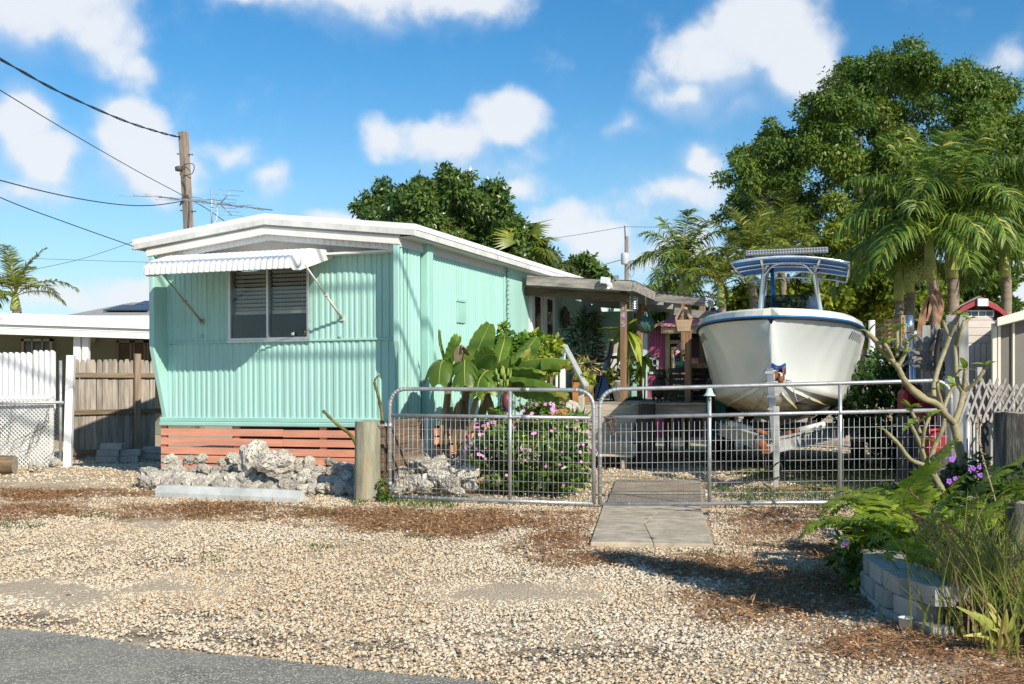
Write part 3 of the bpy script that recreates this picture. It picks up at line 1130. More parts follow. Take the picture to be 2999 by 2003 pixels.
def gable_band(y0, y1, xa, xb, top, bot, mt, name, parent, n=24, bev=0.0):
 """board following the gable between depths y0 and y1; top / bot are drops below the roof edge"""
 mb = MB()
 xsx = sorted(set([xa + (xb - xa) * i / n for i in range(n + 1)] + [XPK]))
 f0 = [(x, y0, gable(x) - top) for x in xsx]
 f1 = [(x, y0, gable(x) - bot) for x in xsx]
 g0 = [(x, y1, gable(x) - top) for x in xsx]
 g1 = [(x, y1, gable(x) - bot) for x in xsx]
 mb.grid([g0, f0, f1, g1, g0], smooth=False)
 for k in (0, -1):
  mb.add([f0[k], f1[k], g1[k], g0[k]], [(0, 1, 2, 3)])
 return mb.build(name, mt, parent, bevel=bev)


gable_band(-.315, -.27, XL - .01, XR + .01, -.012, .052, roofw, 'roof_edge', roof)
gable_band(-.330, -.27, XL - .012, XR + .012, .054, .125, dripw, 'drip_edge', roof)
gable_band(-.292, -.24, -W_ - .03, .01, .15, .24, creamw, 'fascia', roof)
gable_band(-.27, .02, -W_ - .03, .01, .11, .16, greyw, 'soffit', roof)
# corrugated white strip and flat white board under the gable
mb = MB()
rows = [[], []]
for (s, d) in corr_profile(-W_ + .07, -.07, .088, .008):
 tz = gable(s) - .2
 bz = max(ZS - .05, gable(s) - .31)
 rows[0].append((s, -.20 - d, min(bz, tz - .01)))
 rows[1].append((s, -.20 - d, tz))
mb.grid(rows, smooth=False)
mb.build('corrugated_valance', white, roof)
mb = MB()
mb.b2((-W_ + .07, -.19, ZS - .07), (-.07, -.005, ZS - .045))
mb.prism([(-W_ + .1, ZS - .05), (-.1, ZS - .05), (-.1, gable(-.1) - .2), (XPK, zpk - .2), (-W_ + .1, gable(-W_ + .1) - .2)], -.02, -.006)
mb.build('gable_board', creamw, roof)
mb = MB()
mb.b2((xg0, -.03, zwb), (xg1, -.016, ZS - .046))
mb.build('gable_board', creamw, roof)
# side eave: white edge, drip edge, soffit and frieze board
for (xa, xb, za, zb, mt, nm) in ((XR - .02, XR + .012, zeR - .052, zeR + .012, roofw, 'roof_edge'), (XR - .045, XR + .004, zeR - .125, zeR - .054, dripw, 'drip_edge'),
        (XL - .012, XL + .02, zeL - .05, zeL + .012, roofw, 'roof_edge'), (XL - .004, XL + .045, zeL - .12, zeL - .052, dripw, 'drip_edge')):
 mb = MB()
 mb.b2((xa, -.28, za), (xb, LEN + .3, zb))
 mb.build(nm, mt, roof)
mb = MB()
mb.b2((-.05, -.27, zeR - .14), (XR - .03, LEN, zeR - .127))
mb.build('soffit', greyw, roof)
mb = MB()
mb.b2((-.02, -.255, ZS - .03), (.02, yc0, zeR - .14))
mb.b2((-.02, yc1, ZS - .03), (.02, yf0 - .02, zeR - .14))
mb.b2((-.02, yf0, zeR - .30), (.016, LEN, zeR - .14))
mb.build('frieze_board', greyw, house)

# -- front window with blinds
win = MB()
fw = .035
for (a, b) in (((wx0, -.035, wz0), (wx0 + fw, .05, wz1)), ((wx1 - fw, -.035, wz0), (wx1, .05, wz1)), ((wx0 + fw, -.035, wz0), (wx1 - fw, .05, wz0 + fw)), ((wx0 + fw, -.035, wz1 - fw), (wx1 - fw, .05, wz1))):
 win.b2(a, b)
win.b2((wx0 - .02, -.045, wz0 - .025), (wx1 + .02, -.012, wz0 + .002))
window = win.build('window', alum, house, bevel=.003)
xm = fr(783, 900, -.02)[0]
mb = MB()
mb.b2((xm - .014, -.025, wz0 + fw), (xm + .014, .03, wz1 - fw))
mb.build('mullion', alum, window)
for (a, b, yy) in ((wx0 + fw, xm - .014, .0), (xm + .014, wx1 - fw, .012)):
 mb = MB()
 mb.b2((a, yy, wz0 + fw), (b, yy + .004, wz1 - fw))
 mb.build('pane', glass, window)
mb = MB()
mb.bar((0, 0, 0), (1, 0, 0), .048, .003)
slat_me = mb.mesh('blind_slat', blind)
zb_ = fr(783, 919, .1)[1]
nsl = 16
for (a, b) in ((wx0 + .05, xm - .02), (xm + .02, wx1 - .05)):
 for k in range(nsl):
  z = zb_ + .06 + k * .052
  if z > wz1 - .05:
   break
  o = link('blind_slat', slat_me, window, (a, .085, z), (math.radians(-38 + random.uniform(-3, 3)), 0, 0), (b - a, 1, 1))
 mb = MB()
 mb.b2((a, .06, zb_ - .005), (b, .10, zb_ + .035))
 mb.build('blind_rail', blind, window)
 mb = MB()
 for f_ in (.2, .8):
  mb.tube([(a + (b - a) * f_, .085, zb_), (a + (b - a) * f_, .085, wz1)], .0025, 4)
 mb.build('blind_cord', blind, window)
# alarm company style sticker in the lower right of the pane
sx0, sz1 = fr(885, 966, -.004)
sx1, sz0 = fr(902, 983, -.004)
mb = MB()
mb.b2((sx0, .006, sz0), (sx1, .0105, sz1))
stick = mb.build('sticker', mat('sticker_black', (0.01, 0.01, 0.01), .4), window)


def text_mesh(txt, size, extrude, material, name):
 cu = bpy.data.curves.new(name, 'FONT')
 cu.body = txt
 cu.size = size
 cu.extrude = extrude
 cu.align_x = 'CENTER'
 cu.resolution_u = 3
 o = bpy.data.objects.new(name, cu)
 COL.objects.link(o)
 dg = bpy.context.evaluated_depsgraph_get()
 me = bpy.data.meshes.new_from_object(o.evaluated_get(dg))
 bpy.data.objects.remove(o)
 bpy.data.curves.remove(cu)
 me.name = name
 me.materials.clear()
 me.materials.append(material)
 return me


sw = sx1 - sx0
smx = (sx0 + sx1) / 2
mb = MB()
mb.b2((smx - sw * .2, .004, sz0 + sw * .42), (smx + sw * .2, .0058, sz0 + sw * .78))
mb.build('sticker_mark', mat('sticker_yellow', (0.55, 0.38, 0.03), .5), window)
wt_me = text_mesh('FLORIDA', sw * .2, .0005, white, 'sticker_text')
link('sticker_text', wt_me, window, (smx, .0045, sz0 + sw * .12), (math.pi / 2, 0, 0))

# -- awning
aw_q = 1.0
axR, azR = fr(980, 742, -.02)
axL = fr(424, 790, -aw_q)[0]
_, afz = fr(850, 745, -aw_q)
_, afb = fr(850, 786, -aw_q)
axL2 = fr(850, 786, -aw_q)[0]
axR = axL2
_, azw = fr(980, 738, -.02)
prof = [(-.02, azw + .01), (-.55, azw - .06 * .4), (-.88, afz + .015), (-.97, afz - .02), (-1.01, afz - .07), (-1.02, afb + .01)]
mb = MB()
nsc = 26
rows = [[] for _ in prof]
sc_w = (axR - axL) / nsc
for i in range(nsc):
 for f_, d in ((0.0, 0), (.12, .013), (.35, .018), (.65, .018), (.88, .013)):
  x = axL + (i + f_) * sc_w
  for r, (py_, pz) in zip(rows, prof):
   out = d * .9
   r.append((x, py_ - out * (1 if pz < afz + .01 else .2), pz + out * (.9 if pz >= afz - .03 else .2) - (d * .6 if r is rows[-1] else 0)))
for r, (py_, pz) in zip(rows, prof):
 r.append((axR, py_, pz))
mb.grid(rows, smooth=True)
low = [[(x, y + .006, z - .006) for (x, y, z) in r] for r in rows][::-1]
mb.grid(low, smooth=True)
awning = mb.build('awning', white, house)
for xx in (axL - .004, axR + .004):
 mb = MB()
 mb.prism([(p[0], p[1] + .012) for p in prof] + [(-.95, afb - .012), (-.80, afb + .0), (-.02, azw - .075)], xx - .006, xx + .006, plane='yz')
 mb.build('side_panel', white, awning)
mb = MB()
mb.lathe([(.075, 0), (.075, .012), (.0, .013)], (axR + .01, -.86, (afz + afb) / 2 + .02), 16, axis=Matrix.Rotation(math.pi / 2, 3, 'Y'))
mb.build('end_cap', white, awning)
for (pa, qa, pb) in (((476, 803), -.97, (592, 942)), ((893, 775), -.86, (1002, 931))):
 xa, za = fr(*pa, qa)
 xb, zb3 = fr(*pb, -.02)
 mb = MB()
 a, b = Vector((xa, qa, za)), Vector((xb, -.03, zb3))
 mm = a.lerp(b, .55)
 mb.tube([a, mm], .011, 8)
 mb.tube([mm, b], .016, 8)
 mb.box(mm, (.05, .03, .03))
 mb.box(b + Vector((0, .015, 0)), (.06, .03, .07))
 mb.build('strut', mat('awning_strut', (0.60, 0.57, 0.50), .5, .1, 6.0) if pa[0] > 800 else mat('rusty_strut', (0.36, 0.31, 0.22), .6, .2, 8.0), awning)

# -- salmon skirting: every slat and post its own piece
mb = MB()
mb.b2((0, -.012, -.045), (1, .012, .045))
slat2 = mb.mesh('skirt_slat', salmon)
rowsz = [fr(700, v, -.01)[1] for v in (1267.5, 1294, 1322.5, 1346, 1372)]
for k, z in enumerate(rowsz):
 for (a, b) in ((-W_ - .02, -W_ * .49), (-W_ * .49 + .004, .0)):
  link('skirt_slat', slat2, house, (a, -.012, z + random.uniform(-.004, .004)), (0, random.uniform(-.003, .003), 0), (b - a, 1, 1.0))
 link('skirt_slat', slat2, house, (.01, .0, z), (0, 0, math.pi / 2), (4.2, 1, 1))
mb = MB()
mb.b2((-.045, -.02, 0), (.045, .02, ZB - .002))
post2 = mb.mesh('skirt_post', salmon)
for u in (482, 695, 948, 1150):
 x = fr(u, 1300, .02)[0]
 link('skirt_post', post2, house, (x, .022, 0))
for y in (.7, 1.9, 3.1):
 link('skirt_post', post2, house, (-.012, y, 0), (0, 0, math.pi / 2))
mb = MB()
mb.b2((-W_ + .02, .12, ZB + .01), (-.06, LEN, ZB + .045))
mb.b2((-W_ + .05, 1.5, 0), (-.1, 1.53, ZB))
mb.build('underfloor', under, house)
# hook and small fittings on the front
for (u, v) in ((996, 985), (858, 978), (590, 984)):
 x, z = fr(u, v, -.02)
 mb = MB()
 mb.box((x, -.022, z), (.03, .02, .03))
 mb.tube([(x - .02, -.03, z - .02), (x + .02, -.03, z + .02)], .006, 6)
 mb.build('wall_hook', mint_trim, house)
# string of small lights down the flat panel and under the porch eave
mb = MB()
yl_ = yf0 + .07
cable = [(.035, yl_ + .012 * math.sin(k * 1.7), ZS + .15 - k * .07) for k in range(22)]
mb.tube(cable, .006, 5)
for k, p in enumerate(cable[2:]):
 mb.tube([p, (p[0] + .01, p[1] + (.05 if k % 2 else .045), p[2] + .012)], .007, 5)
tag(mb.build('light_string', mat('green_wire', (0.03, 0.10, 0.06), .5), None, None), 'dark green string of tiny lights hanging down the mint wall', 'string lights')
o = bpy.data.objects['light_string']
o.location, o.rotation_euler = house.location, house.rotation_euler
# ------------------------------------------------------------------ gates, posts, rocks and other things in the front yard
galv = mat('galvanised_pipe', (0.47, 0.475, 0.47), 0.42, 0.12, 9.0, 0.1, 60.0, metal=0.55, second=(0.36, 0.36, 0.355), sec_scale=5.0, spec=.5)
wirem = mat('galvanised_wire', (0.50, 0.50, 0.49), 0.45, 0.1, 9.0, metal=0.5)


def fillet(pts, idx, r, n=7):
 """round the corners idx of a polyline"""
 out = []
 for i, p in enumerate(pts):
  p = Vector(p)
  if i in idx:
   a, b = Vector(pts[i - 1]) - p, Vector(pts[i + 1]) - p
   a.normalize()
   b.normalize()
   for k in range(n + 1):
    t = k / n
    q = (p + a * r) * (1 - t) ** 2 + p * 2 * t * (1 - t) + (p + b * r) * t ** 2
    out.append(q)
  else:
   out.append(p)
 return out


def gate_pt(p0, p1, z0, z1):
 """function (distance along in 0..1, height in 0..1) to a point of the gate plane"""
 def f(s, t):
  a = p0.lerp(p1, s)
  lo = z0[0] + (z0[1] - z0[0]) * s
  hi = z1[0] + (z1[1] - z1[0]) * s
  return Vector((a.x, a.y, lo + (hi - lo) * t))
 return f


TR = .021
gate = empty('yard_gate', 'shorter galvanised pipe gate with square wire mesh, beside the thick timber post', 'gate', (-1.3, 11.66, 0))
gate2 = empty('yard_gate', 'longer galvanised pipe gate with wire mesh in front of the boat', 'gate', (.87, 11.05, 0))
for g_, p0, p1, z0, z1, ups, sp, ends in (
  (gate, Vector((-1.301, 11.64, 0)), Vector((.826, 11.05, 0)), (.045, .035), (1.195, 1.185), (.602,), (.0515, .104), (True, True)),
  (gate2, Vector((.889, 11.05, 0)), Vector((4.36, 10.85, 0)), (.03, .085), (1.19, 1.285), (.316, .688), (.052, .104), (True, True))):
 g_.location = (0, 0, 0)
 f = gate_pt(p0, p1, z0, z1)
 L = (p1 - p0).length
 mb = MB()
 ring = [f(0, 0), f(0, 1), f(1, 1), f(1, 0)]
 mb.tube(fillet(ring, (1, 2), .2, 8), TR, 10)
 mb.tube([f(0, 0), f(1, 0)], TR, 10)
 frame = mb.build('frame', galv, g_)
 tm = .755
 mb = MB()
 mb.tube([f(.012, tm), f(.988, tm)], TR * .92, 10)
 mb.build('rail', galv, g_)
 for s in ups:
  mb = MB()
  top = .985
  if g_ is gate2 and s < .5:
   top = .915
  mb.tube([f(s, .015), f(s, top)], TR * .95, 10)
  mb.lathe([(TR * 1.25, -.02), (TR * 1.25, .02)], f(s, tm), 10)
  mb.build('upright', galv, g_)
 # crimped bends
 mb = MB()
 for (c0, c1) in ((1, 9),):
  pts = fillet(ring, (1, 2), .2, 8)
  for side in (pts[1:10], pts[10:19]):
   for k in range(len(side) - 1):
    a, b = side[k], side[k + 1]
    mb.tube([a.lerp(b, .35), a.lerp(b, .65)], TR * 1.09, 10)
 mb.build('crimp', galv, g_)
 # square mesh woven from single wires
 mb = MB()
 nv = int(L / sp[0])
 topt = tm - .008 if g_ is gate else tm - .05
 for k in range(1, nv):
  s = k / nv
  j = random.uniform(-.002, .002)
  mb.tube([f(s, .01) + Vector((j, -.004, 0)), f(s, .4) + Vector((-j, -.004, 0)), f(s, topt + random.uniform(-.006, .006)) + Vector((0, -.004, 0))], .0026, 5)
 nh = 8
 for k in range(1, nh + 1):
  t = k * sp[1] / 1.16
  if t > topt:
   break
  pts = []
  for q in range(13):
   pts.append(f(.006 + .988 * q / 12, t + random.uniform(-.0018, .0018)) + Vector((0, .002, 0)))
  mb.tube(pts, .0026, 5)
 tag(mb.build('wire_mesh', wirem, g_), kind='stuff')
 # tie wires round the frame
 mb = MB()
 for k in range(30 if g_ is gate else 6):
  s = (k + .5) / (30 if g_ is gate else 6)
  c = f(s, 0)
  mb.tube([c + Vector((.004 * math.sin(a), (TR + .003) * math.cos(a), (TR + .003) * math.sin(a))) for a in [i * math.pi / 3 for i in range(6)]], .0035, 4, closed=True)
 for k in range(8):
  c = f(0, .08 + k * .085)
  mb.tube([c + Vector(((TR + .003) * math.cos(a), (TR + .003) * math.sin(a), 0)) for a in [i * math.pi / 3 for i in range(6)]], .0035, 4, closed=True)
 tag(mb.build('tie_wire', wirem, g_), kind='stuff')
 if g_ is gate:
  mb = MB()
  for s in (.655, .66):
   mb.tube([f(s, 1) , f(s + .035, 1)], TR * 1.1, 10)
  mb.tube([f(.66, tm), f(.70, tm)], TR * 1.06, 10)
  mb.build('pipe_sleeve', galv, g_)
  mb = MB()
  for t in (.66, .12):
   a = f(0, t)
   mb.tube([a + Vector((-.16, .02, 0)), a + Vector((0, .0, 0))], .009, 6)
   mb.lathe([(TR * 1.25, -.025), (TR * 1.25, .025)], a, 10)
   mb.box(a + Vector((-.045, .01, .012)), (.02, .025, .035))
  mb.build('hinge', galv, g_)
  gfL = f
 else:
  gfR = f
  mb = MB()
  c = f(0, .42)
  mb.lathe([(TR * 1.2, -.02), (TR * 1.2, .02)], c, 10)
  mb.build('collar', galv, g_)

# chain that ties the gates together
chain_m = mat('rusty_chain', (0.16, 0.12, 0.09), .6, .3, 20.0, metal=.5)
mb = MB()
c = gfR(.026, .755)
for k in range(5):
 r = .05 + .012 * k
 cc = c + Vector((-.012 + .014 * k, -.004 * k, -.028 - .012 * k))
 mb.tube([cc + Vector((.30 * r * math.cos(a), .012 * math.sin(2 * a + k), r * math.sin(a))) for a in [i * math.pi / 8 for i in range(16)]], .005, 5, closed=True)
mb.tube([c + Vector((-.05, -.025, .005)), c + Vector((0, -.03, -.01)), c + Vector((.05, -.02, 0))], .006, 5)
tag(mb.build('gate_chain', chain_m), 'rusty chain looped around the rail where both gates meet', 'chain')

# bell shaped cap on the gate upright
verdi = mat('pale_green_metal', (0.50, 0.62, 0.57), .5, .1, 8.0)
bell = empty('bell', 'pale green bell under the top rail of the gate by the boat', 'bell')
c = gfR(ups[0], .915)
mb = MB()
mb.lathe([(.062, 0), (.064, .004), (.05, .014), (.037, .035), (.031, .06), (.024, .076), (.0, .082)], c + Vector((0, 0, .006)), 20)
mb.build('bell_body', verdi, bell)
mb = MB()
mb.tube([c + Vector((0, 0, .08)), c + Vector((0, 0, .105))], .008, 8)
mb.build('hanger', verdi, bell)
mb = MB()
mb.lathe([(.012, -.03), (.014, -.02), (.006, .0), (.004, .02)], c + Vector((.0, -.035, 0)), 8)
mb.build('clapper', galv, bell)

# thick timber gate post
postw = mat('treated_timber', (0.33, 0.315, 0.22), .85, .28, 3.0, .8, 25.0, stretch=(6, 6, .7), second=(0.44, 0.34, 0.21), sec_scale=1.6, sec_lo=.5, sec_hi=.72, bdist=.02)
greyt = mat('weathered_end_grain', (0.32, 0.28, 0.21), .9, .25, 20.0, .5, 60.0)


def log_post(name, x, y, r, h, mt, label, seed=0, lean=(0, 0), cat='post', z0=-.05):
 root = empty(name, label, cat, (x, y, 0))
 n, rings = 28, 14
 rows = []
 for i in range(rings + 1):
  z = z0 + (h - z0) * i / rings
  row = []
  for k in range(n + 1):
   a = 2 * math.pi * (k % n) / n
   q = Vector((math.cos(a) * 2.2 + seed, math.sin(a) * 2.2, z * .8))
   rr = r * (1 + .07 * mnoise.noise(q) - .05 * max(0, mnoise.noise(Vector((math.cos(a) * 6 + seed, math.sin(a) * 6, z * .5)))) + (.04 * (1 - i / 3) if i < 3 else 0))
   if i == rings:
    rr *= .965
   row.append((rr * math.cos(a) + lean[0] * z, rr * math.sin(a) + lean[1] * z, z + (.012 * mnoise.noise(q * 2) if i == rings else 0)))
  rows.append(row)
 mb = MB()
 mb.grid(rows)
 mb.build('post_body', mt, root)
 top = rows[-1]
 cx = Vector((lean[0] * h, lean[1] * h, h))
 mb = MB()
 inner = [Vector(p).lerp(cx, .5) + Vector((0, 0, .004)) for p in top]
 mb.grid([top, inner, [cx + Vector((0, 0, .004))] * len(top)], smooth=False)
 mb.build('end_grain', greyt, root)
 return root


log_post('gate_post', -1.552, 11.72, .138, .845, postw, 'thick greenish timber post standing at the left end of the gates', 3)

# planter box of stacked brown planks behind the post
plankw = mat('brown_plank', (0.20, 0.13, 0.08), .85, .3, 3.0, .7, 30.0, rand=.22, stretch=(1.0, 9, 9), second=(0.30, 0.235, 0.16), sec_scale=2.2, bdist=.015)
boxr = empty('plank_box', 'brown stacked plank box behind the thick timber post', 'planter box', (-1.40, 12.0, 0))
q0, q1 = P(1137, 1233, 12.05), P(1237, 1225, 13.0)
q0.z = q1.z = 0
dirb = (q1 - q0)
Lb = dirb.length
ang = math.atan2(dirb.y, dirb.x)
boxr.location = q0
boxr.rotation_euler = (0, 0, ang)
for k in range(6):
 z = .285 + k * .093 + .046
 for (a, b, cx_, cy_, ln, rz) in ((0, 0, Lb / 2 + random.uniform(-.006, .006), 0, Lb, 0), (0, 0, .0 - .02, .16, .24, math.pi / 2)):
  mb = MB()
  mb.box((0, 0, 0), (ln, .04, .090))
  o = mb.build('plank', plankw, boxr, (cx_, cy_ + random.uniform(-.004, .004), z), (random.uniform(-.01, .01), random.uniform(-.008, .008), rz), bevel=.005)
for x in (.05, Lb - .06):
 mb = MB()
 mb.b2((x - .04, .03, -.05), (x + .04, .1, .82))
 mb.build('corner_stake', plankw, boxr)
for y in (.28,):
 mb = MB()
 mb.b2((-.03, .24, -.05), (.05, .30, .82))
 mb.build('corner_stake', plankw, boxr)

# white post at the house corner
mb = MB()
pw_ = P(1247, 1300, 13.15)
mb.b2((pw_.x - .038, 13.11, 0), (pw_.x + .038, 13.19, .88))
tag(mb.build('white_post', white, bevel=.004), 'square white post between the plank box and the banana plants', 'post')
# white elbow pipe and brown dead stems near it are omitted: not distinguishable

# bare stems by the post
stemm = mat('green_bark', (0.13, 0.12, 0.035), .7, .3, 8.0, .4, 40.0, second=(0.25, 0.21, 0.07), sec_scale=6.0)


def stem(pts, rs, label, name='bare_stem'):
 rr = [r * (1 + .12 * math.sin(i * 2.2)) for i, r in enumerate(rs)]
 mb = MB()
 mb.tube(pts, rr, 8)
 mb.tube([pts[-1], Vector(pts[-1]) + (Vector(pts[-1]) - Vector(pts[-2])).normalized() * .015], [rr[-1] * 1.2, rr[-1] * .6], 8)
 return tag(mb.build(name, stemm), label, 'plant')


def spline(pts, n=6):
 pts = [Vector(p) for p in pts]
 out = []
 for i in range(len(pts) - 1):
  p0, p1, p2, p3 = pts[max(i - 1, 0)], pts[i], pts[i + 1], pts[min(i + 2, len(pts) - 1)]
  for k in range(n):
   t = k / n
   out.append(.5 * ((2 * p1) + (p2 - p0) * t + (2 * p0 - 5 * p1 + 4 * p2 - p3) * t * t + (3 * p1 - p0 - 3 * p2 + p3) * t ** 3))
 out.append(pts[-1])
 return out


s1 = spline([P(1122, 1400, 12.3), P(1120, 1235, 12.3), P(1108, 1160, 12.25), P(1097, 1122, 12.2), P(1103, 1105, 12.2), P(1112, 1100, 12.2), P(1114, 1104, 12.2)])
stem(s1, np.linspace(.02, .016, 19).tolist() + np.linspace(.012, .005, len(s1) - 19).tolist(), 'upright bare green stem with hooked tip rising behind the timber post')
s2 = spline([P(1060, 1360, 12.6), P(1035, 1285, 12.5), P(985, 1240, 12.4), P(948, 1205, 12.3)])
stem(s2, np.linspace(.024, .017, len(s2)).tolist(), 'slanted bare green stem leaning left from the timber post')

# ---- coral rocks
rockm = bpy.data.materials.new('coral_rock')
rockm.use_nodes = True
t_ = rockm.node_tree
t_.nodes.clear()
w = NT(t_)
rc = w.n('ShaderNodeTexCoord').outputs['Object']
ri = w.n('ShaderNodeObjectInfo').outputs['Random']
rc = w.vmath('ADD', rc, w.n('ShaderNodeCombineXYZ', {0: w.math('MULTIPLY', ri, 50.0)}).outputs[0])
r1 = w.noise(rc, 3.0, 6.0, 0.65)
r2 = w.noise(rc, 9.0, 6.0, 0.7)
rcol = w.mix(w.ramp(r1, .3, .7), (0.60, 0.545, 0.455), (0.82, 0.765, 0.65))
rcol = w.mix(w.ramp(r2, .52, .8, 0, .45), rcol, (0.27, 0.24, 0.20))
rcol = w.mix(w.math('MULTIPLY', w.ramp(w.noise(rc, 1.6, 3.0), .5, .75), .5), rcol, (0.52, 0.39, 0.26))
hs_ = w.n('ShaderNodeHueSaturation', {'Color': rcol, 'Value': w.math('MULTIPLY_ADD', ri, .45, .68), 'Hue': w.math('MULTIPLY_ADD', ri, .02, .49)})
vp = w.n('ShaderNodeTexVoronoi', {'Vector': rc, 'Scale': 13.0, 'Randomness': 1.0})
hh = w.math('ADD', w.math('MULTIPLY', r2, .8), w.ramp(vp.outputs['Distance'], 0.0, 0.45))
bp = w.n('ShaderNodeBump', {'Height': hh, 'Strength': 0.9, 'Distance': 0.05})
bs = w.n('ShaderNodeBsdfPrincipled', {'Base Color': hs_.outputs[0], 'Roughness': .95, 'Specular IOR Level': .1, 'Normal': bp.outputs[0]})
w.n('ShaderNodeOutputMaterial', {'Surface': bs.outputs[0]})
RK = [rock_mesh('coral_rock', k + 1, rockm, 3, .33, .9) for k in range(9)]
R3 = random.Random(21)


def rock(x, y, z, s, label, group=None, k=None, sc=None, name='coral_rock'):
 me = RK[k if k is not None else R3.randrange(len(RK))]
 q = sc or (s * R3.uniform(.85, 1.2), s * R3.uniform(.8, 1.1), s * R3.uniform(.75, 1.05))
 o = link(name, me, None, (x, y, z), (R3.uniform(-.6, .6), R3.uniform(-.6, .6), R3.uniform(0, 6.28)), q)
 return tag(o, label, 'rock', group)


# pile in front of the skirting: rows getting higher towards the wall
PILE = 'rocks piled against the skirting'
PL = 'pitted grey white coral rock in the pile'
for (v0, s0, s1, step, zz) in ((1432, .17, .25, 27, .06), (1408, .19, .29, 30, .10), (1380, .17, .27, 29, .24), (1352, .15, .23, 30, .38)):
 u = 432 + R3.uniform(0, 15)
 while u < 1105:
  vv = v0 + R3.uniform(-8, 8)
  lo = 1 if u > 470 else 0
  if v0 < 1390 and u < 480:
   u += step
   continue
  if v0 < 1360 and (u > 1000 or 690 < u < 860 or R3.random() < .25):
   u += step
   continue
  sz = R3.uniform(s0, s1) * (1.0 if u < 900 else .88)
  Y = {1432: 12.75, 1408: 13.0, 1380: 13.35, 1352: 13.6}[v0] + (600 - u) * .0013
  p = P(u, vv, Y)
  rock(p.x, p.y, max(p.z, sz * .25), sz * .92, PL + {1432: ', lowest row', 1408: ', second row', 1380: ', third row', 1352: ', top row'}[v0] + (' left of the big boulders' if u < 690 else ' below the big boulders' if u < 860 else ' towards the timber post'), PILE)
  u += step * R3.uniform(.8, 1.25)
p = P(750, 1330, 12.95)
rock(p.x, p.y, p.z - .05, .5, 'large white boulder with upright top, on the rock pile under the window', k=2, sc=(.45, .4, .54))
p = P(806, 1352, 12.7)
rock(p.x, p.y, p.z - .02, .4, 'honeycombed cream boulder lying beside the large white boulder', k=5, sc=(.47, .4, .36))
p = P(1092, 1378, 12.55)
rock(p.x, p.y, p.z, .42, 'dark grey rounded boulder in shade behind the timber post', k=7, sc=(.42, .40, .50))
p = P(442, 1400, 13.2)
rock(p.x, p.y, .12, .3, 'brown coral rock at the far left end of the pile', k=4, sc=(.36, .26, .26))
# rocks bordering the bed behind the short gate
BED = 'rocks along the planting bed behind the gate'
BL = 'pale coral rock behind the short gate'
for (u, v, Y, s) in ((1180, 1395, 12.3, .30), (1232, 1362, 12.6, .36), (1285, 1372, 12.6, .38), (1330, 1385, 12.4, .26), (1258, 1335, 13.1, .26), (1300, 1345, 13.0, .24),
                     (1355, 1352, 12.7, .3), (1290, 1400, 12.1, .34), (1318, 1420, 11.95, .30), (1378, 1425, 11.95, .2), (1370, 1390, 12.3, .36), (1210, 1415, 12.0, .28),
                     (1170, 1425, 11.95, .22), (1245, 1425, 11.9, .22), (1345, 1440, 11.75, .16), (1200, 1375, 12.6, .26), (1330, 1350, 13.0, .26), (1160, 1440, 11.85, .18)):
 p = P(u, v, Y)
 rock(p.x, p.y, max(p.z, s * .25), s * .8, BL + (', in the back row against the planks' if v < 1376 else ', in the middle of the border' if v < 1412 else ', in the lowest row by the gate'), BED)
p = P(1400, 1340, 12.6)
rock(p.x, p.y, p.z, .4, 'tall grey white boulder standing at the left of the flowering shrub', k=3, sc=(.42, .35, .62))

# concrete wheel stop
wsm = mat('pale_concrete', (0.52, 0.53, 0.50), .85, .14, 5.0, .4, 60.0, second=(0.36, 0.37, 0.37), sec_scale=3.0, sec_lo=.5, sec_hi=.75)
a, b = Vector((-3.92, 12.16, 0)), Vector((-2.22, 11.5, 0))
d = (b - a)
mb = MB()
prof_ = [(-.085, 0), (-.085, .05), (-.05, .125), (.05, .125), (.085, .05), (.085, 0)]
nseg = 14
rows = []
for i in range(nseg + 1):
 x = d.length * i / nseg
 e = .05 * max(0, 1 - min(i, nseg - i) / .7)
 rows.append([(x if i not in (0, nseg) else x, y * (1 - e), z * (1 - e * 1.2) + .004 * mnoise.noise(Vector((x * 4, y * 9, z * 9)))) for (y, z) in prof_])
mb.grid(rows, smooth=False)
for r in (rows[0], rows[-1]):
 mb.add(r, [tuple(range(len(r)))])
o = mb.build('wheel_stop', wsm, None, a, (0, 0, math.atan2(d.y, d.x)), bevel=.008)
tag(o, 'pale weathered concrete wheel stop lying before the rock pile', 'wheel stop')

# ------------------------------------------------------------------ left boundary
greywood = mat('weathered_picket', (0.36, 0.31, 0.25), .9, .3, 2.5, .6, 25.0, rand=.2, stretch=(8, 8, .8), second=(0.22, 0.18, 0.14), sec_scale=1.5, sec_lo=.5, sec_hi=.75, bdist=.012)
railwood = mat('brown_rail', (0.22, 0.16, 0.10), .9, .3, 3.0, .5, 25.0, rand=.15, stretch=(1, 8, 8))
wf = empty('wood_fence', 'weathered grey dog-eared picket fence left of the house', 'fence', (0, 0, 0))
fa, fb = Vector((-7.15, 17.5, 0)), Vector((-5.75, 18.5, 0))
fa = G(200, 1352); fa = Vector(((200 - U0) / F * 17.5, 17.5, 0))
fb = Vector(((470 - U0) / F * 18.6, 18.6, 0))
wf.location = fa
wf.rotation_euler = (0, 0, math.atan2((fb - fa).y, (fb - fa).x))
Lf = (fb - fa).length
pk = MB()
pw2 = .088
pk.prism([(-pw2 / 2, 0), (pw2 / 2, 0), (pw2 / 2, 1.54), (pw2 * .28, 1.6), (-pw2 * .28, 1.6), (-pw2 / 2, 1.54)], -.008, .008)
pkm = pk.mesh('picket', greywood)
npk = int(Lf / .0925)
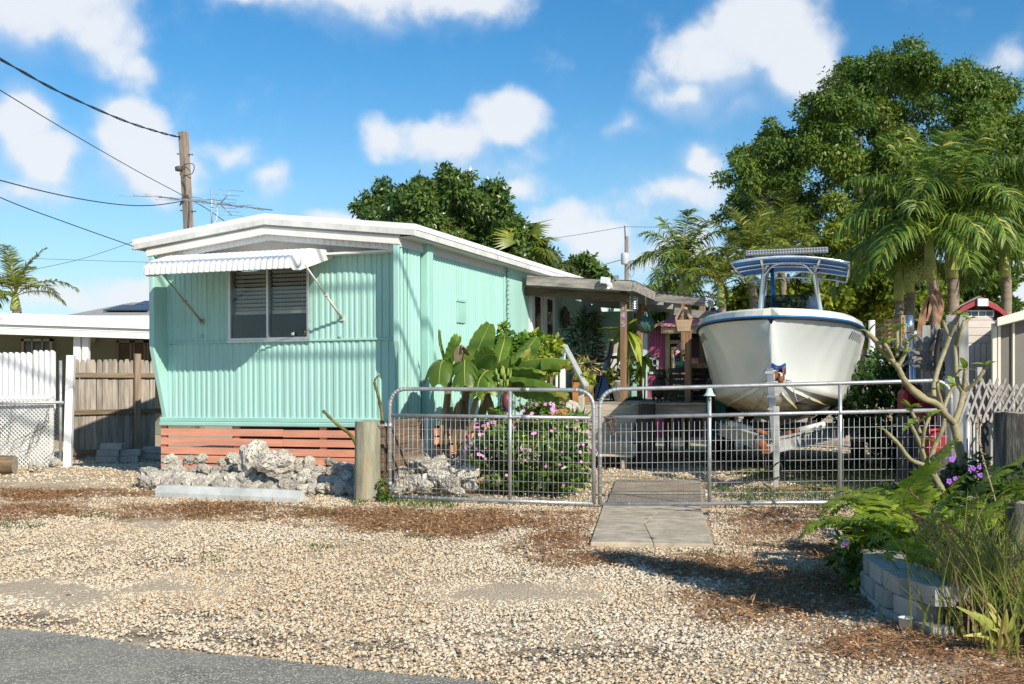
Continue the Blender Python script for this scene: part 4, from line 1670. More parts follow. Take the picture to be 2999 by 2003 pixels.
for k in range(npk):
 link('picket', pkm, wf, (.05 + k * .0925, .02 + R3.uniform(-.003, .003), .03 + R3.uniform(-.012, .012)), (R3.uniform(-.006, .006), R3.uniform(-.008, .008), R3.uniform(-.05, .05)))
for z in (.12, .77, 1.37):
 mb = MB()
 for i in range(1):
  mb.b2((0, -.035, z - .04), (Lf, .01, z + .04))
 mb.build('rail', railwood, wf, bevel=.004)
for x in ((386 + 8 - 200) / 270 * Lf * 1.0,):
 mb = MB()
 mb.b2((-.05, -.10, 0), (.05, -.036, 1.73))
 mb.build('post', mat('tan_post', (0.30, 0.22, 0.15), .9, .25, 3.0, .5, 25.0, stretch=(8, 8, .8)), wf, (x, 0, 0), bevel=.004)

mb = MB()
mb.b2((-.055, -.055, -.02), (.055, .055, 1.66))
o = mb.build('white_post', white, None, ((198 - U0) / F * 16.3, 16.3, 0), (0, .03, .1), bevel=.005)
tag(o, 'tall square white post between the wooden fence and the white metal fence', 'post')

# white corrugated metal panels above a lattice with chain link before it
wmet = mat('white_ribbed_metal', (0.74, 0.74, 0.73), .4, .06, 3.0, .05, 20.0)
latm = mat('white_lattice', (0.70, 0.69, 0.65), .6, .08, 5.0, .1, 40.0, second=(.45, .42, .36), sec_scale=3.0, sec_lo=.58, sec_hi=.8)
mf = empty('metal_fence', 'white ribbed metal fence panels with scalloped tops above white lattice', 'fence')
ym = 16.35
xr_ = (163 - U0) / F * ym


def scallop_panel(x0, x1, z0, z1):
 n = max(1, round((x1 - x0) / .095))
 p = (x1 - x0) / n
 rows = [[], []]
 for i in range(n):
  for f_, d, e in ((0, .0, -.03), (.08, .012, -.02), (.16, .03, -.008), (.35, .042, .0), (.5, .045, .003), (.65, .042, .0), (.84, .03, -.008), (.92, .012, -.02), (.97, .0, -.03)):
   rows[0].append((x0 + (i + f_) * p, ym - d, z0))
   rows[1].append((x0 + (i + f_) * p, ym - d, z1 + e))
 mb = MB()
 mb.grid(rows, smooth=False)
 rows2 = [[(x, y + .01, z) for (x, y, z) in r] for r in rows][::-1]
 mb.grid(rows2, smooth=False)
 return mb.build('metal_panel', wmet, mf)


zt_, zb3_ = EYE + (1115 - 1026) / F * ym, EYE - (1168 - 1115) / F * ym
scallop_panel((97 - U0) / F * ym, xr_, zb3_ - .2, zt_)
scallop_panel((-10 - U0) / F * ym, (95 - U0) / F * ym, zb3_ - .2, zt_ - .03)
scallop_panel((-120 - U0) / F * ym, (-12 - U0) / F * ym, zb3_ - .2, zt_ - .03)
mb = MB()
x0_ = (-120 - U0) / F * ym
zt2 = zb3_
# lattice strips, two layers
sp_ = .062
wd = .032
Wl, Hl = xr_ - x0_, zt2 - .0
for layer, sg in ((0, 1), (1, -1)):
 k = -int(Hl / sp_) - 1
 while k * sp_ < Wl + Hl:
  # strip of x - sg*z = const, clipped to the rectangle
  pts = []
  if sg == 1:
   xa, za = k * sp_, 0.0
   xb, zb4 = k * sp_ + Hl, Hl
  else:
   xa, za = k * sp_, Hl
   xb, zb4 = k * sp_ + Hl, 0.0
  ta = max(0, (0 - xa) / Hl)
  tb = min(1, (Wl - xa) / Hl)
  if tb > ta + .01:
   A_ = Vector((x0_ + xa + (xb - xa) * ta, ym - .075 - .008 * layer, za + (zb4 - za) * ta))
   B_ = Vector((x0_ + xa + (xb - xa) * tb, ym - .075 - .008 * layer, za + (zb4 - za) * tb))
   mb.bar(A_, B_, wd * .72, .006, up=(0, 1, 0))
  k += 1
tag(mb.build('lattice_strip', latm, mf), kind='stuff')
mb = MB()
mb.b2((x0_, ym - .09, zt2 - .01), (xr_, ym - .055, zt2 + .05))
mb.b2((xr_ - .05, ym - .09, 0.03), (xr_, ym - .055, zt2 - .01))
mb.build('lattice_frame', latm, mf)
cf = empty('chain_link_fence', 'low galvanised chain link fence with top rail in front of the white lattice', 'fence')
yc_ = ym - .16
zr = EYE - (1178 - 1115) / F * yc_
mb = MB()
mb.tube([((-120 - U0) / F * yc_, yc_, zr - .03), ((185 - U0) / F * yc_, yc_, zr)], .021, 8)
mb.build('top_rail', galv, cf)
mb = MB()
xp = (171 - U0) / F * yc_
mb.tube([(xp, yc_ + .08, 0), (xp, yc_ + .08, zr + .62)], .024, 8)
mb.build('post', galv, cf)
mb = MB()
xe = (168 - U0) / F * yc_
k = 0
s_ = .06
zig = int((zr) / s_)
for c_ in range(int((xe - x0_) / s_) + 1):
 pts = [(x0_ + c_ * s_ + (s_ * .5 if i % 2 else 0) + s_ * .1, yc_ + (.003 if i % 2 else -.003), .02 + i * s_ * .5) for i in range(zig * 2)]
 mb.tube(pts, .0018, 3, caps=False)
 pts = [(x0_ + (c_ + 1) * s_ - (s_ * .5 if i % 2 else 0) + s_ * .1, yc_ + (.003 if i % 2 else -.003), .02 + i * s_ * .5) for i in range(zig * 2)]
 mb.tube(pts, .0018, 3, caps=False)
tag(mb.build('chain_mesh', wirem, cf), kind='stuff')
# dry vines caught in the chain link
vine = mat('dry_vine', (0.12, 0.09, 0.06), .9, .2)
mb = MB()
for k in range(9):
 x = R3.uniform(x0_ + .5, xe - .1)
 z = R3.uniform(.1, .4)
 pts = []
 for i in range(9):
  pts.append((x, yc_ - .02, z))
  x += R3.uniform(-.02, .12)
  z += R3.uniform(.02, .11)
  if z > zr or x > xe:
   break
 if len(pts) > 2:
  mb.tube(spline(pts, 3), .004, 4)
tag(mb.build('dry_vine', vine), 'thin dry brown vine twining through the chain link', 'vine')

# concrete blocks by the wooden fence
blk = mat('grey_concrete_block', (0.34, 0.335, 0.315), .95, .12, 6.0, .5, 80.0, rand=.12)
mb = MB()
mb.box((0, 0, 0), (.34, .2, .098))
blm = mb.mesh('concrete_block', blk)
for (u, v, Y, lab) in ((318, 1348, 17.1, 'bottom grey block of the stack of three by the wooden fence'), (321, 1330, 17.1, 'middle grey block of the stack of three by the wooden fence'),
                       (331, 1311, 17.1, 'topmost grey block of the stack of three by the wooden fence'), (376, 1341, 17.2, 'lower grey block of the pair beside the stack of three'),
                       (381, 1323, 17.2, 'upper grey block of the pair beside the stack of three'), (452, 1325, 17.4, 'lower grey block in shade at the house corner'),
                       (455, 1302, 17.4, 'upper grey block in shade at the house corner')):
 p = P(u, v, Y)
 o = link('concrete_block', blm, None, p, (0, 0, R3.uniform(-.15, .2)))
 tag(o, lab, 'concrete block', 'grey blocks by the wooden fence')
 bv = o.modifiers.new('bevel', 'BEVEL')
 bv.width, bv.segments = .006, 1
zs_ = [o for o in bpy.data.objects if o.name.startswith('concrete_block')]
low_ = .05
for o, z in zip(zs_, (.052, .152, .252, .052, .152, .08, .18)):
 o.location.z = z
mb = MB()
for k in range(3):
 pass
for (u, v, s, lab) in ((424, 1333, .2, 'grey rock on the ground between the blocks and the house corner'), (165, 1362, .2, 'pale flat rock at the foot of the tall white post'), (105, 1374, .22, 'white coral rock at the foot of the lattice')):
 p = G(u, v + 6)
 rock(p.x, p.y, s * .3, s, lab)
# log at the left edge
lw = mat('split_log', (0.20, 0.13, 0.075), .9, .35, 4.0, .9, 20.0, stretch=(.7, 6, 6), second=(.33, .24, .15), sec_scale=2.0, bdist=.02)
root = empty('log', 'brown split log lying on the ground at the left edge', 'log', ((44 - U0) / F * 15.0, 15.0, .13))
root.rotation_euler = (0, 0, .08)
mb = MB()
rows = []
for i in range(9):
 x = -1.5 + 1.5 * i / 8
 rows.append([(x, (.125 + .012 * mnoise.noise(Vector((x * 2, math.cos(a) * 2, math.sin(a) * 2)))) * math.cos(a), (.125 + .014 * mnoise.noise(Vector((x * 2, math.cos(a) * 2, math.sin(a) * 2)))) * math.sin(a)) for a in [2 * math.pi * (k % 16) / 16 for k in range(17)]])
mb.grid(rows)
mb.build('bark', lw, root)
mb = MB()
mb.add(rows[-1][:-1], [tuple(range(16))])
mb.build('end_grain', greyt, root)
mb = MB()
mb.add(rows[0][:-1], [tuple(range(16))])
mb.build('end_grain', greyt, root)

# ------------------------------------------------------------------ neighbours on the left
nh = empty('neighbour_house', 'low house with white carport roof behind the wooden fence', 'house', (0, 0, 0))
olive = mat('olive_wall', (0.16, 0.18, 0.13), .8, .08, 2.0)
brownsh = mat('brown_shutter', (0.16, 0.13, 0.10), .7, .1, 3.0)
Yc = 22.0


def X_(u, Y):
 return (u - U0) / F * Y


def Z_(v, Y):
 return EYE - (v - V0) / F * Y


mb = MB()
xl_, xr2 = X_(-700, Yc), X_(520, Yc)
a1, a2 = Z_(928 - 24, Yc), Z_(947, Yc)
mb.prism([(xl_, a1 - .16), (xr2, a2 - .13), (xr2, a2), (xl_, a1)], Yc, Yc + .3)
mb.prism([(xl_, a1 - .02), (xr2, a2 - .02), (xr2, a2 + .1), (xl_, a1 + .1)], Yc + .3, Yc + 4.5)
mb.build('roof', roofw, nh)
for k in range(3):
 mb = MB()
 o1, o2 = .17 + k * .064, .14 + k * .064
 mb.prism([(xl_, a1 - o1 - .06), (xr2, a2 - o2 - .06), (xr2, a2 - o2), (xl_, a1 - o1)], Yc + .06 + .012 * (k % 2), Yc + .14)
 mb.build('fascia_board', white, nh)
mb = MB()
mb.b2((X_(-700, 26), 26, 0), (X_(560, 26), 26.2, 2.4))
mb.build('wall', olive, nh)
for (ua, ub) in ((215, 235), (241, 258)):
 mb = MB()
 mb.b2((X_(ua, 22.3), 22.3, 0), (X_(ub, 22.3), 22.42, Z_(978, 22.3)))
 mb.build('post', white, nh)
mb = MB()
x0, x1, z0, z1 = X_(62, 25.9), X_(152, 25.9), Z_(1045, 25.9), Z_(992, 25.9)
for (a, b) in (((x0, 25.9, z0), (x0 + .06, 25.99, z1)), ((x1 - .06, 25.9, z0), (x1, 25.99, z1)), ((x0, 25.9, z1 - .06), (x1, 25.99, z1)), ((x0 + (x1 - x0) * .33, 25.9, z0), (x0 + (x1 - x0) * .33 + .03, 25.99, z1)), ((x0 + (x1 - x0) * .66, 25.9, z0), (x0 + (x1 - x0) * .66 + .03, 25.99, z1))):
 mb.b2(a, b)
wn_ = mb.build('window', mat('tan_frame', (0.33, 0.30, 0.22), .6), nh)
mb = MB()
mb.b2((x0 + .03, 25.95, z0), (x1 - .03, 25.98, z1 - .03))
mb.build('pane', MATS['dark_pane'], wn_)
for (ua, ub) in ((340, 384), (387, 425), (428, 470)):
 mb = MB()
 x0, x1 = X_(ua, 25.9), X_(ub, 25.9)
 z0, z1 = Z_(1090, 25.9), Z_(997, 25.9)
 for (a, b) in (((x0, 25.93, z0), (x0 + .05, 25.99, z1)), ((x1 - .05, 25.93, z0), (x1, 25.99, z1)), ((x0, 25.93, z1 - .05), (x1, 25.99, z1))):
  mb.b2(a, b)
 sh = mb.build('shutter', brownsh, nh)
 mb = MB()
 z = z0
 while z < z1 - .06:
  mb.bar((x0 + .05, 25.965, z), (x1 - .05, 25.965, z), .05, .008, up=(0, -.7, .7))
  z += .045
 mb.build('louvre', brownsh, sh)
mb = MB()
mb.b2((X_(262, 25.9), 25.85, Z_(1002, 25.9)), (X_(281, 25.9), 25.99, Z_(988, 25.9)))
mb.build('meter_box', mat('tan_box', (0.25, 0.20, 0.13), .6), nh)

sh_ = empty('solar_house', 'pale house with hipped grey roof and solar panels, far behind the carport', 'house', (0, 0, 0))
Ys = 48.0
shing = mat('grey_shingle', (0.30, 0.29, 0.27), .9, .15, 6.0, .4, 30.0, stretch=(1, 1, 4))
apex = P(388, 885, Ys + 4)
el_, er_ = P(180, 926, Ys), P(640, 926, Ys)
bl_, br_ = el_ + Vector((0, 8, 0)), er_ + Vector((0, 8, 0))
ap2 = apex + Vector((2.5, 0, 0))
mb = MB()
mb.add([el_, er_, br_, bl_, apex, ap2], [(0, 1, 5, 4), (1, 2, 5), (2, 3, 4, 5), (3, 0, 4)])
mb.build('roof', shing, sh_)
mb = MB()
mb.b2((el_.x + .4, Ys + .4, 0), (er_.x - .4, Ys + 7.6, el_.z - .02))
mb.build('wall', mat('pale_grey_wall', (0.55, 0.57, 0.54), .7, .06, 3.0), sh_)
mb = MB()
mb.b2((el_.x - .05, Ys - .12, el_.z - .22), (er_.x, Ys + .02, el_.z + .02))
mb.b2((X_(380, Ys), Ys - .1, 0), (X_(388, Ys), Ys + .1, el_.z - .2))
mb.build('eave_board', white, sh_)
solar = mat('solar_panel', (0.012, 0.014, 0.02), .25, .1, spec=.6)
for (ta, tb, sa, sb) in ((.18, .52, .25, .62), (.30, .60, .64, .92), (.62, .8, .2, .55)):
 def rp(t, s):
  lo = el_.lerp(er_, t)
  hi = apex.lerp(ap2, t)
  return lo.lerp(hi, s) + Vector((0, -.05, .12))
 mb = MB()
 q = [rp(ta, sa), rp(tb, sa), rp(tb, sb), rp(ta, sb)]
 mb.add(q + [p - Vector((0, 0, .05)) for p in q], [(0, 1, 2, 3), (7, 6, 5, 4), (0, 4, 5, 1), (1, 5, 6, 2), (2, 6, 7, 3), (3, 7, 4, 0)])
 mb.build('solar_panel', solar, sh_)

# utility pole behind the house
polew = mat('pole_wood', (0.27, 0.225, 0.18), .9, .3, 3.0, .6, 20.0, stretch=(8, 8, .5), second=(.16, .125, .1), sec_scale=1.5)
Yp = 27.0
up = empty('utility_pole', 'weathered square wooden utility pole rising behind the mobile home roof', 'pole', (X_(556, Yp), Yp, 0))
tp_, bt_ = P(537, 386, Yp), P(553, 680, Yp)
sl = (tp_ - bt_) / (tp_.z - bt_.z)
base_ = bt_ - sl * bt_.z
mb = MB()
mb.bar(base_ - up.location, tp_ - up.location, .20, .18, up=(.5, 1, 0))
mb.build('pole_shaft', polew, up, bevel=.015)
hw_m = mat('pole_hardware', (0.10, 0.08, 0.07), .6, .2, metal=.4)
mb = MB()
for dz in (.55, 1.95):
 c = tp_ - up.location - sl * dz
 mb.tube([c + Vector((-.18, -.03, 0)), c + Vector((.22, -.03, -.02))], .015, 6)
c = tp_ - up.location - sl * .95
mb.lathe([(.02, -.06), (.09, -.04), (.1, .05), (.02, .08)], c + Vector((-.12, -.14, 0)), 10)
mb.tube(spline([c + Vector((-.1, -.14, .0)), c + Vector((.1, -.2, .12)), c + Vector((.25, -.15, .1)), c + Vector((.2, -.12, -.1)), c + Vector((-.02, -.14, -.15))]), .012, 5)
mb.tube(spline([c + Vector((-.1, -.12, -.1)), c + Vector((.05, -.14, -.5)), c + Vector((-.1, -.13, -.9)), c + Vector((.12, -.13, -.7)), c + Vector((.08, -.13, -2.4)), c + Vector((.12, -.13, -5.0))]), .014, 5)
mb.build('insulator', hw_m, up)

cablem = mat('black_cable', (0.02, 0.03, 0.035), .6, .1)


def cable(pts, r, label, name='overhead_cable', twist=False):
 mb = MB()
 sp = spline(pts, 10)
 if twist:
  for ph in (0, math.pi):
   mb.tube([p + Vector((0, math.cos(i * .8 + ph) * r * 1.2, math.sin(i * .8 + ph) * r * 1.2)) for i, p in enumerate(sp)], r, 5)
 else:
  mb.tube(sp, r, 5)
 return tag(mb.build(name, cablem), label, 'cable')


cable([P(-420, -60, 13), P(0, 173, 17), P(180, 272, 20), P(360, 352, 23.5), P(470, 388, 26), P(528, 402, 26.9)], .013, 'twisted black cable sloping down to the top of the utility pole', twist=True)
cable([P(-400, 20, 14), P(0, 264, 18), P(200, 385, 21.5), P(400, 500, 25), P(535, 572, 26.9), P(600, 608, 25.5), P(662, 651, 22)], .009, 'straight thin cable crossing the utility pole down to the roof')
cable([P(-300, 440, 14), P(0, 528, 18), P(200, 576, 21), P(350, 599, 24), P(450, 601, 25.5), P(540, 588, 26.9)], .011, 'sagging dark cable reaching the pole at antenna height')
cable([P(-300, 430, 10), P(0, 578, 12), P(200, 654, 13.2), P(392, 722, 14.15)], .006, 'lowest thin cable ending at the left roof corner')
cable([P(95, 790, 60), P(250, 755, 60), P(440, 690, 60)], .012, 'faint far wire sagging above the neighbour roof')
cable([P(100, 757, 70), P(300, 764, 70), P(520, 770, 70)], .012, 'faint far level wire above the carport')

# television antenna on the roof
an = empty('tv_antenna', 'grey television antenna on a thin mast above the roof', 'antenna', (0, 0, 0))
Ya = 21.0
antm = mat('antenna_metal', (0.33, 0.33, 0.33), .4, .1, metal=.6)
mb = MB()
mb.tube([P(620, 675, Ya), P(619.5, 556, Ya)], .017, 8)
mb.build('mast', mat('bright_mast', (0.62, 0.62, 0.6), .4, .1, metal=.6), an)
b0, b1 = P(470, 577, Ya - .6), P(798, 615, Ya + .5)
mb = MB()
mb.tube([b0, b1], .012, 6)
mb.tube([P(560, 577, Ya - .3), P(650, 588, Ya)], .007, 5)
mb.build('boom', antm, an)
for k, t in enumerate((.0, .09, .17, .24, .37, .43, .50, .56, .64, .76, .86)):
 c = b0.lerp(b1, t)
 ln = .95 - .65 * t
 dx = Vector((ln * .55, ln * .75, .06 * ln))
 mb = MB()
 for s in (-1, 1):
  mb.tube([c, c + dx * s + Vector((0, 0, .04 * (k % 3 - 1)))], .004, 4)
 mb.box(c, (.05, .04, .035))
 mb.build('element', antm, an)
c = b0.lerp(b1, .52)
for s in (1, -1):
 mb = MB()
 e = c + Vector((.22, 0, .24 * s + .02))
 mb.tube([c, e], .010, 5)
 for t in (.35, .65, 1.0):
  q = c.lerp(e, t)
  mb.tube([q - Vector((.18, .22, .02)), q + Vector((.18, .22, .02))], .0035, 4)
 mb.build('reflector', antm, an)
mb = MB()
mb.tube(spline([P(635, 601, Ya), P(636, 630, Ya), P(631, 650, Ya), P(622, 672, Ya)]), .008, 5)
mb.build('lead_wire', white, an)

# far pole with transformer
Yq = 60.0
fp = empty('transformer_pole', 'far utility pole with grey transformer can beyond the porch', 'pole', (X_(1836, Yq), Yq, 0))
mb = MB()
mb.tube([(0, 0, 0), (-.02, 0, Z_(692, Yq))], [.15, .11], 10)
mb.build('pole_shaft', polew, fp)
mb = MB()
mb.tube([(-.10, -.1, Z_(700, Yq)), (-.13, -.1, Z_(662, Yq))], .035, 6)
mb.build('insulator', hw_m, fp)
mb = MB()
mb.lathe([(.2, 0), (.22, .04), (.22, .55), (.2, .6), (.1, .64)], (-.14, -.32, Z_(776, Yq)), 14)
mb.tube([(-.30, -.3, Z_(742, Yq)), (-.30, -.3, Z_(765, Yq) + .3)], .02, 6)
mb.build('transformer', mat('transformer_grey', (0.5, 0.52, 0.53), .5, .08), fp)
cable([P(1400, 712, 62), P(1615, 698, 61), P(1830, 664, 60)], .012, 'high wire from the left to the far transformer pole')
cable([P(1830, 664, 60), P(2000, 666, 60), P(2160, 664, 60)], .012, 'high wire running right from the far transformer pole')
cable([P(1700, 800, 55), P(1760, 778, 57), P(1822, 760, 60)], .018, 'thick drooping wire left of the far transformer')
cable([P(1845, 770, 60), P(1858, 790, 60), P(1850, 810, 60), P(1838, 795, 60), P(1858, 840, 60)], .01, 'loose looped wire hanging below the far transformer')
# street cables over the road beside the photographer; they draw the two soft shadow bands on the house front
for (u, v, D, r, lab) in ((1000, 845, 9.5, .03, 'thick street cable high over the road in front of the house'), (1000, 1043, 9.5, .03, 'second thick street cable just below the first over the road')):
 q = HM @ Vector((fr(u, v, 0)[0], 0, fr(u, v, 0)[1]))
 q = q + sun_vec * (D / math.cos(SUN_ELEV))
 ex = Vector((TC, -TS, 0))
 cable([q - ex * 14 + Vector((0, 0, .5)), q - ex * 7 + Vector((0, 0, .12)), q, q + ex * 7 + Vector((0, 0, .12)), q + ex * 14 + Vector((0, 0, .5))], r, lab, 'street_cable')
# ------------------------------------------------------------------ porch and everything on it
deckw = mat('deck_board', (0.33, 0.28, 0.22), .85, .25, 3.0, .5, 25.0, rand=.15, stretch=(1, 7, 7), second=(.22, .18, .14), sec_scale=2.0)
stepw = mat('pale_step_board', (0.50, 0.43, 0.34), .85, .18, 3.0, .4, 25.0, rand=.1, stretch=(1, 7, 7))
brownp = mat('brown_post', (0.30, 0.175, 0.095), .8, .25, 3.0, .5, 25.0, rand=.12, stretch=(8, 8, .7), second=(.21, .12, .07), sec_scale=1.6)
greyb = mat('grey_roof_beam', (0.33, 0.30, 0.26), .9, .3, 3.0, .5, 25.0, rand=.15, stretch=(1, 6, 6), second=(.17, .15, .13), sec_scale=2.2)
rust = mat('rusty_roof_sheet', (0.20, 0.19, 0.18), .6, .2, 4.0, metal=.3)
DZ = .955
porch = empty('porch', 'raised timber porch with steps, posts and low grey roof beside the house', 'porch', (TX, TY, 0), -TH)


def pbox(a, b, name, mt, bev=.004, par=None):
 mb = MB()
 mb.b2(a, b)
 return mb.build(name, mt, par or porch, bevel=bev)


xR2 = fr(2090, 1190, 4.0)[0]
# deck boards run away from the steps
mb = MB()
mb.b2((0, -.068, -.018), (1, .068, .018))
bd = mb.mesh('deck_board', deckw)
for (xa, xb, ya, yb_) in ((.04, 1.80, 4.22, 8.4), (1.80, xR2, 3.95, 8.4)):
 n = int((yb_ - ya) / .142)
 for k in range(n):
  link('deck_board', bd, porch, (xa + R3.uniform(0, .01), ya + .07 + k * .142, DZ - .018 + R3.uniform(-.003, .003)), (0, 0, R3.uniform(-.002, .002)), (xb - xa - .006, 1, 1))
for (xa, xb, y) in ((.04, 1.80, 4.26), (1.80, xR2, 4.0)):
 pbox((xa, y - .02, DZ - .22), (xb, y + .02, DZ - .04), 'joist_board', deckw)
pbox((xR2 - .06, 4.02, DZ - .22), (xR2 - .02, 8.4, DZ - .04), 'joist_board', deckw)
for x in (1.0, 1.82, xR2 - .1):
 for y in (4.4, 6.4, 8.2):
  pbox((x - .045, y - .045, 0), (x + .045, y + .045, DZ - .04), 'deck_post', deckw)
# steps
for k in range(4):
 z = DZ - .185 * (k + 1)
 y1 = 4.24 - .22 * k
 pbox((.72, y1 - .25, z - .035), (1.80 + .05 * k, y1 + .0, z), 'step_tread', stepw, .006)
 pbox((.74, y1 - .02, z + .002), (1.80 + .05 * k, y1 + .012, z + .145), 'step_riser', stepw)
for x in (.72, 1.80):
 mb = MB()
 mb.prism([(4.24, 0), (3.36, 0), (3.36, .12), (4.24, DZ - .1)], x - .02, x + .02, plane='yz')
 mb.build('step_stringer', stepw, porch)
# white railing and grey handrail
yr = 4.3
for u, s in ((1646, .075), (1576, .035), (1593, .035), (1612, .035), (1629, .035)):
 x = fr(u, 1050, yr)[0]
 top = fr(u, 1012, yr)[1]
 pbox((x - s / 2, yr - s / 2, DZ), (x + s / 2, yr + s / 2, top), 'railing_post' if s > .05 else 'baluster', white)
xa, xb = fr(1560, 1012, yr)[0], fr(1652, 1012, yr)[0]
ztop = fr(1620, 1010, yr)[1]
pbox((xa, yr - .05, ztop - .03), (xb, yr + .05, ztop + .012), 'railing_rail', white)
pbox((xa, yr - .03, DZ + .1), (xb, yr + .03, DZ + .15), 'railing_rail', white)
hx0, hz0 = fr(1652, 1012, yr - .05)
hx1, hz1 = fr(1716, 1132, 3.35)
mb = MB()
mb.bar((hx0, yr - .05, hz0), (hx1, 3.35, hz1), .08, .05)
mb.build('handrail', mat('grey_rail', (0.38, 0.39, 0.37), .7, .15, 5.0), porch, bevel=.006)
x = fr(1702, 1200, 3.5)[0]
pbox((x - .04, 3.46, 0), (x + .04, 3.54, fr(1702, 1128, 3.5)[1]), 'handrail_post', mat('pale_grey_post', (0.45, 0.42, 0.34), .8, .15, 5.0))

# porch posts
def ppost(u, y, vtop, name='porch_post', w=.088, vb=None):
 x = fr(u, 1000, y)[0]
 zt = fr(u, vtop, y)[1]
 return pbox((x - w / 2, y - w / 2, DZ if vb is None else 0), (x + w / 2, y + w / 2, zt), name, brownp), x, zt


p1, p1x, _ = ppost(1824, 4.35, 842)
numm = mat('lavender_number', (0.42, 0.43, 0.80), .5, .06)
numb = mat('lavender_number_back', (0.22, 0.22, 0.50), .5, .06)
for ch, v in (('1', 906), ('4', 930), ('5', 954.5)):
 z = fr(1824, v, 4.3)[1]
 me = text_mesh(ch, .125, .003, numm, 'house_number')
 link('house_number', me, p1, (p1x + .003, 4.35 - .047, z), (math.pi / 2, 0, 0), (1.15, 1, 1))
ppost(1872, 7.0, 872)
ppost(2013, 4.3, 872)
ppost(2055, 6.0, 878)
ppost(1998, 7.6, 880, w=.06)
# roof: front beam, side fascia, second lower roof
bx0, bz0 = fr(1540, 808, 4.05)
bx1, bz1 = fr(1848, 823, 4.05)
mb = MB()
mb.bar((bx0, 4.05, bz0 - .07), (bx1, 4.05, bz1 - .07), .05, .15)
mb.build('roof_beam', greyb, porch, bevel=.005)
mb = MB()
mb.bar((bx0 - .1, 4.25, bz0 - .22), (bx1 - .1, 4.25, bz1 - .22), .05, .13)
mb.build('roof_beam', mat('dark_brown_beam', (0.12, 0.075, 0.045), .85, .3, 3.0, .4, 25.0, stretch=(1, 6, 6)), porch, bevel=.005)
sy, sz_ = sd(1915, 858, bx1)
mb = MB()
mb.bar((bx1 + .02, 4.03, bz1 - .07), (bx1 + .02, sy, sz_ - .06), .04, .15)
mb.build('roof_beam', greyb, porch, bevel=.005)
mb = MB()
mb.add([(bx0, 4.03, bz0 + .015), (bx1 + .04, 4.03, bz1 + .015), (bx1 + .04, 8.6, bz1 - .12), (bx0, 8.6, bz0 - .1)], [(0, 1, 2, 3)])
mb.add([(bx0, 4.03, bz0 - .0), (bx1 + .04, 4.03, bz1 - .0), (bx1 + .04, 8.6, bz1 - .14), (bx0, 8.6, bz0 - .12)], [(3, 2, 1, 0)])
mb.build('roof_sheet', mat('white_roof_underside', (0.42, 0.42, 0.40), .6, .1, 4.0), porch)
for k in range(5):
 y = 4.7 + k * .8
 mb = MB()
 mb.bar((bx0, y, bz0 - .12 - .018 * k), (bx1, y, bz1 - .12 - .02 * k), .04, .09)
 mb.build('rafter', mat('grey_white_rafter', (0.36, 0.35, 0.33), .7, .15, 5.0), porch)
y2 = 4.15
cx0, cz0 = fr(1916, 853, y2)
cx1, cz1 = fr(2062, 869, y2)
mb = MB()
mb.bar((cx0, y2, cz0 - .075), (cx1, y2, cz1 - .06), .04, .13)
mb.build('roof_beam', greyb, porch, bevel=.005)
ey, ez = sd(2094, 884, cx1 + .1)
mb = MB()
mb.grid([[(cx0 + (cx1 + .12 - cx0) * i / 40, y2 - .05, cz0 + (cz1 - cz0) * i / 40 + .012 + .008 * math.sin(i * 1.6)), (cx0 + (cx1 + .12 - cx0) * i / 40, ey, ez + .06 + cz0 - cz1 + (cz1 - cz0) * i / 40 + .012 + .008 * math.sin(i * 1.6))] for i in range(41)])
mb.build('roof_sheet', rust, porch)
mb = MB()
mb.bar((cx1 + .05, y2, cz1 - .07), (cx1 + .05, ey, ez - .02), .03, .09)
mb.build('rafter', greyb, porch)
mb = MB()
mb.bar((cx0, 5.6, cz0 - .2), (cx1, 5.6, cz1 - .2), .05, .12)
mb.build('rafter', greyb, porch)
mb = MB()
xq0, zq0 = fr(2018, 1068, 4.6)
xq1, _ = fr(2108, 1068, 4.6)
mb.b2((xq0, 4.55, zq0 - .04), (xq1, 4.66, zq0 + .035))
mb.build('bench_rail', brownp, porch, bevel=.005)
mb = MB()
for k in range(3):
 x, z = fr(2100, 1090 + 30 * k, 4.9)
 mb.b2((xq0, 4.9, z - .05), (x, 4.94, z + .04))
mb.build('back_board', greyb, porch)

# extension wall at the back of the porch
ext = empty('house_extension', 'mint wing of the house at the back of the porch with louvred window', 'house', (TX, TY, 0), -TH)
ex1 = fr(1879, 1000, 8.5)[0]
mb = MB()
mb.b2((.03, 8.5, DZ - .4), (ex1, 8.95, 2.62))
mb.build('wall', mint, ext)
xa, za = fr(1850, 915, 8.45)
xb, zb5 = fr(1866, 1040, 8.45)
mb = MB()
for (a, b) in (((xa, 8.44, zb5), (xa + .02, 8.5, za)), ((xb - .02, 8.44, zb5), (xb, 8.5, za)), ((xa, 8.44, za), (xb, 8.5, za + .03)), ((xa, 8.44, zb5 - .03), (xb, 8.5, zb5))):
 mb.b2(a, b)
lw_ = mb.build('window', white, ext)
for k in range(8):
 z = zb5 + (za - zb5) * (k + .5) / 8
 mb = MB()
 mb.bar((xa + .02, 8.47, z), (xb - .02, 8.47, z), .09, .006, up=(0, -.5, .8))
 mb.build('louvre', mat('grey_glass', (.25, .3, .3), .15, .1, spec=.6), lw_)

# ---- helpers in porch coordinates
PM = Matrix.Translation((TX, TY, 0)) @ Matrix.Rotation(-TH, 4, 'Z')


def pw(x, y, z):
 return PM @ Vector((x, y, z))


def at(u, v, y):
 """world point of a pixel on the porch plane y"""
 x, z = fr(u, v, y)
 return pw(x, y, z)


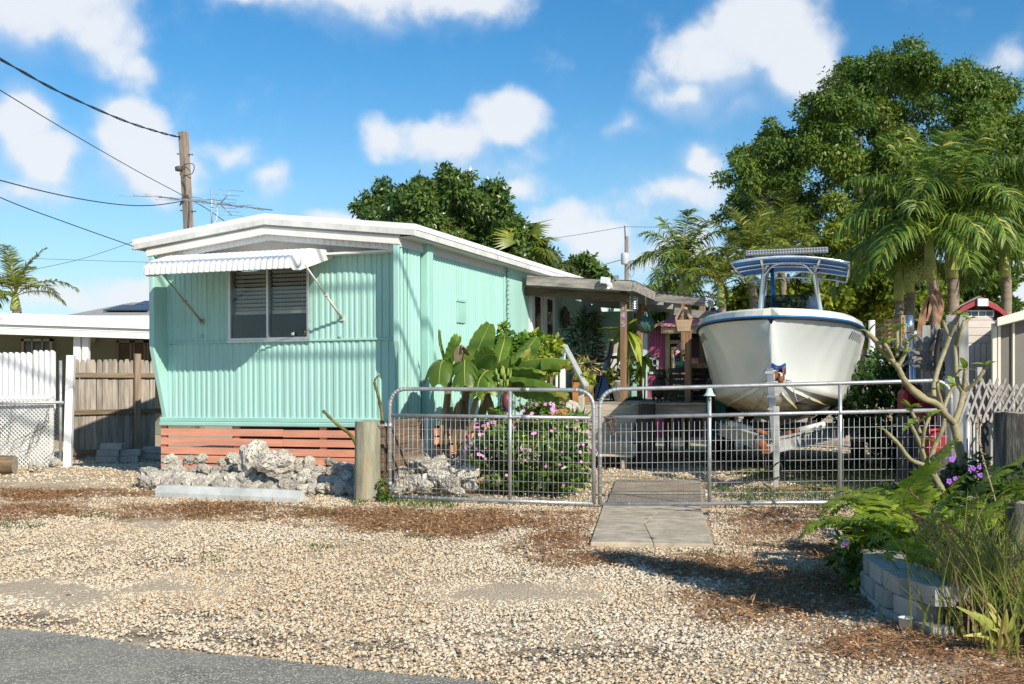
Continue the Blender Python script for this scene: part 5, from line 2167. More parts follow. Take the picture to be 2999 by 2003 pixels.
# plants: strap-leaved rosettes with every leaf a part
def strap_mesh(name, L, W, rise, droop, material, n=6, fold=.18, tint=None, seed=0):
 rows, tv = [], []
 r = random.Random(seed)
 for i in range(n + 1):
  t = i / n
  x = L * (t - .18 * droop * t * t)
  z = L * (rise * t - droop * t * t * .75)
  w_ = W * .5 * (math.sin(math.pi * min(1, .12 + .88 * t)) ** .7 if t < 1 else 0.02)
  rows.append([(x, -w_, z + w_ * fold), (x, 0, z - w_ * fold * .3), (x, w_, z + w_ * fold)])
  tv += [min(1, max(0, (tint if tint is not None else .5) + .3 * (t - .4) + r.uniform(-.12, .12)))] * 3
 mb = MB()
 mb.grid(rows)
 me = mb.mesh(name, material)
 a = me.attributes.new('tint', 'FLOAT', 'POINT')
 a.data.foreach_set('value', tv)
 return me


dracm = leaf_mat('yellow_green_leaf', (0.13, 0.22, 0.02), (0.42, 0.50, 0.05), (0.55, 0.52, 0.08), .25, trans=.4)
dkleaf = leaf_mat('dark_green_leaf', (0.012, 0.04, 0.008), (0.06, 0.13, 0.02), trans=.25, rough=.4)
midleaf = leaf_mat('mid_green_leaf', (0.03, 0.08, 0.01), (0.15, 0.26, 0.035), (0.3, 0.33, 0.05), .15, trans=.35, rough=.4)
DR = [strap_mesh('leaf', .36, .075, .55 - .25 * k, .35 + .25 * k, dracm, tint=.35 + .12 * k, seed=k) for k in range(4)]


def rosette(root, c, n, meshes, sc=1.0, tilt=.0, name='leaf', seed=0):
 r = random.Random(seed)
 for i in range(n):
  me = meshes[i % len(meshes)]
  link(name, me, root, c, (r.uniform(-.2, .2), r.uniform(-.25, .25) + tilt, i * 2.4 + r.uniform(-.3, .3)), sc * r.uniform(.75, 1.15))


for i, (u, v, y, n, s, lab) in enumerate(((1836, 968, 4.6, 26, 1.3, 'yellow green strap-leaved plant behind the numbered porch post'), (1884, 1045, 4.9, 20, 1.0, 'lower yellow green strap-leaved plant by the second porch post'))):
 c = at(u, v, y)
 root = empty('dracaena', lab, 'plant', c)
 rosette(root, (0, 0, 0), n, DR, s, seed=i)
 mb = MB()
 mb.tube(spline([(0, 0, .02), (.02, .02, -.25), (0.01, .01, DZ - c.z + .02)], 4), .014, 6)
 mb.build('stem', stemm, root)

# big white pot with small leaves
potw = mat('pale_grey_pot', (0.60, 0.62, 0.58), .6, .06, 4.0)
c = at(1819, 1174, 4.75)
c.z = DZ
pot = empty('plant_pot', 'big pale tapered pot of bright leaves behind the numbered post', 'plant pot', c)
mb = MB()
mb.lathe([(.105, 0), (.165, .30), (.172, .31), (.172, .33), (.15, .33), (.13, .26)], (0, 0, 0), 6)
mb.build('pot', potw, pot)
foliage('foliage', [(-.06, 0, .40, .2, .16, .12), (.14, .05, .46, .16, .16, .2)], 420, .07, .045, dracm, pot)
for (u, v, y, r, lab, cc) in ((1957, 1163, 6.2, .08, 'yellow pot with a feathery plant near the owl', (0.55, 0.47, 0.10)), (1972, 1163, 6.5, .08, 'second yellow pot partly behind the dark crates', (0.55, 0.47, 0.10))):
 c = at(u, v, y)
 c.z = DZ
 root = empty('plant_pot', lab, 'plant pot', c)
 mb = MB()
 mb.lathe([(r * .75, 0), (r, .16), (r * 1.05, .16), (r * 1.05, .19), (r * .9, .19), (.0, .15)], (0, 0, 0), 14)
 mb.build('pot', mat('yellow_pot', cc, .5, .08), root)
 foliage('foliage', [(0, 0, .34, .13, .13, .2)], 220, .06, .012, midleaf, root)

# bamboo-like palm in a pot, other potted greens
c = at(1702, 1085, 5.1)
c.z = DZ
root = empty('potted_palm', 'tall dark leafy potted plant standing on the porch by the handrail', 'plant', c)
mb = MB()
mb.lathe([(.12, 0), (.17, .32), (.18, .34), (.15, .34), (.0, .3)], (0, 0, 0), 14)
mb.build('pot', mat('terracotta', (0.33, 0.13, 0.07), .8, .12, 5.0), root)
mb = MB()
for k in range(9):
 a = k * .7
 mb.tube(spline([(.05 * math.cos(a), .05 * math.sin(a), .3), (.09 * math.cos(a), .09 * math.sin(a), .8), (.2 * math.cos(a), .2 * math.sin(a), 1.3)], 4), .006, 4)
mb.build('stem', stemm, root)
n = 700
p_, d_, t_n = lobes_points([(0, 0, .95, .30, .30, .48), (.1, 0, 1.25, .22, .22, .2)], n, RNG, .2)
me = leaf_mesh('foliage', p_, d_ * np.array([1, 1, .2]) + RNG.normal(size=(n, 3)) * .4 + np.array([0, 0, .1]), RNG.normal(size=(n, 3)) * .4 + np.array([0, 0, 1]), RNG.uniform(.12, .22, n), .024, t_n, dkleaf)
link('foliage', me, root)
for (u, v, y, lob, nn, L, W, mt, lab, nm) in (
  (1738, 1070, 6.2, (.22, .2, .16), 260, .09, .05, dkleaf, 'small dark leafy plant on the porch table', 'potted_plant'),
  (1712, 1072, 4.5, (.2, .15, .13), 200, .16, .02, leaf_mat('pale_bromeliad', (.2, .2, .05), (.5, .42, .16), trans=.2), 'pale spiky bromeliad on the stand beside the handrail', 'bromeliad'),
  (1715, 1108, 3.6, (.16, .1, .1), 60, .08, .07, dracm, 'bright green climbing sprig on the handrail', 'vine_sprig')):
 c = at(u, v, y)
 root = empty(nm, lab, 'plant', c)
 foliage('foliage', [(0, 0, 0, *lob)], nn, L, W, mt, root, shell=.1)
 mb = MB()
 mb.lathe([(.09, -.26), (.12, -.1), (.0, -.1)], (0, 0, 0), 12)
 mb.build('pot' if nm != 'vine_sprig' else 'stem', MATS['terracotta'] if nm != 'vine_sprig' else stemm, root)

# wooden stand with orange box
orw = mat('orange_wood', (0.46, 0.20, 0.06), .7, .15, 4.0, stretch=(1, 1, 5))
c = at(1706, 1170, 4.55)
c.z = DZ
root = empty('plant_stand', 'orange wooden box with iron stand top by the steps', 'stand', c, -TH)
mb = MB()
mb.b2((-.14, -.12, 0), (.14, .12, .30))
mb.build('box', orw, root, bevel=.008)
mb = MB()
mb.b2((-.26, -.15, .60), (.2, .15, .625))
for x in (-.24, .18):
 for y in (-.13, .13):
  mb.b2((x - .008, y - .008, 0), (x + .008, y + .008, .6))
mb.build('stand_frame', mat('teal_iron', (.05, .09, .09), .5), root)

# table, chairs, cooler
blackm = mat('black_metal', (0.015, 0.015, 0.016), .4, .1, metal=.3)
cush = mat('grey_cushion', (0.27, 0.26, 0.25), .9, .12, 6.0)


def chair(c, rz, label, seat_m, back_m):
 root = empty('patio_chair', label, 'chair', c, rz)
 mb = MB()
 mb.box((0, 0, .42), (.48, .48, .07))
 mb.build('seat', seat_m, root, bevel=.02)
 mb = MB()
 mb.box((0, .24, .74), (.46, .07, .52), Matrix.Rotation(-.2, 3, 'X'))
 mb.build('backrest', back_m, root, bevel=.02)
 for s in (-1, 1):
  mb = MB()
  mb.tube(spline([(s * .26, .3, .95), (s * .27, .22, .66), (s * .27, -.1, .66), (s * .27, -.27, .55), (s * .27, -.25, .3), (s * .27, -.28, 0)], 5), .012, 6)
  mb.build('arm', blackm, root)
  mb = MB()
  mb.tube([(s * .26, .26, .45), (s * .27, .30, 0)], .012, 6)
  mb.build('leg', blackm, root)
  mb = MB()
  mb.tube([(s * .26, -.22, .40), (s * .26, .22, .40)], .012, 6)
  mb.build('seat_frame', blackm, root)
 return root


c = at(1738, 1165, 5.0)
c.z = DZ
chair(c, -1.75, 'black metal patio chair with grey cushion facing the table', cush, cush)
pill = mat('white_pattern_cushion', (0.5, 0.5, 0.47), .9, .1, 6.0, second=(.05, .16, .28), sec_scale=5.0, sec_lo=.52, sec_hi=.56)
c = at(1783, 1150, 6.3)
c.z = DZ
chair(c, .0, 'patio armchair with white and blue patterned cushion behind the table', cush, mat('tan_cushion', (.36, .32, .27), .9))
c2 = c + Vector((0, -.1, .62))
mb = MB()
rows = []
for i in range(9):
 for_ = []
 for j in range(9):
  a, b = (i - 4) / 4, (j - 4) / 4
  th_ = .07 * (1 - a ** 4) * (1 - b ** 4)
  for_.append((a * .22, -th_, b * .2))
 rows.append(for_)
mb.grid(rows)
mb.grid([[(x, -y, z) for (x, y, z) in r][::-1] for r in rows])
tag(mb.build('cushion', pill, None, c2, (-.25, 0, -TH)), 'white and blue throw cushion with red stripe on the armchair', 'cushion')
c = at(1770, 1150, 5.5)
c.z = DZ
root = empty('patio_table', 'round dark patio table on curved black legs', 'table', c)
mb = MB()
mb.lathe([(.40, .69), (.42, .70), (.42, .72), (.40, .73)], (0, 0, 0), 24)
mb.build('table_top', mat('dark_red_table', (.10, .04, .035), .4, .2, 5.0), root)
for k in range(4):
 a = k * math.pi / 2 + .4
 mb = MB()
 mb.tube(spline([(.3 * math.cos(a), .3 * math.sin(a), .69), (.1 * math.cos(a), .1 * math.sin(a), .4), (.3 * math.cos(a), .3 * math.sin(a), 0)], 5), .012, 6)
 mb.build('leg', blackm, root)
c = at(1774, 1060, 7.4)
c.z = DZ
root = empty('storage_chest', 'dark blue storage chest against the mint wall', 'chest', c, -TH)
mb = MB()
mb.b2((-.3, -.2, 0), (.3, .2, .62))
mb.build('chest_body', mat('navy_plastic', (.01, .03, .09), .5), root, bevel=.02)
mb = MB()
mb.b2((-.31, -.21, .625), (.31, .21, .70))
mb.build('lid', MATS['navy_plastic'], root, bevel=.02)
c = at(1808, 1060, 7.2)
c.z = DZ
root = empty('folding_lounger', 'folded blue and white striped lounger leaning by the extension', 'lounger', c, -TH)
for k in range(9):
 mb = MB()
 mb.b2((-.14, -.02 + .0 * k, .25 + k * .075), (.14, .0, .31 + k * .075))
 mb.build('strap', mat('blue_strap', (.02, .07, .25), .6) if k % 2 else mat('white_strap', (.5, .52, .55), .6), root)
mb = MB()
mb.tube([(-.16, .01, 0), (-.16, .01, .95), (.16, .01, .95), (.16, .01, 0)], .012, 6)
mb.build('lounger_frame', alum, root)

# wall ornaments on the mint wall
def wall_item(u, v, pts, mt, label, name, cat, thick=.03, scale=1.0):
 y, z = sd(u, v, .06)
 root = empty(name, label, cat, pw(.05, y, z), -TH)
 mb = MB()
 mb.prism([(a * scale, b * scale) for a, b in pts], 0.0, thick, plane='yz')
 mb.build(name + '_body', mt, root, bevel=.008)
 return root


fishm = mat('dark_bronze', (.05, .03, .022), .6, .2)
wall_item(1653, 930, [(-.2, 0), (-.15, .12), (-.05, .2), (.08, .16), (.14, .05), (.22, .13), (.2, -.02), (.24, -.14), (.12, -.06), (.06, -.17), (-.06, -.2), (-.14, -.12)], fishm, 'dark bronze fish plaque on the mint wall beside the doors', 'fish_plaque', 'ornament')
mar = mat('blue_grey_fish', (.16, .22, .27), .5, .2, 4.0, second=(.35, .37, .36), sec_scale=3.0)
wall_item(1716, 950, [(-.0, .75), (.06, .35), (.2, .45), (.14, .2), (.16, -.1), (.12, -.4), (.3, -.62), (.08, -.55), (-.05, -.75), (-.02, -.45), (-.1, -.1), (-.08, .2), (-.03, .4)], mar, 'long blue grey billfish hanging head up on the mint wall', 'billfish_plaque', 'ornament', .05)
wall_item(1745, 935, [(-.1, .36), (0, .4), (.08, .34), (.14, .1), (.1, -.2), (.04, -.4), (.06, -.52), (-.06, -.52), (-.04, -.38), (-.12, -.15), (-.15, .12)], mat('tan_fish', (.28, .22, .14), .6, .3, 8.0), 'tan carved fish hanging beside the porch window', 'carved_fish', 'ornament', .05)
wall_item(1791, 930, [(0, .3), (.1, .2), (.05, .1), (.12, 0), (.03, -.1), (.04, -.35), (-.03, -.1), (-.12, -.02), (-.05, .1), (-.1, .2)], fishm, 'dark lizard ornament between the porch window and extension', 'lizard_plaque', 'ornament', .025)

# hanging things
def hang(c, top, par, mt):
 mb = MB()
 mb.tube([(0, 0, 0), (0, 0, top - c.z)], .006, 5)
 return mb.build('cord', mt, par)


rope = mat('brown_rope', (.18, .11, .06), .9, .2, 20.0)
c = at(1889, 948, 4.5)
fl = empty('glass_float', 'turquoise glass float hanging in a brown rope net under the porch roof', 'float', c)
mb = MB()
R_ = .125
mb.lathe([(R_ * math.sin(math.pi * i / 14) + .0005, -R_ * math.cos(math.pi * i / 14)) for i in range(15)], (0, 0, 0), 24)
teal = bpy.data.materials.new('turquoise_glass')
teal.use_nodes = True
b_ = teal.node_tree.nodes['Principled BSDF']
b_.inputs['Base Color'].default_value = (.03, .30, .27, 1)
b_.inputs['Roughness'].default_value = .04
b_.inputs['Transmission Weight'].default_value = .55
b_.inputs['Specular IOR Level'].default_value = .7
mb.build('float_body', teal, fl)
mb = MB()
for k in range(10):
 a0 = k * math.pi / 5
 for s in (1, -1):
  pts = []
  for i in range(9):
   t = i / 8
   a = a0 + s * t * 1.6
   rr = (R_ + .012) * math.sin(math.pi * (.04 + .80 * t))
   zz = -(R_ + .012) * math.cos(math.pi * (.04 + .80 * t))
   pts.append((rr * math.cos(a), rr * math.sin(a), zz))
  pts.append((0.012 * math.cos(a), .012 * math.sin(a), .26))
  mb.tube(pts, .0045, 4)
mb.build('net', rope, fl)
hang(c, at(1886, 866, 4.5).z, fl, rope)
c = at(1852, 886, 4.6)
ln = empty('wind_spinner', 'silver ribbed metal spinner hanging behind the numbered post', 'spinner', c)
mb = MB()
for k in range(8):
 mb.lathe([(.07, -.10 + k * .026), (.075, -.095 + k * .026), (.075, -.085 + k * .026), (.07, -.08 + k * .026)], (0, 0, 0), 18)
mb.build('ring', mat('bright_tin', (.65, .66, .65), .25, .1, metal=.9), ln)
hang(c, at(1852, 862, 4.6).z, ln, rope)
c = at(2001, 940, 4.05)
bh = empty('birdhouse', 'wooden hanging bird feeder with sloping sides on the front porch post', 'bird feeder', c, -TH)
bw = mat('pale_feeder_wood', (.42, .29, .18), .8, .2, 4.0, stretch=(1, 5, 5))
mb = MB()
mb.prism([(-.085, -.14), (.075, -.14), (.11, .03), (-.12, .03)], -.07, .07)
mb.build('box', bw, bh, bevel=.004)
for s in (-1, 1):
 mb = MB()
 mb.bar((s * .11, -.06, .03), (s * .02, -.06, .21), .03, .02)
 mb.bar((s * .11, .06, .03), (s * .02, .06, .21), .03, .02)
 mb.bar((s * .115, 0, .05), (s * .02, 0, .215), .02, .15, up=(0, 1, 0))
 mb.build('roof_side', bw, bh)
hang(c, at(2001, 872, 4.05).z, bh, rope)

camw = mat('white_plastic', (.72, .72, .70), .4, .04)
c = at(1780, 826, 3.98)
sc_ = empty('security_light', 'white twin security floodlight camera fixed on the porch roof edge', 'security camera', c, -TH)
mb = MB()
mb.box((-.05, -.02, .03), (.15, .05, .10), Matrix.Rotation(.15, 3, 'Y'))
mb.build('lamp_head', camw, sc_, bevel=.008)
mb = MB()
mb.lathe([(.03, -.06), (.04, -.05), (.042, .03), (.03, .06)], (.03, -.06, -.055), 14, axis=Matrix.Rotation(1.0, 3, 'X'))
mb.lathe([(.028, .0), (.028, .01)], (.03, -.115, -.09), 12, axis=Matrix.Rotation(1.0, 3, 'X'))
mb.build('camera_head', camw, sc_, bevel=.003)
mb = MB()
mb.tube([(.03, 0, -.02), (.07, .03, .05), (.1, .05, .08)], .014, 6)
mb.box((.11, .04, .085), (.06, .06, .05))
mb.build('bracket', mat('grey_bracket', (.3, .3, .3), .5), sc_)

# owl statue on the deck edge
owlm = mat('dark_owl_wood', (.022, .013, .009), .6, .35, 12.0, .6, 40.0)
c = at(1930, 1186, 4.05)
c.z = DZ
owl = empty('owl_statue', 'dark brown metal owl statue standing at the deck edge', 'statue', c, -TH)
mb = MB()
mb.lathe([(.03, .06), (.075, .10), (.105, .2), (.115, .29), (.10, .37), (.085, .40)], (0, 0, 0), 16)
mb.build('owl_body', owlm, owl)
mb = MB()
mb.lathe([(.085, .395), (.10, .43), (.105, .48), (.10, .53), (.06, .55), (.02, .545)], (0.02, -.01, 0), 16)
for s in (-1, 1):
 mb.box((.02 + s * .055, -.02, .535), (.05, .12, .03))
mb.build('owl_head', owlm, owl)
for s in (-1, 1):
 mb = MB()
 mb.lathe([(.03, 0), (.03, .008), (.02, .012), (.0, .012)], (.02 + s * .04, -.10, .48), 12, axis=Matrix.Rotation(math.pi / 2, 3, 'X'))
 mb.build('eye', mat('owl_eye', (.10, .07, .04), .4), owl)
 mb = MB()
 mb.prism([(s * .09, .36), (s * .135, .25), (s * .13, .10), (s * .10, .02), (s * .085, .12)], -.06, .05)
 mb.build('wing', owlm, owl)
 mb = MB()
 mb.tube([(s * .035, 0, .1), (s * .035, -.01, .0)], .009, 6)
 for q in (-.03, 0, .03):
  mb.tube([(s * .035, -.01, .008), (s * .035 + q, -.06, .004)], .006, 5)
 mb.build('leg', owlm, owl)
mb = MB()
mb.prism([(.005, .455), (.035, .455), (.02, .42)], -.13, -.09)
mb.build('beak', owlm, owl)
owl.scale = (.82, .82, .9)

# dark crates, green planter with small flag
crm = mat('dark_crate_wood', (.05, .045, .04), .85, .3, 4.0, rand=.2)
for (u, v, y, w_, h_, lab) in ((1998, 1182, 4.7, .36, .52, 'dark slatted crate behind the right front porch post'), (2050, 1178, 5.0, .3, .52, 'second dark slatted crate right of the front post')):
 c = at(u, v, y)
 c.z = DZ
 root = empty('slat_crate', lab, 'crate', c, -TH)
 for k in range(6):
  mb = MB()
  mb.b2((-w_ / 2, -.16, .02 + k * .085), (w_ / 2, -.145, .085 + k * .085))
  mb.build('slat', crm, root)
  mb = MB()
  mb.b2((-w_ / 2 + .0, -.144, .02 + k * .085), (-w_ / 2 + .015, .15, .085 + k * .085))
  mb.b2((w_ / 2 - .015, -.144, .02 + k * .085), (w_ / 2, .15, .085 + k * .085))
  mb.build('side_slat', crm, root)
 mb = MB()
 for x in (-w_ / 2 + .03, w_ / 2 - .03):
  mb.b2((x - .02, -.143, 0), (x + .02, -.12, h_))
 mb.b2((-w_ / 2, -.1, h_ - .02), (w_ / 2, .15, h_))
 mb.build('crate_frame', crm, root)
c = at(1994, 1090, 4.7)
c.z = DZ + .52
root = empty('planter_tub', 'small green tub of flowers on the dark crate', 'plant pot', c)
mb = MB()
mb.lathe([(.07, 0), (.10, .10), (.0, .09)], (0, 0, 0), 14)
mb.build('pot', mat('sea_green_pot', (.10, .28, .20), .5), root)
foliage('foliage', [(.03, 0, .17, .1, .08, .09)], 130, .06, .02, midleaf, root)
flg = empty('flag', 'small red white and blue flag drooping on a stick in the green tub', 'flag', c + Vector((.0, -.03, .08)))
mb = MB()
mb.tube([(0, 0, 0), (.015, 0, .36)], .005, 6)
mb.build('stick', white, flg)
redf, whf, blf = mat('flag_red', (.42, .03, .03), .8), mat('flag_white', (.7, .68, .64), .8), mat('flag_blue', (.03, .05, .22), .8)
rows = []
for i in range(14):
 t = i / 13
 rows.append([(-.005 - .075 * s - .03 * t, -.012 + .02 * math.sin(s * 5 + t * 3), .34 - .26 * t - .06 * s) for s in (0, .3, .6, 1)])
mb = MB()
for i in range(13):
 mb.grid([rows[i], rows[i + 1]], mi=(2 if i > 8 else i % 2))
mb.build('flag_cloth', [redf, whf, blf], flg)

# shoes, grey bag, terracotta trough, hose, timber stump
shm = mat('black_shoe', (.02, .02, .022), .6)
for i, dx in enumerate((0, .07)):
 c = at(1853 + dx * 60, 1168, 4.45 + .1 * i)
 c.z = DZ
 root = empty('shoe', ('nearer', 'farther')[i] + ' black slip-on shoe beside the big pale pot', 'shoe', c, .2)
 mb = MB()
 mb.lathe([(.0, .018), (.045, .02), (.05, .04), (.03, .075), (.0, .085)], (0, 0, 0), 12)
 for k, p in enumerate(mb.v):
  mb.v[k] = (p[0] * 2.6 + .02, p[1], p[2] * (1 - .25 * max(0, p[0] * 8)))
 mb.build('upper', shm, root)
 mb = MB()
 mb.lathe([(.045, 0), (.052, .005), (.052, .018), (.045, .019)], (0, 0, 0), 14)
 for k, p in enumerate(mb.v):
  mb.v[k] = (p[0] * 2.6 + .02, p[1], p[2])
 mb.build('sole', mat('white_sole', (.5, .5, .48), .6), root)
tr_m = mat('orange_terracotta', (.50, .22, .075), .8, .12, 5.0)
c = at(1606, 1222, 2.6)
root = empty('trough_planter', 'orange terracotta trough with wavy rim behind the flowering shrub', 'planter', (c.x, c.y, .35), -TH)
mb = MB()
top = [(-.28 + .56 * i / 28, c.z - .35 + .10 + .012 * math.sin(i * 1.35) + .02 * (i / 28)) for i in range(29)]
mb.prism([(-.25, 0), (.25, 0)] + top[::-1], -.11, .11)
mb.build('trough', tr_m, root, bevel=.006)
mb = MB()
mb.b2((-.4, -.2, -.35), (.5, .3, .0))
mb.build('ledge', stepw, root)
foliage('foliage', [(-.05, 0, c.z - .35 + .16, .3, .12, .12)], 240, .10, .03, midleaf, root, shell=.1)
c = at(1675, 1205, 3.2)
rock(c.x, c.y, c.z + .05, .3, 'dark grey stone beside the porch steps', k=1, sc=(.26, .2, .24)).data = RK[1]
root = None
stump = log_post('timber_stump', *at(1893, 1250, 3.75)[:2], .13, DZ - .01, mat('dark_timber', (.06, .055, .05), .9, .3, 3.0, .6, 25.0, stretch=(6, 6, .7)), 'short dark timber pile in front of the deck', 9)
hosem = mat('green_hose', (.015, .13, .10), .5, .1)
c = at(2082, 1180, 3.9)
root = empty('garden_hose', 'dark green garden hose hanging in coils at the deck corner', 'hose', c)
mb = MB()
for k in range(6):
 rx, rz_ = .07 + .012 * k, .30 + .02 * k
 mb.tube([(rx * math.cos(a) + .01 * k, -.02 * k + .02 * math.sin(3 * a), rz_ * math.sin(a) - .1) for a in [i * math.pi / 10 for i in range(20)]], .012, 6, closed=True)
mb.build('coil', hosem, root)
mb = MB()
mb.b2((-.05, .03, -.8), (.05, .1, .35))
mb.build('hose_post', crm, root)

# ---- pink shed beyond the porch
pink = mat('pink_paint', (.44, .085, .17), .7, .1, 2.0, .1, 12.0, stretch=(6, 1, 1))
pinkr = mat('pink_roof', (.62, .22, .30), .6, .08, 3.0)
shw = mat('shed_wood', (.42, .28, .16), .85, .2, 3.0, stretch=(6, 6, 1))
Yk = 25.0
shed = empty('pink_shed', 'pink garden shed with white window and wire mesh door beyond the porch', 'shed')
xa, xb = X_(1880, Yk), X_(1948, Yk)
n = 8
for k in range(n):
 a, b = xa + (xb - xa) * k / n, xa + (xb - xa) * (k + 1) / n
 mb = MB()
 mb.prism([(a + .003, 0), (b - .003, 0), (b - .003, Z_(975 - 20 * (k + 1) / n, Yk)), (a + .003, Z_(975 - 20 * k / n, Yk))], Yk, Yk + .05 + .01 * (k % 2))
 mb.build('wall_board', pink, shed)
mb = MB()
mb.b2((xb, Yk - .02, 0), (X_(2140, Yk), Yk + .05, Z_(1085, Yk)))
mb.b2((xa + .1, Yk + .3, 0), (X_(2140, Yk), Yk + 2.0, Z_(985, Yk)))
mb.build('wall', mat('dark_shed_inside', (.06, .03, .035), .9), shed)
mb = MB()
x0, x1 = X_(1893, Yk), X_(1928, Yk)
z0, z1 = Z_(1095, Yk), Z_(1046, Yk)
for (a, b) in (((x0, Yk - .05, z0), (x0 + .05, Yk, z1)), ((x1 - .05, Yk - .05, z0), (x1, Yk, z1)), ((x0, Yk - .05, z1 - .05), (x1, Yk, z1)), ((x0, Yk - .05, z0), (x1, Yk, z0 + .05)),
               (((x0 + x1) / 2 - .012, Yk - .04, z0), ((x0 + x1) / 2 + .012, Yk, z1)), ((x0, Yk - .04, (z0 + z1) / 2 - .012), (x1, Yk, (z0 + z1) / 2 + .012))):
 mb.b2(a, b)
wi = mb.build('window', white, shed)
mb = MB()
mb.b2((x0 + .03, Yk - .02, z0 + .03), (x1 - .03, Yk - .005, z1 - .03))
mb.build('pane', MATS['dark_pane'], wi)
mb = MB()
mb.prism([(X_(1880, Yk), Z_(978, Yk)), (X_(1940, Yk), Z_(948, Yk)), (X_(1940, Yk), Z_(940, Yk)), (X_(1880, Yk), Z_(970, Yk))], Yk - .3, Yk + 2)
mb.build('side_roof', mat('tan_roof', (.40, .25, .13), .8, .2, 5.0), shed)
mb = MB()
e0, e1 = P(1935, 950, Yk - .4), P(2150, 950, Yk - .4)
r0, r1 = P(1975, 912, Yk + 1.6), P(2150, 905, Yk + 1.6)
mb.add([e0, e1, r1, r0], [(0, 1, 2, 3)])
mb.b2((e0.x, Yk - .42, e0.z - .05), (e1.x, Yk - .39, e0.z + .02))
mb.build('roof', pinkr, shed)
mb = MB()
mb.b2((e0.x + .02, Yk - .36, e0.z - .20), (e1.x, Yk - .32, e0.z - .06))
mb.build('eave_board', mat('tan_board', (.40, .28, .17), .8, .15, 3.0), shed)
xd0, xd1 = X_(1948, Yk), X_(1995, Yk)
zd = Z_(1022, Yk)
mb = MB()
for (a, b) in (((xd0, Yk - .06, 0), (xd0 + .10, Yk, Z_(965, Yk))), ((xd0 + .13, Yk - .05, 0), (xd0 + .2, Yk, zd)), ((xd1, Yk - .06, 0), (xd1 + .09, Yk, Z_(965, Yk))), ((xd0 + .13, Yk - .05, zd - .02), (xd1, Yk, zd + .05)), ((xd0, Yk - .05, zd + .12), (xd1, Yk, zd + .2))):
 mb.b2(a, b)
dr_ = mb.build('door', shw, shed)
mb = MB()
for i in range(9):
 for s in (1, -1):
  x0 = xd0 + .2
  mb.tube([(x0 + (xd1 - x0) * (.5 + .5 * math.cos(math.pi * (q / 8 + i / 4.5) * s)), Yk - .02, zd - .15 * q) for q in range(9)], .006, 3, caps=False)
mb.build('wire_mesh', wirem, dr_)
# ------------------------------------------------------------------ boat on its trailer
gel = bpy.data.materials.new('boat_gelcoat')
gel.use_nodes = True
t_ = gel.node_tree
t_.nodes.clear()
w = NT(t_)
bco = w.n('ShaderNodeTexCoord').outputs['Object']
bz = w.n('ShaderNodeSeparateXYZ', {0: bco}).outputs[2]
wob = w.math('MULTIPLY', w.math('SUBTRACT', w.noise(bco, 1.5, 3.0), .5), .05)
bz2 = w.math('ADD', bz, wob)
bcol = w.mix(w.ramp(w.noise(bco, 1.2, 5.0), .35, .7), (0.68, 0.71, 0.67), (0.75, 0.765, 0.725))
stain = w.mix(w.ramp(w.noise(w.vmath('MULTIPLY', bco, (1, 1, .3)), 4.0, 6.0, .7), .35, .7), (0.58, 0.52, 0.35), (0.50, 0.37, 0.19))
bcol = w.mix(w.ramp(bz2, 1.14, .98), bcol, stain)
bcol = w.mix(w.ramp(bz, .905, .895), bcol, (0.30, 0.33, 0.31))
bs = w.n('ShaderNodeBsdfPrincipled', {'Base Color': bcol, 'Roughness': .22, 'Specular IOR Level': .5, 'Coat Weight': .25, 'Coat Roughness': .08})
w.n('ShaderNodeOutputMaterial', {'Surface': bs.outputs[0]})
deckm = mat('cream_gelcoat', (.72, .70, .62), .3, .04, 3.0, coat=.3)
blue = mat('blue_canvas', (.02, .17, .50), .75, .12, 6.0, .15, 80.0)
bluer = mat('blue_rub_rail', (.015, .13, .32), .35, .1, 5.0)
blackr = mat('black_rubber', (.02, .02, .02), .7, .15)
tubem = mat('polished_tube', (.74, .75, .76), .2, .05, 6.0, metal=.9)
BY = math.radians(16.5)
bowp = P(2258, 1000, 13.45)
boat = empty('boat', 'white centre console fishing boat with blue canvas top on a trailer', 'boat', (bowp.x, bowp.y, 0), -BY)
BM = Matrix.Translation((bowp.x, bowp.y, 0)) @ Matrix.Rotation(-BY, 4, 'Z')
BI = BM.inverted()


def bl(u, v, Y):
 return BI @ P(u, v, Y)


S = [0.0, .06, .16, .32, .55, .85, 1.25, 1.8, 2.5, 3.4, 4.6, 6.4]
def itp(xs_, ys_, s):
 return float(np.interp(s, xs_, ys_))


sheer_b = lambda s: itp([0, .06, .16, .32, .55, .85, 1.25, 1.8, 2.5, 3.4, 6.4], [.10, .29, .44, .60, .76, .90, 1.02, 1.12, 1.17, 1.19, 1.13], s)
sheer_z = lambda s: itp([0, 1, 2.5, 6.4], [2.075, 2.045, 1.97, 1.85], s)
keel_z = lambda s: itp([0, .06, .16, .32, .55, .85, 1.25, 1.8, 3, 6.4], [1.98, 1.72, 1.42, 1.16, .97, .84, .74, .67, .62, .62], s)
chine_b = lambda s: itp([0, .16, .32, .55, .85, 1.25, 1.8, 2.5, 3.4, 6.4], [.015, .05, .12, .27, .47, .67, .83, .94, .99, .99], s)
chine_z = lambda s: itp([0, .06, .16, .32, .55, .85, 1.25, 1.8, 2.5, 6.4], [1.985, 1.75, 1.5, 1.30, 1.19, 1.12, 1.06, 1.01, .98, .93], s)
Sf = np.unique(np.concatenate([np.linspace(0, .9, 22), np.linspace(.9, 3, 22), np.linspace(3, 6.4, 12)]))
rows = []
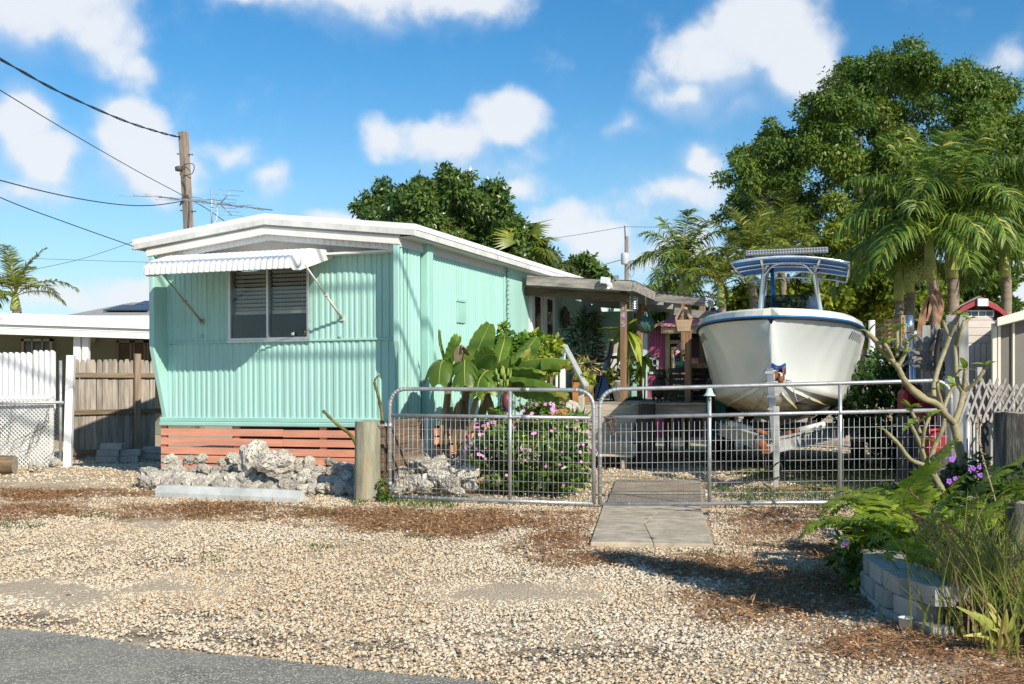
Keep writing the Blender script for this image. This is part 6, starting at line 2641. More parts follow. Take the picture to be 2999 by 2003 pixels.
for s in Sf:
 b, sz0, kz, cb, cz = sheer_b(s), sheer_z(s), keel_z(s), chine_b(s), chine_z(s)
 half = []
 for t in np.linspace(0, 1, 7):                       # keel to chine, slightly hollow near the keel
  half.append((cb * t, kz + (cz - kz) * (t ** 1.15) + .0))
 half.append((cb + .018 * min(1, s), cz + .004))
 pw_f = 1.75 - .6 * min(1, s / 3)
 for t in np.linspace(0.08, 1, 12):
  half.append((cb + (b - cb) * t ** pw_f + .018 * min(1, s) * (1 - t), cz + (sz0 - cz) * t))
 full = [(-x, s, z) for x, z in half[::-1]] + [(x, s, z) for x, z in half[1:]]
 rows.append(full)
mb = MB()
mb.grid(rows)
mb.add(rows[-1], [tuple(range(len(rows[-1])))])
hull = mb.build('hull', gel, boat)
# spray strakes
for sg in (-1, 1):
 for q in (.42, .78):
  mb = MB()
  pr = []
  for s in np.linspace(.30 + .25 * (1 - q), 4.8, 26):
   cb, cz, kz = chine_b(s), chine_z(s), keel_z(s)
   x, z = cb * q, kz + (cz - kz) * q ** 1.15
   wd_ = .05 * min(1, (s - .2) * 2)
   pr.append([(sg * x, s, z + .006), (sg * (x + wd_), s, z - .012 + .2 * wd_), (sg * (x + wd_ + .005), s, z + .05 * .6 + .3 * wd_)])
  mb.grid(pr, smooth=False)
  mb.build('strake', gel, boat)
# rub rail and gunwale cap
for nm, mt, r, dz, out in (('rub_rail', bluer, .016, -.006, .012), ('rubber_strip', blackr, .012, -.03, .006)):
 mb = MB()
 pts = [(-(sheer_b(s) + out), s - (out if s < .05 else 0), sheer_z(s) + dz) for s in Sf[::-1]] + [((sheer_b(s) + out), s - (out if s < .05 else 0), sheer_z(s) + dz) for s in Sf]
 mb.tube(pts, r, 8)
 mb.build(nm, mt, boat)
mb = MB()
rows = []
for s in Sf:
 b, z = sheer_b(s), sheer_z(s)
 k = min(1, s / .35)
 rows.append([(-(b + .005), s, z + .005), (-(b - .015), s, z + .075), (-(b - .05), s, z + .098), (-max(b - .24, 0), s, z + .105), (-max(b - .26, 0), s, z - .25 * k),
                 (max(b - .26, 0), s, z - .25 * k), (max(b - .24, 0), s, z + .105), (b - .05, s, z + .098), (b - .015, s, z + .075), (b + .005, s, z + .005)])
mb.grid(rows, smooth=False)
f0 = rows[0]
mb.add(f0, [tuple(range(len(f0)))])
mb.build('gunwale', deckm, boat, bevel=.004)
for (u, v) in ((2196, 926), (2250, 924), (2308, 924)):
 p = bl(u, v, 14.6)
 mb = MB()
 mb.tube([p + Vector((-.05, 0, .02)), p + Vector((.05, 0, .02))], .009, 6)
 mb.tube([p + Vector((-.02, 0, -.02)), p + Vector((-.02, 0, .02))], .009, 6)
 mb.tube([p + Vector((.02, 0, -.02)), p + Vector((.02, 0, .02))], .009, 6)
 mb.build('cleat', tubem, boat)
# registration marks on the right bow, bars only legible as dark strokes
def on_hull(sx, s, zf):
 b, sz0, cb, cz = sheer_b(s), sheer_z(s), chine_b(s), chine_z(s)
 pw_f = 1.75 - .6 * min(1, s / 3)
 return Vector((sx * (cb + (b - cb) * zf ** pw_f + .006), s, cz + (sz0 - cz) * zf))


mb = MB()
for sx in (1, -1):
 for k in range(6):
  s = 1.25 + k * .11
  a, b = on_hull(sx, s + .02, .90), on_hull(sx, s, .80)
  c, d = on_hull(sx, s + .045, .80), on_hull(sx, s + .065, .90)
  mb.add([a, b, c, d], [(0, 1, 2, 3)])
mb.build('registration_mark', mat('dark_decal', (.06, .06, .07), .4), boat)
mb = MB()
for k in range(3):
 a, b = on_hull(1, 2.05 + k * .03, .88), on_hull(1, 2.03 + k * .03, .80)
 c, d = on_hull(1, 2.05 + k * .03, .80), on_hull(1, 2.07 + k * .03, .88)
 mb.add([a, b, c, d], [(0, 1, 2, 3)])
mb.build('sticker', mat('purple_decal', (.22, .05, .10), .4), boat)
# bow eye
mb = MB()
mb.tube([(0.0, .30 + .03 * math.cos(a), 1.22 + .04 * math.sin(a)) for a in [i * math.pi / 6 for i in range(12)]], .01, 6, closed=True)
mb.build('bow_eye', tubem, boat)

# console and windscreen
c = bl(2316, 925, 15.95)
con = MB()
con.prism([(c.y + .05, .9), (c.y + 1.0, .9), (c.y + .95, c.z + .10), (c.y + .35, c.z + .12), (c.y + .05, c.z + .02)], c.x - .40, c.x + .42, plane='yz')
con.build('console', deckm, boat, bevel=.03)
smoke = glass_mat('smoked_acrylic', (.42, .45, .43), .7, .04, .05)
y0, y1 = bl(2232, 925, 15.95), bl(2398, 925, 15.95)
t0, t1 = bl(2240, 866, 16.1), bl(2392, 862, 16.1)
rows = []
for i in range(9):
 f_ = i / 8
 bow_ = -.10 * math.sin(math.pi * f_)
 a, b = y0.lerp(y1, f_), t0.lerp(t1, f_)
 rows.append([(a.x, a.y + bow_, a.z - .05), (b.x, b.y + bow_, b.z)])
mb = MB()
mb.grid(rows)
mb.grid([[(x, y + .006, z) for (x, y, z) in r][::-1] for r in rows])
mb.build('windscreen', smoke, boat)
mb = MB()
wc = bl(2290, 915, 16.6)
mb.tube([wc + Vector((.19 * math.cos(a), .03 * math.sin(a), .17 * math.sin(a))) for a in [i * math.pi / 10 for i in range(20)]], .012, 6, closed=True)
mb.build('steering_wheel', blackr, boat)
mb = MB()
sp0 = bl(2363, 923, 15.55)
mb.box(sp0, (.05, .006, .055))
mb.build('green_tag', mat('green_tag', (.02, .28, .12), .5), boat)
me = text_mesh('4', .05, .001, white, 'tag_digit')
link('tag_digit', me, boat, sp0 + Vector((0, -.005, -.018)), (math.pi / 2, 0, 0))

# T-top: canopy, tubes, legs, rod holders
YF, YR = 15.25, 17.0
def tt(f, g, dz=0.0):
 """canopy point: f across 0..1, g front to back 0..1"""
 a = bl(2139 + (2486 - 2139) * f, 762, YF)
 b = bl(2174 + (2486 - 2174) * f, 803, YR)
 p = a.lerp(b, g)
 p.z = (a.z * (1 - g) + b.z * g) + .085 * (1 - (2 * f - 1) ** 2) - .02 + dz
 return p


mb = MB()
rows = [[tt(i / 14, j / 6) for j in range(7)] for i in range(15)]
mb.grid(rows)
mb.grid([[p - Vector((0, 0, .012)) for p in r][::-1] for r in rows])
mb.build('canopy', blue, boat)
mb = MB()
edge_ = [tt(i / 14, 0, -.015) for i in range(15)] + [tt(1, j / 6, -.015) for j in range(1, 7)] + [tt(1 - i / 14, 1, -.015) for i in range(1, 15)] + [tt(0, 1 - j / 6, -.015) for j in range(1, 6)]
mb.tube(edge_, .021, 8, closed=True)
mb.build('canopy_rim', tubem, boat)
for g in (.28, .55):
 mb = MB()
 mb.tube([tt(i / 14, g, -.035) for i in range(15)], .016, 6)
 mb.build('canopy_bow', tubem, boat)
mb = MB()
low = [tt(f, 1.0, -.11) + Vector((0, .03, 0)) for f in np.linspace(.02, .98, 9)]
mb.tube([tt(0, .35, -.03), tt(0.01, .8, -.07)] + low + [tt(.99, .8, -.07), tt(1, .35, -.03)], .014, 6)
mb.build('rear_rail', tubem, boat)
for u in (2212, 2308, 2352, 2402, 2452):
 f_ = (u - 2174) / (2486 - 2174)
 p = tt(f_, 1.0, -.10) + Vector((0, .05, 0))
 mb = MB()
 mb.tube([p + Vector((0, 0, .05)), p + Vector((0, .02, -.10))], .024, 8)
 mb.build('rod_holder', alum, boat)
for (ub, ut, ux) in ((2224, 2237, .30), (2407, 2383, .72)):
 base, top = bl(ub, 932, 15.75), bl(ut, 792, 15.95)
 mb = MB()
 mb.tube([base + Vector((0, 0, -.35)), base, top, tt(ux - .01, .35, -.03)], .034, 10)
 mb.build('leg', tubem, boat)
 b2_, t2_ = base + Vector((0, .62, -.3)), top + Vector((0, .45, .0))
 mb = MB()
 mb.tube([b2_, t2_, tt(ux, .8, -.03)], .026, 8)
 mb.build('leg', tubem, boat)
 mb = MB()
 mb.tube([top + Vector((0, 0, -.05)), tt(ux + (-.04 if ux < .5 else .04), .02, -.02)], .02, 8)
 mb.build('brace', tubem, boat)
a, b = bl(2238, 806, 15.9), bl(2384, 802, 15.9)
mb = MB()
arch = spline([a, bl(2262, 778, 15.9), bl(2290, 771, 15.9), bl(2330, 771, 15.9), bl(2358, 776, 15.9), b], 5)
mb.tube(arch, .02, 8)
mb.build('arch_tube', tubem, boat)
mb = MB()
p = bl(2262, 850, 16.6)
mb.tube([p + Vector((0, 0, .35)), p + Vector((.01, 0, -.35))], [.02, .05], 8)
mb.build('furled_curtain', blue, boat)
# light bar
la, lb = bl(2182, 742, 15.3), bl(2424, 732, 15.3)
lc = (la + lb) / 2
ang_ = math.atan2((lb - la).z, (lb - la).x)
ya_ = math.atan2((lb - la).y, (lb - la).x)
lbm = MB()
lbm.box((0, 0, 0), ((lb - la).length, .07, .085))
lbar = lbm.build('light_bar', mat('grey_anodised', (.16, .17, .18), .4, metal=.3), boat, lc, (0, -ang_, ya_), bevel=.006)
ledm = mat('led_lens', (.22, .23, .25), .3, .05, metal=.3)
led = MB()
led.lathe([(.0, .0), (.014, .002), (.016, .0)], (0, 0, 0), 8, axis=Matrix.Rotation(math.pi / 2, 3, 'X'))
led_me = led.mesh('led', ledm)
nl = 28
for k in range(nl):
 for r_ in (-.019, .019):
  link('led', led_me, boat, lc + Matrix.Rotation(ya_, 3, 'Z') @ Matrix.Rotation(-ang_, 3, 'Y') @ Vector((-(lb - la).length / 2 + .02 + ((lb - la).length - .04) * (k + .5) / nl, -.038, r_)), (0, 0, ya_))

# ---- trailer
tg = mat('trailer_aluminium', (.50, .50, .47), .5, .12, 5.0, .1, 30.0, metal=.25, second=(.38, .37, .34), sec_scale=2.0)
rustm = mat('rust', (.25, .09, .035), .85, .3, 8.0, .5, 40.0)
trl = empty('boat_trailer', 'aluminium boat trailer with winch post and jack under the boat', 'boat trailer', (bowp.x, bowp.y, 0), -BY)
apex_ = bl(2262, 1305, 12.95)
apex_.z = .52


def ibeam(a, b, h=.17, wd=.08):
 mb = MB()
 for dz in (-h / 2 + .006, h / 2 - .006):
  mb.bar(a + Vector((0, 0, dz)), b + Vector((0, 0, dz)), wd, .012)
 mb.bar(a, b, .012, h - .02)
 return mb.build('frame_beam', tg, trl)


for sx in (-1, 1):
 m_ = Vector((sx * .92, apex_.y + 2.9, .60))
 ibeam(apex_ + Vector((sx * .05, 0, 0)), m_)
 ibeam(m_, Vector((sx * .95, 6.6, .60)))
for y, wdt in ((.9, .5), (2.4, .9), (4.4, .95), (6.2, .95)):
 mb = MB()
 mb.bar((-wdt, y, .5), (wdt, y, .5), .07, .08)
 mb.build('cross_beam', tg, trl)
for sx in (-1, 1):
 # bunks with carpet and pale roller tubes
 mb = MB()
 mb.bar((sx * .45, 1.6, .70), (sx * .62, 6.2, .72), .09, .06)
 mb.build('bunk', mat('bunk_carpet', (.05, .05, .05), .95), trl)
 a = Vector((sx * .12, 1.0, .58))
 b = Vector((sx * .62, 1.25, .70))
 mb = MB()
 mb.tube([a.lerp(b, .35), b], .045, 10)
 mb.build('roller', mat('pale_roller', (.62, .62, .57), .5, .1), trl)
 mb = MB()
 mb.tube([a, a.lerp(b, .36)], .035, 8)
 mb.build('roller_bracket', rustm, trl)
 # wheels
 for y in (4.0, 4.85):
  whl = MB()
  whl.lathe([(.18, -.1), (.30, -.1), (.335, -.07), (.34, 0), (.335, .07), (.30, .1), (.18, .1)], (0, 0, 0), 24, axis=Matrix.Rotation(math.pi / 2, 3, 'Y'))
  wh = whl.build('wheel', blackr, trl, (sx * 1.10, y, .34))
  mb = MB()
  mb.lathe([(.0, -.03), (.17, -.06), (.19, -.08), (.19, .08), (.17, .06), (.0, .03)], (0, 0, 0), 18, axis=Matrix.Rotation(math.pi / 2, 3, 'Y'))
  mb.build('rim', tg, wh)
 mb = MB()
 prf = [(3.5 + .0, .42), (3.55, .62), (3.72, .76), (4.0, .79), (4.85, .79), (5.15, .76), (5.3, .62), (5.35, .42)]
 rows = [[(sx * 1.10 - .13, y, z) for y, z in prf], [(sx * 1.10 + .13, y, z) for y, z in prf]]
 mb.grid(rows if sx > 0 else rows[::-1])
 rows2 = [[(x, y + (.01 if y < 4 else -.01 if y > 4.9 else 0), z - .012) for (x, y, z) in r] for r in rows]
 mb.grid(rows2[::-1] if sx > 0 else rows2)
 mb.build('fender', mat('tread_plate', (.52, .53, .52), .4, .2, 18.0, .8, 45.0, metal=.5), trl)
 mb = MB()
 mb.b2((sx * 1.10 - .13, 3.42, .36), (sx * 1.10 + .13, 3.46, .72))
 mb.build('tread_plate', MATS['tread_plate'], trl)
 mb = MB()
 mb.b2((sx * 1.10 - .05, 3.40, .30), (sx * 1.10 + .05, 3.42, .35))
 mb.build('marker_light', mat('amber_lens', (.55, .14, .01), .3), trl)
 me = text_mesh('(EA' if sx > 0 else 'EZ', .09, .001, blackr, 'trailer_lettering')
 d_ = (Vector((sx * .92, apex_.y + 2.9, .60)) - apex_)
 q = apex_.lerp(Vector((sx * .92, apex_.y + 2.9, .60)), .43 if sx > 0 else .40)
 link('trailer_lettering', me, trl, q + Vector((sx * .05 - (.0 if sx > 0 else -.1), -.012 - .015, -.03)), (math.pi / 2, 0, sx * math.atan2(d_.y, abs(d_.x))))
# tongue, jack, winch post
mb = MB()
mb.bar(apex_ + Vector((0, .2, 0)), apex_ + Vector((-.03, -.45, -.02)), .08, .09)
mb.build('tongue', tg, trl)
jk = apex_ + Vector((.05, -.12, 0))
mb = MB()
mb.b2((jk.x - .035, jk.y - .035, .12), (jk.x + .035, jk.y + .035, .98))
mb.build('jack_post', tg, trl, bevel=.006)
mb = MB()
mb.b2((jk.x - .027, jk.y - .027, .03), (jk.x + .027, jk.y + .027, .2))
mb.b2((jk.x - .09, jk.y - .06, .0), (jk.x + .09, jk.y + .06, .03))
mb.build('jack_foot', tg, trl)
wp0 = Vector((jk.x - .02, jk.y + .14, .55))
wp1 = bl(2254, 1080, 13.15)
mb = MB()
mb.bar(wp0, wp1, .085, .085, up=(0, 1, 0))
mb.build('winch_post', mat('dark_grey_tube', (.26, .27, .27), .5, .15, 5.0, metal=.4), trl, bevel=.006)
mb = MB()
for t in (.45, .62, .8, .95):
 q = wp0.lerp(wp1, t)
 mb.box(q, (.105, .105, .03))
 mb.tube([q + Vector((-.075, 0, .02)), q + Vector((.075, 0, .02))], .009, 6)
mb.build('clamp', tg, trl)
rl = wp1 + Vector((.10, .12, .0))
mb = MB()
mb.lathe([(.055, -.085), (.075, -.08), (.04, -.02), (.04, .02), (.075, .08), (.055, .085)], rl, 16, axis=Matrix.Rotation(math.pi / 2, 3, 'Y'))
mb.build('bow_roller', mat('blue_roller', (.012, .05, .20), .45), trl)
mb = MB()
mb.box(rl + Vector((-.02, -.07, -.08)), (.04, .06, .14))
mb.box(rl + Vector((.06, -.05, -.06)), (.02, .14, .16))
mb.lathe([(.05, -.03), (.05, .03)], rl + Vector((.03, -.10, -.14)), 14, axis=Matrix.Rotation(math.pi / 2, 3, 'Y'))
mb.build('winch', rustm, trl)
mb = MB()
h0 = rl + Vector((.09, -.10, -.14))
mb.tube([h0, h0 + Vector((.06, 0, 0)), h0 + Vector((.13, -.02, -.26))], .009, 6)
mb.build('crank', tg, trl)
mb = MB()
mb.tube([h0 + Vector((.11, -.02, -.27)), h0 + Vector((.26, -.02, -.27))], .018, 8)
mb.build('crank_grip', blackr, trl)
mb = MB()
mb.tube(spline([rl + Vector((0, -.05, -.14)), rl + Vector((0, .06, -.06)), Vector((0, .3, 1.2))], 4), .012, 5)
mb.build('winch_strap', mat('strap_web', (.25, .20, .1), .8), trl)
mb = MB()
cp = apex_ + Vector((-.04, -.5, -.03))
mb.box(cp, (.09, .16, .08))
mb.lathe([(.055, -.04), (.06, .02), (.03, .06)], cp + Vector((-.05, -.02, .05)), 12)
mb.build('coupler', rustm, trl)
mb = MB()
c = apex_ + Vector((-.10, -.35, .03))
mb.tube(spline([c + Vector((.09 * math.cos(a), .02 * math.sin(2 * a), .11 * math.sin(a))) for a in [i * .7 for i in range(11)]] + [c + Vector((.05, -.05, -.3)), c + Vector((.2, -.1, -.2)), c + Vector((.22, -.1, -.36)), c + Vector((.02, -.15, -.42)), c + Vector((.12, -.2, -.5))], 4), .010, 5)
mb.build('wiring', blackr, trl)
mb = MB()
mb.b2((-.35, -.06, 0), (.55, .06, .035))
tag(mb.build('ground_board', brownp, None, G(2300, 1437), (0, 0, .05), bevel=.004), 'brown board lying flat on the ground under the trailer jack', 'board')

# ------------------------------------------------------------------ right hand boundary and neighbours
pvc = mat('white_pvc', (.66, .66, .63), .5, .06, 4.0, second=(.45, .42, .36), sec_scale=2.0, sec_lo=.6, sec_hi=.8)
mb = MB()
p = P(2553, 1180, 16.6)
mb.tube([(p.x, p.y, Z_(1187, 16.6)), (p.x, p.y, Z_(938, 16.6))], .05, 12)
mb.tube([(p.x, p.y, 0), (p.x, p.y, Z_(1189, 16.6))], .035, 8)
tag(mb.build('pvc_pole', pvc), 'white plastic pole standing just right of the boat', 'pole')
# grey picket fence running back along the right side
rf = empty('side_fence', 'weathered grey picket fence running back along the right boundary', 'fence', (4.87, 12.0, 0))
dirf = Vector((5.95 - 4.87, 4.2, 0)).normalized()
rf.rotation_euler = (0, 0, math.atan2(dirf.y, dirf.x))
pk = MB()
pk.prism([(-.065, 0), (.065, 0), (.065, 1.90), (.035, 1.96), (-.035, 1.96), (-.065, 1.90)], -.01, .01)
pk2 = pk.mesh('picket', mat('silver_grey_picket', (.30, .285, .26), .9, .3, 2.5, .6, 25.0, rand=.25, stretch=(8, 8, .8), second=(.16, .145, .13), sec_scale=1.5, bdist=.012))
for k in range(46):
 link('picket', pk2, rf, (.05 + k * .143, .0 + R3.uniform(-.004, .004), R3.uniform(-.05, .02)), (R3.uniform(-.012, .012), R3.uniform(-.02, .02), R3.uniform(-.08, .08)))
for z in (.4, 1.1, 1.7):
 mb = MB()
 mb.b2((0, .012, z - .04), (6.6, .05, z + .04))
 mb.build('rail', railwood, rf)
for x in (0, 2.3, 4.6, 6.6):
 mb = MB()
 mb.b2((x - .05, .0, 0), (x + .05, .1, 2.0))
 mb.build('post', mat('grey_post', (.36, .35, .32), .9, .2, 3.0, .5, 25.0, stretch=(7, 7, .8)), rf)
o = pbox((-.08, -.05, 0), (.08, .05, 1.99), 'wide_post', MATS['grey_post'], par=rf)
o.location = (-.1, -.06, 0)
# tan lattice fence further back
tf = empty('slat_screen', 'tan horizontal slat screen above the side fence by the palms', 'fence')
a, b = P(2562, 1000, 20.0), P(2648, 1000, 18.0)
tanw = mat('tan_slat', (.40, .26, .13), .85, .25, 3.0, rand=.18)
zt0, zt1 = Z_(950, 20.0), Z_(926, 18.0)
for k in range(9):
 mb = MB()
 dz = -.075 * k - .03
 mb.bar((a.x, a.y, zt0 + dz), (b.x, b.y, zt1 + dz), .02, .05)
 mb.build('slat', tanw, tf)
for t in (0, .5, 1):
 q = a.lerp(b, t)
 zt = zt0 + (zt1 - zt0) * t
 mb = MB()
 mb.b2((q.x - .04, q.y + .02, 0), (q.x + .04, q.y + .1, zt + .02))
 mb.build('post', tanw, tf)
# fishing rod racks and poles against the fence
mb = MB()
p = P(2668, 1100, 12.8)
mb.tube([P(2676, 1380, 12.6), P(2666, 960, 12.9)], .022, 10)
mb.tube([P(2664, 975, 12.9), P(2663, 925, 12.95)], .045, 10)
mb.tube([P(2666, 1035, 12.9), P(2664, 975, 12.9)], [.024, .034], 10)
tag(mb.build('metal_pole', tubem), 'leaning silver pole with black grip beside the grey fence', 'pole')
mb = MB()
mb.tube([P(2690, 1380, 12.5), P(2676, 1020, 12.8)], .018, 8)
tag(mb.build('metal_pole', tubem), 'second thinner silver pole leaning on the grey fence', 'pole')
mb = MB()
mb.tube(spline([P(2756, 965, 11.9), P(2748, 1000, 11.9), P(2742, 1060, 11.9), P(2748, 1080, 11.9)], 6), .03, 8)
tag(mb.build('black_hose', blackr), 'thick black hose hanging on the grey fence', 'hose')
drift = mat('driftwood', (.20, .185, .165), .95, .35, 6.0, .8, 30.0)
for (u, v, s, lab) in ((2705, 1035, .2, 'weathered grey driftwood roots hung on the fence'), (2712, 1075, .16, 'smaller dark driftwood piece hung below the grey one')):
 c = P(u, v, 12.3)
 mb = MB()
 for k in range(9):
  a0 = R3.uniform(0, 6.28)
  pts = [c + Vector((R3.uniform(-.03, .03), -.03, 0))]
  for i in range(4):
   pts.append(pts[-1] + Vector((math.cos(a0) * s * .35, R3.uniform(-.03, .01), math.sin(a0) * s * .45)))
   a0 += R3.uniform(-.7, .7)
  mb.tube(spline(pts, 3), np.linspace(.03, .01, len(spline(pts, 3))).tolist(), 6)
 tag(mb.build('driftwood', drift), lab, 'driftwood')
redp = mat('red_plastic', (.25, .012, .016), .4, .12, 4.0)
for (u, v, Y, s, lab) in ((2668, 1170, 12.6, .34, 'big red fuel can at the foot of the grey fence'), (2712, 1205, 12.4, .28, 'second red fuel can leaning beside the big one'), (2740, 1300, 11.8, .28, 'lowest red fuel can near the end of the gate')):
 c = P(u, v, Y)
 c.z = max(.02, c.z - s / 2)
 root = empty('fuel_can', lab, 'fuel can', c, .3)
 mb = MB()
 mb.prism([(-s * .42, 0), (s * .42, 0), (s * .42, s * .72), (s * .22, s * .95), (-s * .1, s * .95), (-s * .42, s * .78)], -s * .25, s * .25)
 mb.build('can_body', redp, root, bevel=.03)
 mb = MB()
 mb.tube([(-s * .3, 0, s * .86), (-s * .3, 0, s * 1.02), (s * .1, 0, s * 1.05), (s * .15, 0, s * .95)], .02, 8)
 mb.build('handle', redp, root)
 mb = MB()
 mb.lathe([(.04, 0), (.04, .05), (.0, .055)], (s * .3, 0, s * .83), 10)
 mb.build('cap', blackr, root)
 mb = MB()
 mb.b2((-s * .35, -.1, -c.z), (s * .35, .1, -.005))
 if c.z > .1:
  mb.build('stand_block', MATS['dark_timber'], root)
c = P(2790, 1130, 11.2)
root = empty('white_pipe', 'short white plastic pipe post with cap at the right gate end', 'post', (c.x, 11.2, 0))
mb = MB()
mb.lathe([(.062, 0), (.062, Z_(1125, 11.2)), (.075, Z_(1124, 11.2)), (.078, Z_(1110, 11.2)), (.0, Z_(1106, 11.2))], (0, 0, 0), 16)
mb.build('pipe', pvc, root)
mb = MB()
p = P(2832, 1300, 10.75)
mb.tube([(p.x, 10.75, 0), (p.x, 10.75, Z_(1180, 10.75))], .035, 10)
tag(mb.build('latch_post', galv), 'galvanised steel post where the long gate ends', 'post')

# expanding trellises with vertical slats below
trm = mat('grey_trellis', (.34, .31, .28), .9, .25, 4.0, .4, 30.0)
for (ua, ub, va, vb, Y, lab) in ((2832, 2900, 1112, 1240, 10.2, 'narrow expanding lattice trellis beside the latch post'), (2912, 3040, 1128, 1208, 9.6, 'wide expanding lattice trellis above the thick right post')):
 root = empty('trellis', lab, 'trellis')
 xa, xb, z1, z0 = X_(ua, Y), X_(ub, Y), Z_(va, Y), Z_(vb, Y)
 mb = MB()
 n = max(3, int((xb - xa) / .062))
 st = (xb - xa) / n
 for k in range(-1, n + 1):
  for s, dy in ((1, 0), (-1, .014)):
   x0, x1 = xa + k * st, xa + (k + 2) * st
   if s < 0:
    x0, x1 = x1, x0
   jz = R3.uniform(0, .015)
   mb.bar((x0, Y + dy, z0 + jz), (x1, Y + dy, z1 + jz), .02, .011, up=(0, 1, 0))
 tag(mb.build('lattice_strip', trm, root), kind='stuff')
 if ua < 2900:
  for k in range(7):
   x = X_(2836 + k * 10, Y)
   mb = MB()
   mb.b2((x - .008, Y + .02, .1), (x + .008, Y + .035, z0 + .08))
   mb.build('slat', mat('pale_slat', (.52, .49, .44), .85, .2, 4.0), root)
  mb = MB()
  mb.b2((X_(2868, Y), Y + .04, 0), (X_(2882, Y), Y + .09, Z_(1075, Y)))
  mb.build('post', trm, root)
 else:
  for u in (2918, 2948, 2985):
   mb = MB()
   mb.b2((X_(u, Y), Y + .03, 0), (X_(u + 12, Y), Y + .07, z0 + .1))
   mb.build('post', trm, root)
for (ua, ub, v0_, Y, lab) in ((2876, 2912, 1236, 10.0, 'short dark grey board left of the thick right post'), (2900, 2915, 1242, 9.9, 'narrow pale board beside the dark grey board')):
 mb = MB()
 mb.prism([(X_(ua, Y), 0), (X_(ub, Y), 0), (X_(ub, Y), Z_(v0_ + 12, Y)), ((X_(ua, Y) + X_(ub, Y)) / 2, Z_(v0_ - 6, Y)), (X_(ua, Y), Z_(v0_ + 12, Y))], Y, Y + .03)
 tag(mb.build('fence_board', MATS['dark_timber'] if ua < 2890 else MATS['grey_post'], None, bevel=.004), lab, 'board')
mb = MB()
for k in range(4):
 a, b = P(2742, 1420 + k * 16 - 10, 10.4), P(2812, 1335 + k * 16, 10.5)
 mb.bar(a, b, .015, .06, up=(0, -1, 0))
root = empty('leaning_grate', 'dark slatted board leaning against the pipe behind the plumeria', 'board')
mb.build('slat_board', MATS['dark_timber'], root)
mb = MB()
a, b = P(2735, 1440, 10.42), P(2812, 1440, 10.52)
mb.add([P(2735, 1450, 10.5), P(2815, 1450, 10.6), P(2815, 1325, 10.6), P(2735, 1420, 10.5)], [(0, 1, 2, 3), (3, 2, 1, 0)])
mb.build('backing', MATS['dark_timber'], root)

# big right post and stump
rp_m = mat('old_pile', (.22, .20, .17), .95, .45, 3.0, .9, 22.0, stretch=(6, 6, .6), second=(.06, .055, .05), sec_scale=1.6, sec_lo=.42, sec_hi=.6, bdist=.02)
p = P(2975, 1300, 8.6)
log_post('timber_pile', p.x, 8.6, .165, Z_(1208, 8.6), rp_m, 'thick old timber pile with dark streaks at the right edge', 5)
p = P(2990, 1600, 6.7)
log_post('timber_pile', p.x, 6.7, .09, Z_(1470, 6.7), rp_m, 'lower grey timber stump nearest the camera at the right edge', 12)

# shed with red roof, and screened house at the far right
sd2 = empty('garden_shed', 'beige shed with dark red gambrel roof behind the right fence', 'shed')
Yh = 15.0
xa, xb = X_(2800, Yh), X_(2925, Yh)
beige = mat('beige_siding', (.56, .49, .42), .6, .06, 3.0)
zs0 = Z_(1005, Yh)
n = 7
for k in range(n):
 a, b = xa + (xb - xa) * k / n, xa + (xb - xa) * (k + 1) / n
 mb = MB()
 mb.b2((a + .004, Yh, 0), (b - .004, Yh + .06, zs0))
 mb.build('wall_board', mat('cream_board', (.66, .60, .49), .6, .05, 3.0), sd2)
for k in range(4):
 mb = MB()
 z = zs0 + .005 + k * .105
 wv = (1 if k < 3 else .7)
 xm_ = (xa + xb) / 2
 mb.b2((xm_ - (xm_ - xa) * wv, Yh - .01 - .006 * (k % 2), z), (xm_ + (xb - xm_) * wv, Yh + .06, z + .10))
 mb.build('siding_board', beige, sd2)
mb = MB()
mb.b2((xa, Yh + .07, 0), (xb, Yh + 2, zs0 + .3))
mb.build('wall', beige, sd2)
redr = mat('dark_red_roof', (.30, .03, .035), .6, .15, 4.0)
xm_ = (xa + xb) / 2
mb = MB()
pf = [(xa - .12, zs0 + .36), (xa + .05, zs0 + .50), (xm_, zs0 + .62), (xb - .05, zs0 + .50), (xb + .12, zs0 + .36)]
mb.prism(pf + [(x, z - .07) for x, z in pf[::-1]], Yh - .12, Yh + 2.1)
mb.build('roof', redr, sd2)
mb = MB()
mb.prism([(x, z + .004) for x, z in pf] + [(x, z + .03) for x, z in pf[::-1]], Yh - .05, Yh + 2.1)
mb.build('shingle_layer', mat('brown_grey_shingle', (.22, .19, .16), .9, .3, 8.0), sd2)
mb = MB()
mb.prism([(xm_ - .2, zs0 + .36), (xm_ + .22, zs0 + .36), (xm_ + .22, zs0 + .45), (xm_ - .2, zs0 + .45)], Yh - .02, Yh + .02)
vf = mb.build('vent', white, sd2)
for k in range(4):
 mb = MB()
 x = xm_ - .185 + k * .1
 mb.b2((x, Yh - .028, zs0 + .375), (x + .085, Yh - .021, zs0 + .435))
 mb.build('pane', MATS['dark_pane'], vf)
mb = MB()
mb.b2((xm_ - .06, Yh - .16, zs0 + .50), (xm_ + .08, Yh - .13, zs0 + .60))
mb.build('gable_light', white, sd2)
hs2 = empty('screened_house', 'house with pale sloping eave and screened windows at the right edge', 'house')
Yw = 12.5
scr = mat('dark_screen', (.13, .115, .095), .5, .15, 1.5, spec=.5)
crm2 = mat('cream_frame', (.62, .59, .50), .6, .05, 3.0)
a0, a1 = P(2893, 942, Yw), P(3100, 885, Yw)
mb = MB()
mb.prism([(a0.x, a0.z - .06), (a1.x, a1.z - .08), (a1.x, a1.z + .04), (a0.x, a0.z + .03)], Yw - .25, Yw + 4)
mb.build('roof', crm2, hs2)
mb = MB()
